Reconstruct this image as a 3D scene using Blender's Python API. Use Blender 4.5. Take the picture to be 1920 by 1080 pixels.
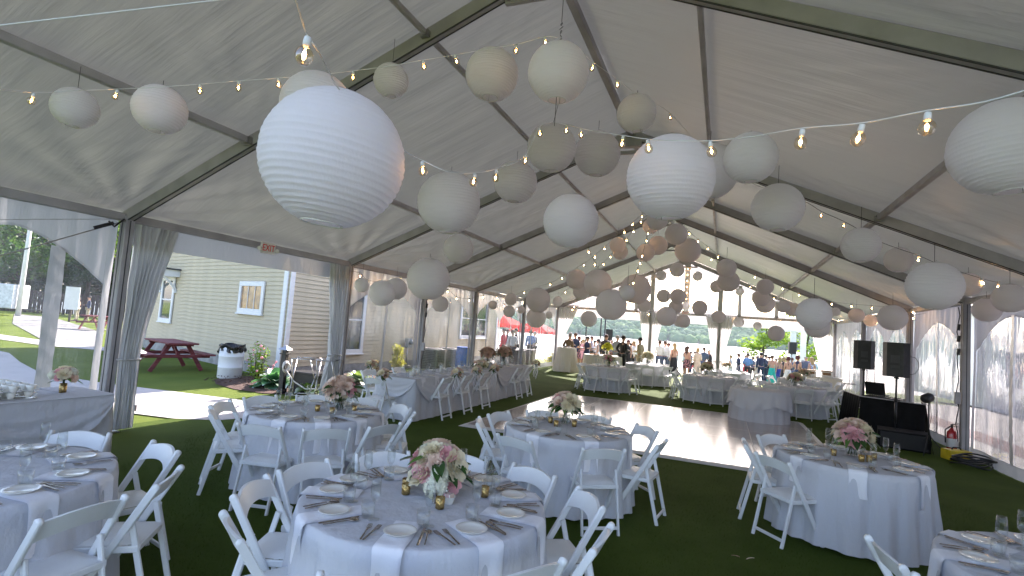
import bpy, math, random
from mathutils import Vector, Matrix, noise
from math import radians as R, sin, cos, pi, tau, sqrt
rnd = random.Random(7)
scene = bpy.context.scene
col = scene.collection
for o in list(bpy.data.objects):
    bpy.data.objects.remove(o, do_unlink=True)

# ---------------------------------------------------------------- camera, world, sun, exposure
cam_d = bpy.data.cameras.new('camera')
cam = bpy.data.objects.new('camera', cam_d); col.objects.link(cam); scene.camera = cam
cam_d.sensor_width = 36.0; cam_d.lens = 36.0 * 986 / 1920
cam_d.clip_start = 0.05; cam_d.clip_end = 6000
YAW, PIT, ROL = R(22.1), R(4.1), R(4.2)
CAM = Vector((1.72, 0.0, 1.86))
_f = Vector((-sin(YAW)*cos(PIT), cos(YAW)*cos(PIT), sin(PIT)))
_r = Vector((cos(YAW), sin(YAW), 0)); _u = _r.cross(_f)
_r2 = cos(ROL)*_r + sin(ROL)*_u; _u2 = -sin(ROL)*_r + cos(ROL)*_u
m4 = Matrix((_r2, _u2, -_f)).transposed().to_4x4(); m4.translation = CAM
cam.matrix_world = m4

SUN_EL, SUN_AZ = R(30), R(1)          # azimuth measured from +Y towards -X
world = bpy.data.worlds.new('World'); scene.world = world; world.use_nodes = True
wn = world.node_tree; wn.nodes.clear()
sky = wn.nodes.new('ShaderNodeTexSky'); sky.sky_type = 'NISHITA'; sky.sun_disc = False
sky.sun_elevation = SUN_EL; sky.sun_rotation = -SUN_AZ
sky.air_density = 1.0; sky.dust_density = 1.5; sky.ozone_density = 1.0
bg = wn.nodes.new('ShaderNodeBackground'); bg.inputs['Strength'].default_value = 0.15
wo = wn.nodes.new('ShaderNodeOutputWorld')
wn.links.new(sky.outputs[0], bg.inputs[0]); wn.links.new(bg.outputs[0], wo.inputs[0])
sun_d = bpy.data.lights.new('sun', 'SUN'); sun_d.energy = 5.0; sun_d.angle = R(0.5); sun_d.color = (1.0, 0.95, 0.87)
sun = bpy.data.objects.new('sun', sun_d); col.objects.link(sun)
sd = Vector((-sin(SUN_AZ)*cos(SUN_EL), cos(SUN_AZ)*cos(SUN_EL), sin(SUN_EL)))
sun.rotation_euler = sd.to_track_quat('Z', 'Y').to_euler(); sun.location = (0, 60, 60)
vs = scene.view_settings
vs.view_transform = 'Standard'; vs.look = 'None'; vs.gamma = 1.0; vs.exposure = 2.05; vs.use_curve_mapping = False
vs.use_white_balance = True; vs.white_balance_temperature = 6600; vs.white_balance_tint = 20
cy_ = scene.cycles
cy_.max_bounces = 10; cy_.diffuse_bounces = 5; cy_.glossy_bounces = 4; cy_.transmission_bounces = 6
cy_.transparent_max_bounces = 24; cy_.sample_clamp_indirect = 6.0
cy_.use_denoising = True
cy_.caustics_reflective = False; cy_.caustics_refractive = False

# ---------------------------------------------------------------- object helpers
def link(o, parent=None):
    col.objects.link(o)
    if parent is not None: o.parent = parent
    return o
def tag(o, label=None, cat=None, group=None, kind=None):
    if label: o['label'] = label
    if cat: o['category'] = cat
    if group: o['group'] = group
    if kind: o['kind'] = kind
    return o
def thing(name, label, cat, loc=(0, 0, 0), rz=0.0, group=None):
    o = bpy.data.objects.new(name, None); o.empty_display_size = 0.1
    link(o); o.location = loc; o.rotation_euler = (0, 0, rz)
    return tag(o, label, cat, group)
def copy_tree(o, loc=None, rz=None, label=None, group=None, parent=None, scale=None):
    c = o.copy(); col.objects.link(c); c.parent = parent
    for ch in o.children: copy_tree(ch, parent=c)
    if loc is not None: c.location = loc
    if rz is not None: c.rotation_euler = (0, 0, rz)
    if label: c['label'] = label
    if group: c['group'] = group
    if scale is not None: c.scale = scale if hasattr(scale, '__len__') else (scale,)*3
    return c
def put(name, mesh, parent=None, loc=(0, 0, 0), rot=(0, 0, 0), scale=1.0, mat=None):
    o = bpy.data.objects.new(name, mesh); link(o, parent)
    o.location = loc; o.rotation_euler = rot
    o.scale = scale if hasattr(scale, '__len__') else (scale,)*3
    if mat is not None:
        if not mesh.materials: mesh.materials.append(mat)
        o.material_slots[0].link = 'OBJECT'; o.material_slots[0].material = mat
    return o

class MB:
    """collects shapes and links them as one mesh"""
    def __init__(s): s.v = []; s.f = []; s.sm = []
    def add(s, vs, fs, smooth=False):
        n = len(s.v); s.v += [tuple(v) for v in vs]
        s.f += [tuple(i+n for i in f) for f in fs]; s.sm += [smooth]*len(fs); return s
    def box(s, c, d, rz=0.0, M=None):
        x, y, z = d[0]/2, d[1]/2, d[2]/2
        P = [Vector((a*x, b*y, e*z)) for a in (-1, 1) for b in (-1, 1) for e in (-1, 1)]
        if rz: m = Matrix.Rotation(rz, 3, 'Z'); P = [m@p for p in P]
        if M is not None: P = [M@p for p in P]
        c = Vector(c)
        return s.add([p+c for p in P], [(0, 1, 3, 2), (4, 6, 7, 5), (0, 4, 5, 1), (2, 3, 7, 6), (0, 2, 6, 4), (1, 5, 7, 3)])
    def bar(s, a, b, w, h, up=(0, 0, 1), bev=0.0):
        """rectangular bar from a to b, w sideways, h along up; bevelled edges when bev"""
        a = Vector(a); b = Vector(b); d = (b-a).normalized(); u = Vector(up)
        sd = d.cross(u)
        if sd.length < 1e-4: sd = d.cross(Vector((1, 0, 0)))
        sd.normalize(); u = sd.cross(d).normalized()
        x, y = w/2, h/2
        if bev:
            q = [(-x+bev, -y), (x-bev, -y), (x, -y+bev), (x, y-bev), (x-bev, y), (-x+bev, y), (-x, y-bev), (-x, -y+bev)]
        else: q = [(-x, -y), (x, -y), (x, y), (-x, y)]
        n = len(q)
        vs = [a+sd*i+u*j for i, j in q]+[b+sd*i+u*j for i, j in q]
        fs = [(i, (i+1) % n, n+(i+1) % n, n+i) for i in range(n)]+[tuple(range(n))[::-1], tuple(range(n, 2*n))]
        return s.add(vs, fs)
    def tube(s, pts, r, n=8, caps=True, smooth=True):
        pts = [Vector(p) for p in pts]; N = len(pts)
        rs = r if hasattr(r, '__len__') else [r]*N
        vs = []; prev = None
        for i, p in enumerate(pts):
            d = (pts[min(i+1, N-1)]-pts[max(i-1, 0)])
            d = d.normalized() if d.length > 1e-9 else Vector((0, 0, 1))
            if prev is None:
                e = d.cross(Vector((0, 0, 1)))
                if e.length < 1e-3: e = d.cross(Vector((1, 0, 0)))
            else: e = prev-d*prev.dot(d)
            e.normalize(); prev = e; g = d.cross(e)
            vs += [p+(e*cos(tau*k/n)+g*sin(tau*k/n))*rs[i] for k in range(n)]
        fs = [(i*n+k, i*n+(k+1) % n, (i+1)*n+(k+1) % n, (i+1)*n+k) for i in range(N-1) for k in range(n)]
        s.add(vs, fs, smooth)
        if caps: s.f += [tuple(len(s.v)-N*n+k for k in range(n))[::-1], tuple(len(s.v)-n+k for k in range(n))]; s.sm += [False]*2
        return s
    def lathe(s, prof, n=16, c=(0, 0, 0), caps=(True, True), smooth=True, ang=None, sx=1.0):
        cx, cy, cz = c; N = len(prof)
        vs = [(cx+sx*r*cos(tau*k/n), cy+r*sin(tau*k/n), cz+z) for r, z in prof for k in range(n)]
        fs = [(i*n+k, i*n+(k+1) % n, (i+1)*n+(k+1) % n, (i+1)*n+k) for i in range(N-1) for k in range(n)]
        s.add(vs, fs, smooth); b = len(s.v)-N*n
        if caps[0]: s.f.append(tuple(b+k for k in range(n))[::-1]); s.sm.append(False)
        if caps[1]: s.f.append(tuple(b+(N-1)*n+k for k in range(n))); s.sm.append(False)
        return s
    def grid(s, fn, nu, nv, smooth=True, closed_u=False):
        cu = nu if closed_u else nu+1
        vs = [fn(i/nu, j/nv) for j in range(nv+1) for i in range(cu)]
        fs = [(j*cu+i, j*cu+(i+1) % cu, (j+1)*cu+(i+1) % cu, (j+1)*cu+i) for j in range(nv) for i in range(nu)]
        return s.add(vs, fs, smooth)
    def prism(s, poly, z0, z1, M=None):
        n = len(poly); vs = [Vector((x, y, z)) for z in (z0, z1) for x, y in poly]
        if M is not None: vs = [M@v for v in vs]
        fs = [(i, (i+1) % n, n+(i+1) % n, n+i) for i in range(n)]+[tuple(range(n))[::-1], tuple(range(n, 2*n))]
        return s.add(vs, fs)
    def ball(s, c, r, nu=10, nv=7, sc=(1, 1, 1), M=None):
        c = Vector(c)
        def P(th, ph):
            p = Vector((sin(th)*cos(ph)*r*sc[0], sin(th)*sin(ph)*r*sc[1], cos(th)*r*sc[2]))
            return (M@p if M is not None else p)+c
        vs = [P(pi*j/nv, tau*i/nu) for j in range(1, nv) for i in range(nu)]+[P(0, 0), P(pi, 0)]
        fs = [(j*nu+i, (j+1)*nu+i, (j+1)*nu+(i+1) % nu, j*nu+(i+1) % nu) for j in range(nv-2) for i in range(nu)]
        t = len(vs)-2
        fs += [(t, i, (i+1) % nu) for i in range(nu)]+[(t+1, (nv-2)*nu+(i+1) % nu, (nv-2)*nu+i) for i in range(nu)]
        return s.add(vs, fs, True)
    def mesh(s, name, mat=None):
        me = bpy.data.meshes.new(name); me.from_pydata(s.v, [], s.f)
        me.polygons.foreach_set('use_smooth', s.sm); me.update()
        if mat is not None: me.materials.append(mat)
        return me
    def build(s, name, mat, parent=None, loc=(0, 0, 0), rot=(0, 0, 0), scale=1.0):
        return put(name, s.mesh(name, mat), parent, loc, rot, scale)

# ---------------------------------------------------------------- materials
def nt(name):
    m = bpy.data.materials.new(name); m.use_nodes = True; t = m.node_tree; t.nodes.clear()
    o = t.nodes.new('ShaderNodeOutputMaterial'); return m, t, o
def N(t, typ, **k):
    n = t.nodes.new('ShaderNode'+typ)
    for a, b in k.items():
        if a in n.inputs.keys() if hasattr(n.inputs, 'keys') else False: n.inputs[a].default_value = b
        else: setattr(n, a, b)
    return n
def c4(c): return (c[0], c[1], c[2], 1.0)
def coords(t, scale=(1, 1, 1), kind='Object', rot=(0, 0, 0)):
    tc = t.nodes.new('ShaderNodeTexCoord'); mp = t.nodes.new('ShaderNodeMapping')
    mp.inputs['Scale'].default_value = scale; mp.inputs['Rotation'].default_value = rot
    t.links.new(tc.outputs[kind], mp.inputs[0]); return mp.outputs[0]
def mat(name, c, rough=0.6, var=0.15, ns=6.0, bump=0.0, bs=40.0, spec=0.5, metal=0.0, stretch=(1, 1, 1), coat=0.0, c2=None, detail=4.0, sheen=0.0):
    """principled with noise-driven colour variation, roughness variation and fine bump"""
    m, t, o = nt(name); L = t.links
    p = t.nodes.new('ShaderNodeBsdfPrincipled')
    v = coords(t, stretch)
    n = t.nodes.new('ShaderNodeTexNoise'); n.inputs['Scale'].default_value = ns; n.inputs['Detail'].default_value = detail
    L.new(v, n.inputs['Vector'])
    mx = t.nodes.new('ShaderNodeMix'); mx.data_type = 'RGBA'
    a = c; b = c2 if c2 is not None else tuple(max(0, x*(1-2*var)) for x in c)
    if c2 is None: a = tuple(min(1, x*(1+var)) for x in c)
    mx.inputs[6].default_value = c4(a); mx.inputs[7].default_value = c4(b)
    rp = t.nodes.new('ShaderNodeMapRange'); rp.inputs[1].default_value = .3; rp.inputs[2].default_value = .7
    L.new(n.outputs[0], rp.inputs[0]); L.new(rp.outputs[0], mx.inputs[0]); L.new(mx.outputs[2], p.inputs['Base Color'])
    rr = t.nodes.new('ShaderNodeMapRange'); rr.inputs[3].default_value = max(0.02, rough-.08); rr.inputs[4].default_value = min(1, rough+.08)
    L.new(n.outputs[0], rr.inputs[0]); L.new(rr.outputs[0], p.inputs['Roughness'])
    p.inputs['Specular IOR Level'].default_value = spec; p.inputs['Metallic'].default_value = metal
    p.inputs['Coat Weight'].default_value = coat
    if sheen: p.inputs['Sheen Weight'].default_value = sheen
    if bump:
        n2 = t.nodes.new('ShaderNodeTexNoise'); n2.inputs['Scale'].default_value = bs; n2.inputs['Detail'].default_value = 5
        L.new(v, n2.inputs['Vector'])
        bp = t.nodes.new('ShaderNodeBump'); bp.inputs['Strength'].default_value = bump; bp.inputs['Distance'].default_value = .02
        L.new(n2.outputs[0], bp.inputs['Height']); L.new(bp.outputs[0], p.inputs['Normal'])
    L.new(p.outputs[0], o.inputs[0]); return m
def thin(name, c, trans=(.5, .5, .5), w=.4, wav=0.0, ws=(1, 1, 1), wscale=3.0, var=.06, ns=2.0, rough=.6, gloss=.1):
    """cloth or paper lit from both sides: diffuse + translucent, soft creases as bump"""
    m, t, o = nt(name); L = t.links
    d = t.nodes.new('ShaderNodeBsdfDiffuse'); tr = t.nodes.new('ShaderNodeBsdfTranslucent')
    n = t.nodes.new('ShaderNodeTexNoise'); n.inputs['Scale'].default_value = ns; n.inputs['Detail'].default_value = 5
    L.new(coords(t), n.inputs['Vector'])
    mx = t.nodes.new('ShaderNodeMix'); mx.data_type = 'RGBA'
    mx.inputs[6].default_value = c4([x*(1-var) for x in c]); mx.inputs[7].default_value = c4([min(1, x*(1+var)) for x in c])
    L.new(n.outputs[0], mx.inputs[0]); L.new(mx.outputs[2], d.inputs[0])
    tr.inputs[0].default_value = c4(trans)
    ms = t.nodes.new('ShaderNodeMixShader'); ms.inputs[0].default_value = w
    L.new(d.outputs[0], ms.inputs[1]); L.new(tr.outputs[0], ms.inputs[2])
    g = t.nodes.new('ShaderNodeBsdfGlossy'); g.inputs['Roughness'].default_value = rough; g.inputs[0].default_value = (1, 1, 1, 1)
    fr = t.nodes.new('ShaderNodeFresnel'); fr.inputs[0].default_value = 1.4
    mg = t.nodes.new('ShaderNodeMath'); mg.operation = 'MULTIPLY'; mg.inputs[1].default_value = gloss
    L.new(fr.outputs[0], mg.inputs[0])
    m2 = t.nodes.new('ShaderNodeMixShader'); L.new(mg.outputs[0], m2.inputs[0])
    L.new(ms.outputs[0], m2.inputs[1]); L.new(g.outputs[0], m2.inputs[2])
    if wav:
        v = coords(t, ws)
        nz = t.nodes.new('ShaderNodeTexNoise'); nz.inputs['Scale'].default_value = wscale; nz.inputs['Detail'].default_value = 6; nz.inputs['Roughness'].default_value = .55
        L.new(v, nz.inputs['Vector'])
        bp = t.nodes.new('ShaderNodeBump'); bp.inputs['Strength'].default_value = wav; bp.inputs['Distance'].default_value = .08
        L.new(nz.outputs[0], bp.inputs['Height'])
        for q in (d, tr, g): L.new(bp.outputs[0], q.inputs['Normal'])
    L.new(m2.outputs[0], o.inputs[0]); return m
def clear(name, tint=(.95, .97, .97), haze=.12, gl=.12, wav=.0, ws=(1, 1, 1), wscale=3.0, rough=.06, stretchy=True):
    """clear vinyl or glass sheet: straight-through light, a little milky, mirror sheen on its waves"""
    m, t, o = nt(name); L = t.links
    tp = t.nodes.new('ShaderNodeBsdfTransparent'); tp.inputs[0].default_value = c4(tint)
    d = t.nodes.new('ShaderNodeBsdfDiffuse'); d.inputs[0].default_value = (.8, .82, .84, 1)
    tl = t.nodes.new('ShaderNodeBsdfTranslucent'); tl.inputs[0].default_value = (.8, .82, .84, 1)
    dd = t.nodes.new('ShaderNodeMixShader'); dd.inputs[0].default_value = .6
    L.new(d.outputs[0], dd.inputs[1]); L.new(tl.outputs[0], dd.inputs[2])
    n = t.nodes.new('ShaderNodeTexNoise'); n.inputs['Scale'].default_value = wscale; n.inputs['Detail'].default_value = 5
    L.new(coords(t, ws), n.inputs['Vector'])
    hr = t.nodes.new('ShaderNodeMapRange'); hr.inputs[1].default_value = .4; hr.inputs[2].default_value = .75
    hr.inputs[3].default_value = haze*.5; hr.inputs[4].default_value = haze*2.2
    L.new(n.outputs[0], hr.inputs[0])
    m1 = t.nodes.new('ShaderNodeMixShader'); L.new(hr.outputs[0], m1.inputs[0])
    L.new(tp.outputs[0], m1.inputs[1]); L.new(dd.outputs[0], m1.inputs[2])
    g = t.nodes.new('ShaderNodeBsdfGlossy'); g.inputs['Roughness'].default_value = rough
    lw = t.nodes.new('ShaderNodeLayerWeight'); lw.inputs[0].default_value = .35
    mm = t.nodes.new('ShaderNodeMath'); mm.operation = 'MULTIPLY_ADD'; mm.inputs[1].default_value = .5; mm.inputs[2].default_value = gl*.4
    L.new(lw.outputs['Fresnel'], mm.inputs[0])
    m2 = t.nodes.new('ShaderNodeMixShader'); L.new(mm.outputs[0], m2.inputs[0])
    L.new(m1.outputs[0], m2.inputs[1]); L.new(g.outputs[0], m2.inputs[2])
    if wav:
        bp = t.nodes.new('ShaderNodeBump'); bp.inputs['Strength'].default_value = wav; bp.inputs['Distance'].default_value = .06
        L.new(n.outputs[0], bp.inputs['Height']); L.new(bp.outputs[0], g.inputs['Normal']); L.new(bp.outputs[0], lw.inputs['Normal'])
    L.new(m2.outputs[0], o.inputs[0]); return m
def glow(name, c, s):
    m, t, o = nt(name); e = t.nodes.new('ShaderNodeEmission'); e.inputs[0].default_value = c4(c); e.inputs[1].default_value = s
    t.links.new(e.outputs[0], o.inputs[0]); return m

M = {}
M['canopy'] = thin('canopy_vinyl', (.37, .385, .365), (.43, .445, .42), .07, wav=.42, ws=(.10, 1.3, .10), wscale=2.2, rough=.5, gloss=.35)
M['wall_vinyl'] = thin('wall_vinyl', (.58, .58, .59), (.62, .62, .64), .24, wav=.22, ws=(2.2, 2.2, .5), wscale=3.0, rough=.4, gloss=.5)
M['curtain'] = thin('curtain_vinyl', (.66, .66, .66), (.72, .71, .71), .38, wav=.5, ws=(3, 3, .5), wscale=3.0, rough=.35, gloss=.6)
M['pane'] = clear('clear_vinyl', haze=.055, gl=.18, wav=.45, ws=(1.6, 1.6, .35), wscale=2.4)
M['alu'] = mat('tent_aluminium', (.42, .40, .42), .55, .10, 3, .05, 30, metal=.05, stretch=(1, 1, 1))
M['alu_dark'] = mat('keder_slot_and_lap_shade', (.05, .05, .055), .6, .1, 6)
M['steel'] = mat('steel', (.45, .44, .43), .3, .1, 8, metal=1.0)
M['cloth'] = thin('white_linen', (.64, .65, .69), (.60, .61, .66), .12, wav=.25, ws=(2, 2, 1), wscale=5, rough=.6, gloss=.05)
M['cloth_ivory'] = thin('ivory_linen', (.78, .74, .66), (.75, .70, .6), .2, wav=.3, ws=(3, 3, .6), wscale=5, rough=.6, gloss=.05)
M['cloth_black'] = mat('black_stage_cloth', (.009, .009, .010), .9, .2, 4, .3, 20, spec=.2)
M['napkin'] = thin('white_napkin', (.90, .90, .93), (.85, .85, .9), .15, wav=.2, wscale=8, rough=.6, gloss=.04)
M['chair'] = mat('white_resin', (.76, .78, .79), .38, .03, 5, .03, 60, spec=.45)
M['plate'] = mat('ivory_china', (.78, .77, .72), .18, .02, 6, coat=.5)
M['silver'] = mat('cutlery_steel', (.42, .37, .34), .25, .12, 20, metal=1.0)
M['gold'] = mat('mercury_gold_glass', (.52, .36, .14), .28, .35, 60, .3, 90, metal=.9)
M['lantern'] = thin('lantern_paper', (.95, .91, .945), (.94, .90, .93), .44, wav=.10, ws=(6, 6, 2), wscale=9, rough=.7, gloss=.05, var=.03)
M['wire'] = mat('black_wire', (.03, .03, .03), .5, .1, 8)
M['white_wire'] = mat('white_cord', (.75, .75, .73), .5, .05, 8)
M['black'] = mat('black_plastic', (.015, .015, .017), .45, .2, 12, .1, 80)
M['grille'] = mat('speaker_grille', (.02, .02, .022), .6, .3, 200, .5, 300)
M['filament'] = glow('warm_filament', (1.0, .55, .20), 32)
def glass(name, tint=(1, 1, 1), op=.04, k=.42):
    m, t, o = nt(name); L = t.links
    tp = t.nodes.new('ShaderNodeBsdfTransparent'); tp.inputs[0].default_value = c4(tint)
    g = t.nodes.new('ShaderNodeBsdfGlossy'); g.inputs['Roughness'].default_value = .03
    lw = t.nodes.new('ShaderNodeLayerWeight'); lw.inputs[0].default_value = .25
    mm = t.nodes.new('ShaderNodeMath'); mm.operation = 'MULTIPLY_ADD'; mm.inputs[1].default_value = k; mm.inputs[2].default_value = op*.6
    L.new(lw.outputs['Facing'], mm.inputs[0])
    m1 = t.nodes.new('ShaderNodeMixShader'); L.new(mm.outputs[0], m1.inputs[0]); L.new(tp.outputs[0], m1.inputs[1]); L.new(g.outputs[0], m1.inputs[2])
    L.new(m1.outputs[0], o.inputs[0]); return m
M['glass'] = glass('drinking_glass', (.96, .97, .97), .05)
M['bulb'] = glass('bulb_glass', (1, .90, .76), .12, .8)
M['water'] = glass('water_in_glass', (.93, .96, .97), .08)
GEN = {}
# ================================================================ THE GROUND, PATHS, WATER
EH, RH, HW = 3.0, 5.54, 6.1
YR = [-0.05, 4.73, 9.49, 12.75, 16.05, 20.75, 25.6]     # rafter lines
P1, P2 = .229, .633
def roof(x): return RH-(RH-EH)*abs(x)/HW
def sstep(a, b, x):
    x = max(0., min(1., (x-a)/(b-a))); return x*x*(3-2*x)
def gz(x, y):
    """height of the ground: flat in and around the tent, falling gently to the lake"""
    z = -.055*max(0, min(y, 70)-25.8)
    if y > 70: z -= .16*(y-70)
    return z-.02*max(0, -x-60)*0
def surf(name, polys, mt, dz, sub=0):
    b = MB(); b.add([(x, y, gz(x, y)+dz) for x, y in polys], [tuple(range(len(polys)))])
    return tag(b.build(name, mt), kind='structure')
M['turf'] = mat('green_turf', (.080, .125, .018), .9, .25, 1.3, .9, 240, spec=.10, c2=(.058, .095, .013), detail=9)
M['turf'].node_tree.nodes  # turf: fibres as fine bump
M['lawn'] = mat('lawn', (.145, .19, .032), .9, .3, 1.1, .9, 160, spec=.10, c2=(.10, .145, .024), detail=9)
M['concrete'] = mat('pale_concrete', (.46, .43, .40), .85, .12, 2.2, .2, 60, c2=(.38, .36, .34))
M['grey_path'] = mat('grey_gravel_path', (.26, .25, .235), .9, .2, 3, .4, 90)
M['soil'] = mat('brown_mulch', (.11, .055, .035), .95, .35, 25, 1.0, 60, c2=(.05, .026, .018))
def ground():
    xs = [-900, -400, -150, -80, -40, -20, -10, 0, 10, 20, 40, 80, 150, 400, 900]
    ys = [-300, -60, -20, 0, 10, 25.8, 26.5, 35, 50, 70, 78, 85]
    b = MB(); n = len(xs)
    b.add([(x, y, gz(x, y)-.012) for y in ys for x in xs],
          [(j*n+i, j*n+i+1, (j+1)*n+i+1, (j+1)*n+i) for j in range(len(ys)-1) for i in range(n-1)])
    tag(b.build('ground', M['lawn']), kind='structure')
    surf('tent_turf', [(-6.35, -3), (6.6, -3), (6.6, 25.75), (-6.35, 25.75)], M['turf'], .0)
ground()
# concrete walk coming in from the left of the tent, and the pavement on its far left
path_pts = [(-60, 4.2), (-20, 4.4), (-12, 4.7), (-8.6, 5.2), (-7.2, 5.75), (-6.3, 5.92), (-5.75, 6.25), (-5.5, 6.9), (-5.65, 7.35), (-6.2, 7.7),
            (-7.2, 7.85), (-8.6, 7.65), (-10.5, 7.35), (-12.7, 7.3), (-15, 8.0), (-17.5, 8.9), (-24, 9.6), (-60, 9.6)]
surf('concrete_path', path_pts, M['concrete'], .006)
surf('far_path', [(-70, 11.2), (-20, 11.0), (-14, 12.6), (-14, 13.3), (-21, 12.1), (-70, 12.4)], M['concrete'], .006)
surf('curved_path', [(-22, 12.0), (-19, 12.1), (-27, 17), (-44, 23.5), (-48, 23), (-34, 16.5)], M['grey_path'], .008)
surf('waterside_path', [(-1.6, 25.85), (2.6, 25.85), (2.6, 27.1), (-1.6, 27.1)], M['concrete'], .006)
surf('side_pavement', [(6.6, -3), (12, -3), (12, 25.8), (6.6, 25.8)], M['concrete'], .006)
surf('brick_edging', [(7.25, -3), (7.95, -3), (7.95, 25.8), (7.25, 25.8)], mat('red_brick_paving', (.20, .11, .10), .85, .2, 8, .3, 40), .012)
surf('service_yard', [(-30, 18.6), (-6.5, 18.6), (-6.5, 25.8), (-30, 25.8)], M['concrete'], .006)
# mulch bed round the house corner (raised, lumpy)
def bed(name, pts, h):
    cx = sum(p[0] for p in pts)/len(pts); cy = sum(p[1] for p in pts)/len(pts); n = len(pts)
    b = MB(); vs = []
    for k in range(6):
        f = 1-k/5.0
        for x, y in pts:
            q = (cx+(x-cx)*f, cy+(y-cy)*f)
            vs.append((q[0], q[1], gz(*q)+.004+h*(1-f**3)*(1+.5*noise.noise(Vector((q[0]*3, q[1]*3, 0))))))
    fs = [(k*n+i, k*n+(i+1) % n, (k+1)*n+(i+1) % n, (k+1)*n+i) for k in range(5) for i in range(n)]
    b.add(vs, fs, True); tag(b.build(name, M['soil']), kind='structure')
bed('mulch_bed', [(-10.1, 10.2), (-9.9, 9.5), (-9.2, 9.0), (-8.3, 8.75), (-7.5, 8.8), (-6.9, 9.2), (-6.75, 10), (-6.8, 11.3), (-6.8, 13), (-7.2, 15.2), (-8, 16), (-9.0, 15.9), (-9.15, 14), (-9.15, 12), (-9.15, 11), (-9.6, 10.9)], .07)
# mulch chips lying loose
b = MB()
for i in range(900):
    a = rnd.random(); x = rnd.uniform(-10, -6.9); y = rnd.uniform(8.85, 14)
    if x < -9.1 and y > 10.7: continue
    if (x+8.3)**2/3.2+(y-10.4)**2/4.5 > 1.0 and y < 10.4: continue
    l = rnd.uniform(.02, .06); rz = rnd.uniform(0, pi)
    b.box((x, y, .075+rnd.uniform(0, .02)), (l, l*.35, .012), rz)
tag(b.build('mulch_chips', M['soil']), kind='stuff')
# lake
def water():
    m, t, o = nt('lake_water'); p = t.nodes.new('ShaderNodeBsdfPrincipled'); L = t.links
    p.inputs['Base Color'].default_value = (.25, .29, .31, 1); p.inputs['Roughness'].default_value = .22; p.inputs['Specular IOR Level'].default_value = 1.0
    n = t.nodes.new('ShaderNodeTexNoise'); n.inputs['Scale'].default_value = .5; n.inputs['Detail'].default_value = 7
    L.new(coords(t, (1, .5, 1)), n.inputs['Vector'])
    bp = t.nodes.new('ShaderNodeBump'); bp.inputs['Strength'].default_value = .5; bp.inputs['Distance'].default_value = .3
    L.new(n.outputs[0], bp.inputs['Height']); L.new(bp.outputs[0], p.inputs['Normal']); L.new(p.outputs[0], o.inputs[0])
    b = MB(); b.add([(-1500, 70, -3.4), (1500, 70, -3.4), (1500, 1100, -3.4), (-1500, 1100, -3.4)], [(0, 1, 2, 3)])
    tag(b.build('lake', m), kind='structure')
water()

# ================================================================ THE FRAME TENT
tent = thing('frame_tent', 'large white frame tent with grey aluminium rafters and clear arched sidewalls over green turf', 'tent')
def rafter_mesh(x0, x1, w=.10, h=.155):
    b = MB(); p0 = Vector((x0, 0, roof(x0))); p1 = Vector((x1, 0, roof(x1)))
    d = (p1-p0).normalized(); nrm = Vector((-d.z, 0, d.x))
    if nrm.z < 0: nrm = -nrm
    off = -nrm*.015
    b.bar(p0+off, p1+off, w, h, nrm, .012)
    return b, off
slot = {}
for i, y in enumerate(YR):
    for s in (-1, 1):
        b, off = rafter_mesh(s*HW, s*.03)
        rf = b.build('rafter', M['alu'], tent, (0, y, 0))
        b = MB()                                             # dark keder grooves along both lower edges
        dn = off.normalized()*.093; a = Vector((s*HW, 0, roof(HW)))+dn; c = Vector((s*.05, 0, roof(.05)))+dn
        for e in (-.038, .038): b.bar(a+Vector((0, e, 0)), c+Vector((0, e, 0)), .014, .012, (0, 0, 1))
        b.build('keder_groove', M['alu_dark'], rf)
    b = MB(); b.box((0, 0, RH-.17), (.42, .13, .17)); b.bar((-.5, 0, RH-.36), (.5, 0, RH-.36), .05, .06)
    b.bar((-.48, 0, RH-.35), (-.2, 0, RH-.15), .05, .05); b.bar((.48, 0, RH-.35), (.2, 0, RH-.15), .05, .05)
    if 0 < i: b.build('ridge_bracket', M['alu'], tent, (0, y, 0))
for i in range(len(YR)-1):
    y0, y1 = YR[i]+.055, YR[i+1]-.055
    for t_, w, nm in ((0, .09, 'ridge_purlin'), (P1, .055, 'purlin'), (-P1, .055, 'purlin'), (P2, .075, 'purlin'), (-P2, .075, 'purlin')):
        x = t_*HW; b = MB(); z = roof(x)-.015
        b.bar((x, y0, z), (x, y1, z), w, w*1.1, (0, 0, 1), .008)
        pu = b.build(nm, M['alu'], tent)
        b = MB()
        for yy in (y0, y1):
            b.box((x, yy, z-.01), (w*1.7, .10, w*1.3)); 
            for dx in (-.02, .02): b.lathe([(.008, -w*.75), (.008, w*.5)], 6, (x+dx, yy, z))
        b.build('purlin_clamp', M['steel'], pu)
    for s in (-1, 1):
        b = MB(); x = s*(HW-.02)
        b.bar((x, y0, EH-.03), (x, y1, EH-.03), .10, .11, (0, 0, 1), .01); b.build('eave_beam', M['alu'], tent)
# posts
def post(x, y, h=EH-.02, w=.13, d=.13, mt=None):
    b = MB(); b.bar((0, 0, .02), (0, 0, h), w, d, (0, 1, 0), .012); p = b.build('post', mt or M['alu'], tent, (x, y, 0))
    b = MB()
    for sx in (-1, 1): b.box((sx*(w/2+.001), .0, h/2), (.006, .012, h-.1)); b.box((.0, sx*(d/2+.001), h/2), (.012, .006, h-.1))
    b.build('keder_groove', M['alu_dark'], p)
    b = MB(); b.box((0, 0, .011), (.30, .30, .02)); b.build('base_plate', M['steel'], p)
    return p
for y in YR[1:]:
    for s in (-1, 1): post(s*(HW-.03), y)
M['alu_pale'] = mat('pale_gable_post', (.60, .60, .60), .5)
for x in (-1.45, 1.55): post(x, YR[-1], EH+.02, .14, .14, M['alu_pale'])
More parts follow.
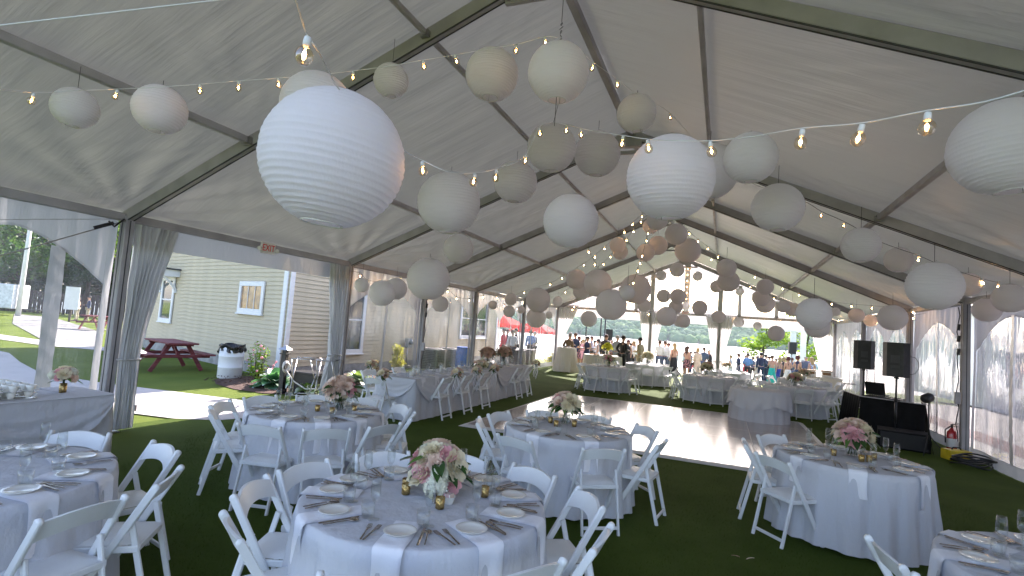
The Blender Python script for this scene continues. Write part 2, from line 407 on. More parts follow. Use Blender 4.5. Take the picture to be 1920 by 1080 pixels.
# canopy panels: each bay and each slope one sheet, sagging a little between rafters and creased
def canopy(i, s):
    y0, y1 = YR[i], YR[i+1]; L = y1-y0; nu, nv = int(L*14), 84
    sd_ = i*7.3+s*3.1
    def fn(u, v):
        x = s*HW*(1-v)*1.012; y = y0+L*u; a = sin(pi*u)
        z = roof(x)+.075
        sag = -.035*a*sin(pi*min(1, v*1.02))
        # diagonal tension folds that run out from the corners plus fine ones along the slope
        q = 0
        for (cu, cv, amp, k) in ((0, 0, .045, 18), (1, 0, .045, 21), (0, .37, .013, 30), (1, .37, .016, 27), (1, 1, .010, 22), (0, 1, .008, 25)):
            du = (u-cu)*L; dv = (v-cv)*6.6; r = sqrt(du*du+dv*dv)+.05
            an = math.atan2(abs(dv), abs(du)+1e-6)
            q += amp*math.exp(-r/1.5)*min(1, r*2.0)*sin(k*an+sd_+3*noise.noise(Vector((r*.5, an*2, sd_))))
        wv = .005*noise.noise(Vector((x*.30+sd_, y*4.2, sd_)))*(.35+.65*a)+.012*noise.noise(Vector((x*.4, y*1.3+x*.5, sd_+5)))*a
        return (x, y, z+sag+(q+wv)*min(1, a*5))
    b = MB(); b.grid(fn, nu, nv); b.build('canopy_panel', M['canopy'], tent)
for i in range(len(YR)-1):
    for s in (-1, 1): canopy(i, s)
# webbing cross braces with ratchets under the canopy corner at the first left post
b = MB(); b.tube([(-6.0, 4.66, 2.92), (-6.0, 3.6, 2.35), (-6.02, 2.3, 1.7), (-6.02, .5, .8)], .008, 6); b.build('brace_cable', M['steel'], tent)
b = MB(); b.tube([(-6.0, 4.66, 2.94), (-6.02, 3.4, 2.66), (-6.02, .2, 2.0)], .004, 5); b.build('brace_cable', M['steel'], tent)
b = MB(); b.bar((-5.99, 4.5, 2.85), (-5.99, 4.28, 2.74), .03, .045); b.tube([(-5.97, 4.62, 2.93), (-5.96, 4.5, 2.80), (-5.95, 4.42, 2.86)], .012, 6)
b.build('turnbuckle', M['black'], tent)
for (x0, y0, z0, x1, y1, z1) in ((-5.9, 4.73, 2.9, -3.86, 3.2, 3.9),):
    pass
# fabric fly header hanging from the eave between post one and post two, on the left, and on the gable
def flap(p0, p1, z0, z1, name='header_flap', amp=.012):
    p0 = Vector(p0); p1 = Vector(p1); d = p1-p0; L = d.length; nn = Vector((-d.y, d.x, 0)).normalized(); sd_ = rnd.random()*99
    def fn(u, v):
        p = p0+d*u; z = z0+(z1-z0)*v
        w = amp*(.3+v)*noise.noise(Vector((u*L*3, v*.8, sd_)))
        return (p.x+nn.x*w, p.y+nn.y*w, z)
    b = MB(); b.grid(fn, max(4, int(L*10)), 6); return b.build(name, M['wall_vinyl'], tent)
XW = HW+.045
flap((-XW, YR[1], 0), (-XW, YR[2], 0), EH-.04, EH-.40)
flap((-6.0, 25.67, 0), (6.0, 25.67, 0), EH+.0, EH-.44)
b = MB(); b.bar((-5.98, 25.60, EH-.02), (5.98, 25.60, EH-.02), .09, .10, (0, 0, 1), .01); b.build('gable_beam', M['alu'], tent)
# sidewall with arched clear windows: fabric round the openings, pane behind, centre seam strips
def sidewall(p0, p1, arches, z_top=EH-.03, hem=.20, name='sidewall', swag=0.0, zspring=2.02, zpeak=2.62, pane_mat=None, strips_w=.10):
    p0 = Vector(p0); p1 = Vector(p1); d = (p1-p0); L = d.length; d.normalize(); nn = Vector((-d.y, d.x, 0)); sd_ = rnd.random()*99
    def top(s):                     # upper edge of the clear part at distance s along the wall
        for a0, a1, _ in arches:
            if a0 <= s <= a1:
                u = (s-a0)/(a1-a0)*2-1
                h = zspring+(zpeak-zspring)*(1-abs(u)**1.55)
                return h
        return None
    def off(s, z): return .05*noise.noise(Vector((s*1.3, z*.35, sd_)))+.018*noise.noise(Vector((s*6, z*.6, sd_)))
    def P(s, z, e=0.0):
        q = p0+d*s; o_ = off(s, z)+e
        k = 1.0 if z > .05 else 1.0
        return (q.x+nn.x*o_, q.y+nn.y*o_, z)
    b = MB()
    # top fabric between eave and arch edge
    n = int(L/.05)
    def fn(u, v):
        s = u*L; t0 = top(s)
        if t0 is None:
            t0 = hem
        return P(s, z_top+(t0-z_top)*v, .012*sin(s*26+3*noise.noise(Vector((s, v, sd_))))*(.4+v*.3)*(1 if top(s) else .3))
    # build in segments so that the solid piers stay crisp
    segs = []; cur = 0
    for a0, a1, _ in arches:
        if a0 > cur: segs.append((cur, a0, False))
        segs.append((a0, a1, True)); cur = a1
    if cur < L: segs.append((cur, L, False))
    for s0, s1, op in segs:
        if s1-s0 < .01: continue
        nn_ = max(2, int((s1-s0)/.045))
        b.grid(lambda u, v: P(s0+(s1-s0)*u, z_top+((top(s0+(s1-s0)*min(.9999, max(.0001, u))) if op else hem)-z_top)*v,
               .010*sin((s0+(s1-s0)*u)*24)*(1-v*.6)), nn_, 8)
    b.grid(lambda u, v: P(L*u, hem*(1-v)+.012, 0.004), n, 2)
    wall = b.build(name, M['wall_vinyl'], tent)
    for a0, a1, strips in arches:
        b = MB(); nn_ = max(6, int((a1-a0)/.06))
        def fp(u, v):
            s = a0+(a1-a0)*u; t0 = top(min(a1-1e-4, max(a0+1e-4, s)))+.03
            return P(s, hem-.01+(t0-hem+.01)*v, -.004)
        b.grid(fp, nn_, 14); b.build('window_pane', pane_mat or M['pane'], wall)
        for sx in strips:
            b = MB(); t0 = top(sx)+.02; ph = rnd.random()*6
            b.grid(lambda u, v: P(sx+(u-.5)*strips_w*(1+.05*sin(v*9+ph))+.012*sin(v*3.1+ph), hem+(t0-hem)*v, .010+.004*sin(v*60+u*5)), 3, 40)
            b.build('seam_strip', M['wall_vinyl'], wall)
    return wall
# left: first bay (beside the buffet), then the bays from the second post to the corner
sidewall((-XW, .2, 0), (-XW, 4.66, 0), [(.3, 2.2, (1.2,)), (2.28, 4.36, (3.82,))], zpeak=2.62, zspring=2.02, strips_w=.17)
for (a, b_, nst) in ((2, 3, 1), (3, 4, 1), (4, 5, 2), (5, 6, 2)):
    y0, y1 = YR[a]+.07, YR[b_]-.07; L = y1-y0
    if nst == 1: ar = [(.14, L-.14, (L*.5,))]
    else: ar = [(.14, L/2-.06, (L*.25,)), (L/2+.06, L-.14, (L*.75,))]
    sidewall((-XW, y0, 0), (-XW, y1, 0), ar)
for (a, b_, nst) in ((0, 1, 2), (1, 2, 2), (2, 3, 1), (3, 4, 1), (4, 5, 2), (5, 6, 2)):
    y0, y1 = YR[a]+.07, YR[b_]-.07; L = y1-y0
    if nst == 1: ar = [(.14, L-.14, (L*.5,))]
    else: ar = [(.14, L/2-.06, (L*.25,)), (L/2+.06, L-.14, (L*.75,))]
    sidewall((XW, y0, 0), (XW, y1, 0), ar, pane_mat=M.setdefault('pane_milky', clear('milky_vinyl', haze=.42, gl=.4, wav=.5, ws=(1.4, 1.4, .35), wscale=2.6, rough=.08)))
# gable window: white border with clear panes and mullions above the beam
def gable():
    Y = 25.66; b = MB(); brd = .42
    def top(x): return roof(x)+.04
    xs = [-6.0+i*.1 for i in range(121)]
    # border following the rafters
    b.grid(lambda u, v: ((-6.0+12*u), Y+.01*sin(u*70), top(-6+12*u)-max(0, min(brd, top(-6+12*u)-EH-.02))*v), 120, 3)
    b.grid(lambda u, v: ((-6.0+12*u), Y+.006, EH+.02+.1*(1-v)), 60, 1)
    g = b.build('gable_wall', M['wall_vinyl'], tent)
    edges = [-4.6, -3.0, -2.2, -1.45, .08, 1.55, 2.36, 3.85, 4.7]
    for a, c in zip(edges[:-1], edges[1:]):
        b = MB(); b.grid(lambda u, v: (a+(c-a)*u, Y+.008+.02*noise.noise(Vector((u*3+a, v*2, 1))), EH+.1+(max(EH+.12, top(a+(c-a)*u)-brd+.03)-EH-.1)*v), 10, 8)
        b.build('window_pane', M['pane'], g)
    for x in (-3.0, -2.2, .08, 2.36, 3.85):
        b = MB(); b.box((x, Y-.012, (EH+top(x)-.2)/2), (.16 if x != .08 else .26, .01, top(x)-.2-EH)); b.build('mullion', M['wall_vinyl'], g)
gable()
for x in (-1.45, 1.55):
    b = MB(); b.bar((x, 25.6, EH+.06), (x, 25.6, roof(x)-.2), .12, .12, (0, 1, 0), .01); b.build('gable_post', M['alu_pale'], tent)
    b = MB(); b.box((x, 25.535, (EH+roof(x)-.1)/2), (.22, .008, roof(x)-EH-.1)); b.build('post_sleeve', M['wall_vinyl'], tent)
# gathered curtains beside the posts
def curtain(x, y, dx, dy, w_top, w_mid, w_bot, z_tie=1.1, name='curtain', seed=0, lean=(0, 0), zt=EH-.1, folds=9):
    """sidewall drawn aside: folds spread from the eave, pinched at the tie, flaring to the ground"""
    def wid(z):
        if z > z_tie: t_ = (z-z_tie)/(zt-z_tie); return w_mid+(w_top-w_mid)*t_**1.2
        t_ = (z_tie-z)/z_tie; return w_mid+(w_bot-w_mid)*t_**.9
    def fn(u, v):
        z = .03+(zt-.03)*v; w = wid(z)
        ph = folds*tau*u; am = .050+.035*noise.noise(Vector((u*5, v*2.5, seed)))
        s = (u)*w+.03*noise.noise(Vector((u*3, v*3, seed+2)))
        o_ = am*sin(ph+2.4*noise.noise(Vector((u*2.5, v*2.2, seed))))*(.5+.5*min(1, w/.5))+.030*noise.noise(Vector((u*7, v*5, seed+9)))
        lx = lean[0]*(1-v)**1.3; ly = lean[1]*(1-v)**1.3
        return (x+dx*s-dy*o_+lx, y+dy*s+dx*o_+ly, z)
    b = MB(); b.grid(fn, folds*9, 44); c = b.build(name, M['curtain'], tent)
    b = MB(); w = wid(z_tie)
    ring = [(x+dx*(w/2+(w/2+.03)*cos(a))-dy*.09*sin(a)+lean[0]*.5, y+dy*(w/2+(w/2+.03)*cos(a))+dx*.09*sin(a)+lean[1]*.5, z_tie+.0) for a in [tau*k/16 for k in range(17)]]
    b.tube(ring, .012, 5, caps=False); b.build('tie_band', M['curtain'], c)
curtain(-6.0, 4.80, 0, 1, .62, .25, .28, 1.0, seed=1, folds=8)
curtain(-6.02, 9.36, 0, -1, .55, .34, .5, .95, seed=2, folds=7)
for k, (x, dx, wt, wm, wb) in enumerate(((-5.95, 1, .95, .24, .3), (-1.40, -1, .62, .30, .34), (-1.5, 1, .66, .30, .34), (1.62, -1, .66, .30, .34), (1.48, 1, .70, .30, .36), (5.95, -1, .95, .4, .5))):
    curtain(x, 25.40, dx, 0, wt, wm, wb, .95, seed=10+k, folds=7, zt=EH-.02)
# junction boxes and cables strapped to the posts
def post_cable(px, y, sgn):
    c = thing('power_cable', 'black power cable with outlet boxes running down the %s tent post' % ('fourth left' if sgn < 0 else 'right-hand'), 'cable', (px, y, 0))
    pts = [(0.02*sin(i*1.7), .012*cos(i*2.3), 2.85-i*.16) for i in range(17)]
    b = MB(); b.tube(pts, .009, 6); b.build('cord', M['black'], c)
    b = MB()
    for z in (2.52, 2.3, 2.05): b.bar((0.01, 0, z), (.0, 0, z-.12), .05, .04, (0, 1, 0), .008)
    b.build('outlet', M['black'], c)
    b = MB(); b.bar((.0, .0, 1.22), (0, 0, 1.0), .09, .06, (0, 1, 0), .01); b.build('junction_box', M['alu'], c)
post_cable(-5.93, 12.66, -1); post_cable(5.92, 12.64, 1)
# short fibres of the turf standing up near the camera
def turf_blades():
    rn = random.Random(12); V = []; F = []; k = 0
    for _ in range(95000):
        y = 1.6+7.4*rn.random()**1.3; x = rn.uniform(-3.9+(-.5*(y-3)), 2.4+.42*y)
        if x < -5.9 or x > 5.9 or (y > 8.55 and x > -2.7): continue
        h = rn.uniform(.012, .026); a = rn.uniform(0, tau); w = .0022; lx = rn.gauss(0, .008)+.004; ly = rn.gauss(0, .008)
        V += [(x-w*cos(a), y-w*sin(a), .001), (x+w*cos(a), y+w*sin(a), .001), (x+lx, y+ly, h)]; F.append((k, k+1, k+2)); k += 3
    me = bpy.data.meshes.new('turf_blades'); me.from_pydata(V, [], F); me.materials.append(M['turf'])
    tag(put('grass', me), kind='stuff')
turf_blades()
# lanterns: diameter, x, y, z (metres), label
LANTERNS = [
 (0.36, -3.69, 2.73, 3.50, 'small white paper lantern at the upper left, outermost of the pair on the bulb string'),
 (0.41, -2.71, 2.83, 3.44, 'ribbed white lantern at the upper left, inner one of the pair on the bulb string'),
 (0.61, -1.57, 3.39, 3.59, 'pale paper lantern partly hidden behind the biggest lantern'),
 (0.76, -0.28, 2.22, 2.69, 'biggest white paper lantern, hanging low at the upper left centre'),
 (0.36, -1.58, 4.38, 4.30, 'small round lantern on the bulb string right above the biggest lantern'),
 (0.51, -0.45, 4.43, 4.26, 'white ribbed lantern on the string left of the chain-hung lantern'),
 (0.51, 0.35, 4.05, 4.00, 'large white lantern hung from a chain just under the ridge'),
 (0.41, 0.78, 5.43, 4.18, 'small grey-white lantern right of the chain-hung lantern under the ridge beam'),
 (0.61, -0.33, 6.00, 4.07, 'white lantern hanging by a wire straight below the chain-hung one'),
 (0.61, 0.09, 6.64, 4.19, 'white lantern close right of the wire-hung lantern'),
 (0.76, -1.41, 5.49, 3.28, 'large ribbed lantern just right of the biggest lantern, bulb string above it'),
 (0.61, -1.08, 6.74, 3.88, 'tilted small lantern between two bulb strings below the ridge'),
 (0.61, 0.12, 5.51, 3.05, 'large plain lantern alone below the strings, its open bottom showing'),
 (0.61, 1.33, 3.77, 2.98, 'second biggest lantern, bluish white, near the middle of the tent'),
 (0.61, 1.51, 5.91, 3.67, 'lantern mostly hidden behind the second biggest lantern'),
 (0.46, 1.88, 5.00, 3.50, 'lantern close right of the second biggest lantern, on the bulb string'),
 (0.51, 2.19, 5.99, 3.28, 'tan-grey lantern below the bulb string, right of the middle'),
 (0.61, 3.32, 4.12, 3.20, 'very large ribbed lantern cut off by the right edge'),
 (0.51, -2.45, 7.76, 3.08, 'small lantern hanging just under the large ribbed lantern'),
 (0.76, -3.12, 7.99, 2.57, 'large round lantern hanging above the near end of the head table'),
 (0.30, -5.04, 8.64, 2.45, 'small lantern left of the trio over the head table'),
 (0.51, -4.35, 8.38, 2.30, 'middle and largest lantern of the trio by the second left post'),
 (0.46, -4.54, 9.10, 2.44, 'lantern right in the trio by the second left post'),
 (0.41, -4.80, 11.43, 2.27, 'lantern hanging in front of the arched window beside the third left post'),
 (0.30, -5.37, 15.90, 2.50, 'small off-white lantern, first from the left in the row along the far left eave'),
 (0.41, -4.62, 15.59, 2.70, 'round off-white lantern, third from the left in the row along the far left eave'),
 (0.41, -4.93, 16.28, 2.33, 'round off-white lantern, second from the left in the row along the far left eave'),
 (0.30, -5.33, 18.43, 2.48, 'small off-white lantern, fourth from the left in the row along the far left eave'),
 (0.76, -3.51, 15.06, 2.69, 'big tan lantern near the far left corner, upper of two'),
 (0.76, -4.80, 18.66, 2.22, 'lantern hanging below the big tan one near the far left corner'),
 (0.30, -4.79, 20.18, 2.39, 'small off-white lantern, fifth from the left in the row along the far left eave'),
 (0.41, -4.52, 20.40, 2.98, 'round off-white lantern, sixth from the left in the row along the far left eave'),
 (0.61, -2.33, 14.93, 3.35, 'plain lantern left of the ribbed pair over the dance floor'),
 (0.61, -3.03, 18.30, 3.25, 'lantern half hidden behind the two over the left of the dance floor'),
 (0.61, -0.83, 11.16, 2.91, 'ribbed lantern over the left of the dance floor, upper of the big pair'),
 (0.61, -0.28, 9.99, 2.40, 'big ribbed lantern lowest over the left of the dance floor'),
 (0.76, -0.35, 13.30, 3.00, 'big brownish lantern with a bulb string crossing it, over the dance floor'),
 (0.25, 0.26, 8.55, 2.53, 'little lantern in front of the big brownish one'),
 (0.61, -2.89, 19.09, 2.32, 'white lantern in front of the left gable opening'),
 (0.41, -0.79, 12.92, 4.04, 'upper lantern of the overlapping pair left under the ridge'),
 (0.41, -0.89, 13.86, 4.01, 'lantern peeking out below another one left under the ridge'),
 (0.46, -0.19, 13.50, 3.95, 'round off-white lantern, first from the left in the cluster high under the ridge'),
 (0.51, 0.06, 13.85, 4.20, 'round off-white lantern, second from the left in the cluster high under the ridge'),
 (0.41, -0.11, 13.62, 4.66, 'warm tinted lantern tucked under the second biggest lantern'),
 (0.41, 0.46, 10.25, 4.09, 'orange tinted lantern half hidden under the second biggest lantern'),
 (0.46, 0.72, 11.40, 4.03, 'round off-white lantern, fourth from the left in the cluster high under the ridge'),
 (0.61, 0.86, 13.05, 3.95, 'large off-white lantern, sixth from the left in the cluster high under the ridge'),
 (0.51, 0.18, 18.63, 4.17, 'round off-white lantern, fifth from the left in the cluster high under the ridge'),
 (0.41, -0.57, 20.76, 4.19, 'round off-white lantern, third from the left in the cluster high under the ridge'),
 (0.41, 0.67, 22.40, 4.40, 'round off-white lantern, seventh from the left in the cluster high under the ridge'),
 (0.41, 1.73, 12.03, 3.42, 'upper of two touching lanterns under the right rafter'),
 (0.51, 1.79, 13.52, 3.29, 'lower of two touching lanterns under the right rafter'),
 (0.41, 1.46, 17.99, 3.59, 'round off-white lantern, first from the left of those before the right of the gable'),
 (0.36, 2.30, 24.08, 3.99, 'smallest lantern against the right pane of the gable window'),
 (0.46, -0.16, 18.01, 3.21, 'round off-white lantern, second from the left of those before the middle of the gable'),
 (0.41, 0.61, 14.05, 2.92, 'round off-white lantern, fifth from the left of those before the middle of the gable'),
 (0.46, -0.74, 17.80, 2.85, 'round white lantern, first from the left of those before the middle of the gable'),
 (0.41, 0.44, 15.61, 2.74, 'round white lantern, fourth from the left of those before the middle of the gable'),
 (0.36, 0.22, 23.29, 3.22, 'round white lantern, eighth from the left of those before the middle of the gable'),
 (0.41, 1.12, 14.77, 2.70, 'round white lantern, ninth from the left of those before the middle of the gable'),
 (0.41, 0.65, 11.04, 2.28, 'taupe lantern hanging over the middle gable opening'),
 (0.36, -0.34, 24.68, 3.06, 'round white lantern, third from the left of those before the middle of the gable'),
 (0.41, 1.57, 17.38, 2.60, 'round white lantern, second from the left of those before the right of the gable'),
 (0.41, 0.27, 19.25, 2.45, 'round white lantern, sixth from the left of those before the middle of the gable'),
 (0.41, 0.61, 16.34, 2.37, 'round white lantern, seventh from the left of those before the middle of the gable'),
 (0.41, 2.26, 22.03, 2.64, 'round white lantern, third from the left of those before the right of the gable'),
 (0.30, 2.90, 21.76, 2.53, 'small white lantern, fourth from the left of those before the right of the gable'),
 (0.41, 2.98, 15.07, 2.16, 'white lantern hanging lowest in the right gable opening'),
 (0.41, 2.64, 14.38, 3.28, 'round off-white lantern, seventh from the left of those before the right of the gable'),
 (0.46, 2.62, 15.61, 3.09, 'round off-white lantern, fifth from the left of those before the right of the gable'),
 (0.61, 2.91, 18.46, 3.14, 'large white lantern, sixth from the left of those before the right of the gable'),
 (0.30, 3.00, 13.79, 2.77, 'small white lantern, eighth from the left of those before the right of the gable'),
 (0.41, 3.51, 16.85, 2.91, 'round white lantern, ninth from the left of those before the right of the gable'),
 (0.41, 2.75, 7.44, 2.28, 'big taupe lantern hanging low in front of the right gable opening'),
 (0.41, 3.20, 10.29, 2.23, 'pale lantern peeking out under the big taupe lantern'),
 (0.30, 5.13, 20.12, 3.10, 'small off-white lantern, first from the left in the row towards the far right corner'),
 (0.41, 5.09, 16.92, 2.83, 'round off-white lantern, second from the left in the row towards the far right corner'),
 (0.36, 5.71, 18.25, 2.78, 'round off-white lantern, third from the left in the row towards the far right corner'),
 (0.46, 4.47, 11.08, 2.49, 'lantern with a bulb string above it, over the pair of loudspeakers'),
 (0.51, 3.73, 6.67, 2.59, 'big grey lantern over the loudspeakers, near the right eave'),
 (0.36, 5.17, 10.04, 3.00, 'faint lantern half behind the big grey lantern at the right eave'),
 (0.41, 5.41, 9.38, 2.75, 'grey lantern cut by the right edge in front of the arched window'),
 (0.41, 5.78, 11.09, 2.70, 'pale lantern by the right eave, left of the one cut by the edge'),
 (0.41, 3.14, 7.01, 3.07, 'grey lantern below the right rafters, beside a small faint one'),
 (0.41, 4.27, 10.03, 3.36, 'small faint lantern right of the grey one below the right rafters')]
# bulb strings: label, points along the cord; 1 marks a bulb
STRINGS = [
 ('bulb string running from the upper left to the chain-hung lantern', [(-2.60,1.62,3.07,0), (-2.72,1.99,3.21,1), (-2.69,2.21,3.32,0), (-2.62,2.44,3.43,1), (-2.44,2.62,3.51,0), (-2.23,2.81,3.60,1), (-2.03,2.99,3.69,1), (-1.81,3.18,3.78,1), (-1.55,3.33,3.85,0), (-1.30,3.48,3.93,1), (-1.00,3.60,4.00,0), (-0.75,3.70,4.07,1), (-0.49,3.79,4.13,1), (-0.21,3.90,4.21,0), (-0.02,3.98,4.26,1), (0.21,4.06,4.34,1), (0.31,4.11,4.34,0)]),
 ('bulb string running from the chain-hung lantern back along the ridge', [(0.32,4.11,4.34,0), (0.45,4.27,4.30,0), (0.52,4.52,4.31,1), (0.67,4.90,4.31,1), (0.80,5.28,4.32,0), (0.99,6.63,4.66,1), (1.18,8.20,4.88,0), (1.38,9.68,5.00,0)]),
 ('bulb string dropping past the biggest lantern and rising to the wire-hung lantern', [(0.69,0.93,2.67,0), (0.61,1.06,2.65,0), (0.59,1.10,2.64,1), (0.52,1.24,2.65,0), (-0.18,2.11,3.01,0), (-0.46,2.70,3.11,0), (-0.25,2.74,2.94,0), (0.15,2.43,2.73,1), (0.28,2.49,2.68,0), (0.28,2.81,2.77,1), (0.28,3.12,2.89,1), (0.26,3.43,3.03,0), (0.24,3.73,3.20,1), (0.13,4.30,3.64,1), (0.07,4.80,3.89,0)]),
 ('bulb string from the wire-hung lantern to the right edge', [(0.07,4.80,3.89,0), (0.26,4.67,3.80,1), (0.47,4.44,3.66,1), (0.70,4.11,3.49,0), (1.01,3.61,3.25,1), (1.25,3.18,3.05,1), (1.42,2.93,2.94,0), (1.62,2.86,2.90,1), (1.81,2.67,2.84,0), (1.99,2.42,2.77,1), (2.16,2.22,2.70,1), (2.31,2.04,2.66,1), (2.41,1.90,2.62,0), (2.53,1.78,2.62,0)]),
 ('bulb string crossing the right slope down to the right eave', [(1.38,9.68,5.00,0), (1.81,9.13,4.56,0), (2.22,8.04,4.03,1), (2.62,7.68,3.77,1), (2.85,7.79,3.65,1), (3.13,7.91,3.54,1), (3.38,8.13,3.45,0), (3.64,8.35,3.35,1), (3.92,8.57,3.29,0), (4.23,8.92,3.26,1), (4.64,9.31,3.17,0), (5.29,9.90,3.08,1), (5.61,10.25,3.07,1)]),
 ('bulb string falling from the ridge to the far left eave', [(0.02,12.07,4.70,0), (-0.13,12.23,4.66,1), (-0.39,12.57,4.54,1), (-0.65,12.90,4.42,1), (-1.29,13.75,4.14,1), (-1.67,14.26,3.98,1), (-2.10,14.85,3.83,1), (-3.07,15.89,3.53,1), (-3.67,16.63,3.38,1), (-5.17,18.20,3.17,1), (-5.96,18.98,2.99,1)]),
 ('second bulb string falling from the ridge, just below the first', [(0.05,12.52,4.74,0), (-0.24,12.84,4.67,1), (-0.53,13.59,4.57,1), (-0.87,14.54,4.51,1), (-1.67,16.40,4.31,1), (-2.09,17.32,4.19,1), (-2.93,18.52,3.86,1), (-4.18,20.21,3.41,1), (-4.89,21.56,3.16,0)]),
 ('short bulb string dropping to the big ribbed lantern', [(-1.69,13.58,4.21,0), (-1.49,12.82,3.90,1), (-1.22,12.09,3.63,0), (-1.01,11.54,3.42,1), (-0.85,11.19,3.23,0)]),
 ('bulb string hanging down past the big brownish lantern', [(-0.05,13.35,4.68,0), (-0.08,13.03,4.42,1), (-0.08,12.83,4.20,1), (-0.07,12.22,3.73,1), (-0.07,11.91,3.52,1), (-0.05,11.51,3.30,1), (-0.04,10.99,2.99,1), (-0.07,10.66,2.88,1), (-0.12,10.33,2.74,1)]),
 ('bulb string falling from the ridge to the right eave behind the loudspeakers', [(0.72,12.91,4.59,0), (0.84,13.50,4.50,1), (1.04,13.92,4.38,1), (1.26,14.34,4.27,1), (1.52,14.89,4.14,1), (1.97,15.52,3.93,1), (2.49,16.18,3.78,1), (3.25,16.94,3.55,1), (3.69,17.13,3.41,1), (4.17,16.90,3.25,1), (4.47,16.70,3.16,1), (4.85,16.32,3.10,1), (5.22,15.94,3.05,1), (5.52,15.63,3.01,1), (5.91,15.25,2.95,1)]),
 ('bulb string from the ridge to the far right corner', [(0.83,15.66,4.60,0), (1.30,16.95,4.37,1), (1.87,18.28,4.11,1), (2.53,19.66,3.84,1), (2.95,20.38,3.70,1), (3.38,21.10,3.59,1), (3.95,21.88,3.45,1), (4.58,22.69,3.34,1), (5.20,23.27,3.22,1), (5.88,23.78,3.06,1)]),
 ('bulb string along the left eave above the head table', [(-5.77,9.11,2.78,0), (-5.75,9.45,2.77,1), (-5.77,9.77,2.65,1), (-5.73,10.33,2.68,1), (-5.71,10.97,2.85,1), (-5.64,12.08,2.84,1), (-5.60,13.19,2.75,1), (-5.65,13.83,2.60,1), (-5.56,14.52,2.60,1), (-5.51,15.39,2.78,1), (-5.70,16.93,2.85,1), (-5.64,17.51,2.62,1), (-5.75,19.09,2.58,1)]),
]
# ================================================================ PAPER LANTERNS AND BULB STRINGS
def lantern_meshes(ribs, seg):
    """unit-diameter paper globe: ribs of a spiral wire, paper bellied between them, small openings"""
    prof = []; th0, th1 = .30, pi-.30; sub = 3
    for k in range(ribs*sub+1):
        th = th0+(th1-th0)*k/(ribs*sub); f = (k % sub)/sub
        r = .5*(1-(.030 if ribs < 22 else .018)*(1-sin(pi*f))*1.0)
        prof.append((r*sin(th), r*cos(th)))
    sh = MB(); n = seg
    j = random.Random(ribs)
    vs = []
    for i, (r, z) in enumerate(prof):
        for k in range(n):
            a = tau*k/n; q = 1+.012*noise.noise(Vector((cos(a)*2, sin(a)*2, i*.45)))
            e = .006*abs(cos(a*4))                      # faint vertical joins between paper gores
            vs.append(((r*q-e*r)*cos(a), (r*q-e*r)*sin(a), z+.004*noise.noise(Vector((cos(a)*1.5, sin(a)*1.5, i*.8)))))
    fs = [(i*n+k, i*n+(k+1) % n, (i+1)*n+(k+1) % n, (i+1)*n+k) for i in range(len(prof)-1) for k in range(n)]
    sh.add(vs, fs, True)
    rg = MB(); r0, z0 = prof[-1]
    rg.tube([(r0*cos(tau*k/24), r0*sin(tau*k/24), z0) for k in range(25)], .006, 5, caps=False)
    fr = MB()
    fr.tube([(r0*cos(tau*k/24), r0*sin(tau*k/24), -z0) for k in range(25)], .006, 5, caps=False)
    fr.tube([(-r0, 0, -z0), (0, 0, .53), (r0, 0, -z0)], .004, 5)
    fr.tube([(-r0*.98, 0, -z0), (-r0*.9, 0, 0), (-r0*.98, 0, z0)], .004, 5); fr.tube([(r0*.98, 0, -z0), (r0*.9, 0, 0), (r0*.98, 0, z0)], .004, 5)
    return sh.mesh('lantern_shade', M['lantern']), rg.mesh('lantern_ring', M['white_wire']), fr.mesh('lantern_frame', M['steel'])
LM = {'hi': lantern_meshes(26, 64), 'mid': lantern_meshes(20, 40), 'lo': lantern_meshes(16, 28)}
lg = 'white paper lanterns hanging under the tent canopy'
for k, (D, x, y, z, lb) in enumerate(LANTERNS):
    d = (Vector((x, y, z))-CAM).length; px = 986*D/d
    ms = LM['hi' if px > 90 else 'mid' if px > 35 else 'lo']
    t = thing('paper_lantern', lb, 'lantern', (x, y, z), 0, lg)
    rx, ry, rz = rnd.uniform(-.07, .07), rnd.uniform(-.07, .07), rnd.uniform(0, 6)
    for nm, me in (('shade', ms[0]), ('ring', ms[1]), ('wire_frame', ms[2])):
        if nm == 'wire_frame' and px < 14: continue
        put(nm, me, t, rot=(rx, ry, rz), scale=(D*rnd.uniform(.99, 1.01), D, D*.985) if nm == 'shade' else D)
    # thin hanging line up to the canopy or to the cord above
    b = MB(); top = min(roof(x)-.12-z, .25 if d < 6 else .45)
    if k in (6, 8): top = roof(x)-.15-z if k == 6 else 1.2
    if k == 6:
        for q in range(5): b.tube([(0.012*cos(a+q*1.57)*(1 if q % 2 else .5), .012*sin(a), D*.52+.02+q*.035+.02*sin(a)) for a in [tau*i/8 for i in range(9)]], .003, 4, caps=False)
        b.tube([(0, 0, D*.52+.18), (0, 0, top)], .003, 5)
        b.tube([(0, 0, -D*.3), (0, 0, -D*.9)], .003, 5)
    elif k == 8: b.tube([(0, 0, D*.5), (.02, .1, .62), (.10, .3, .80)], .003, 5)
    else: b.tube([(0, 0, D*.5), (0, 0, top)], .0025, 4)
    b.build('hanging_line', M['wire'], t)

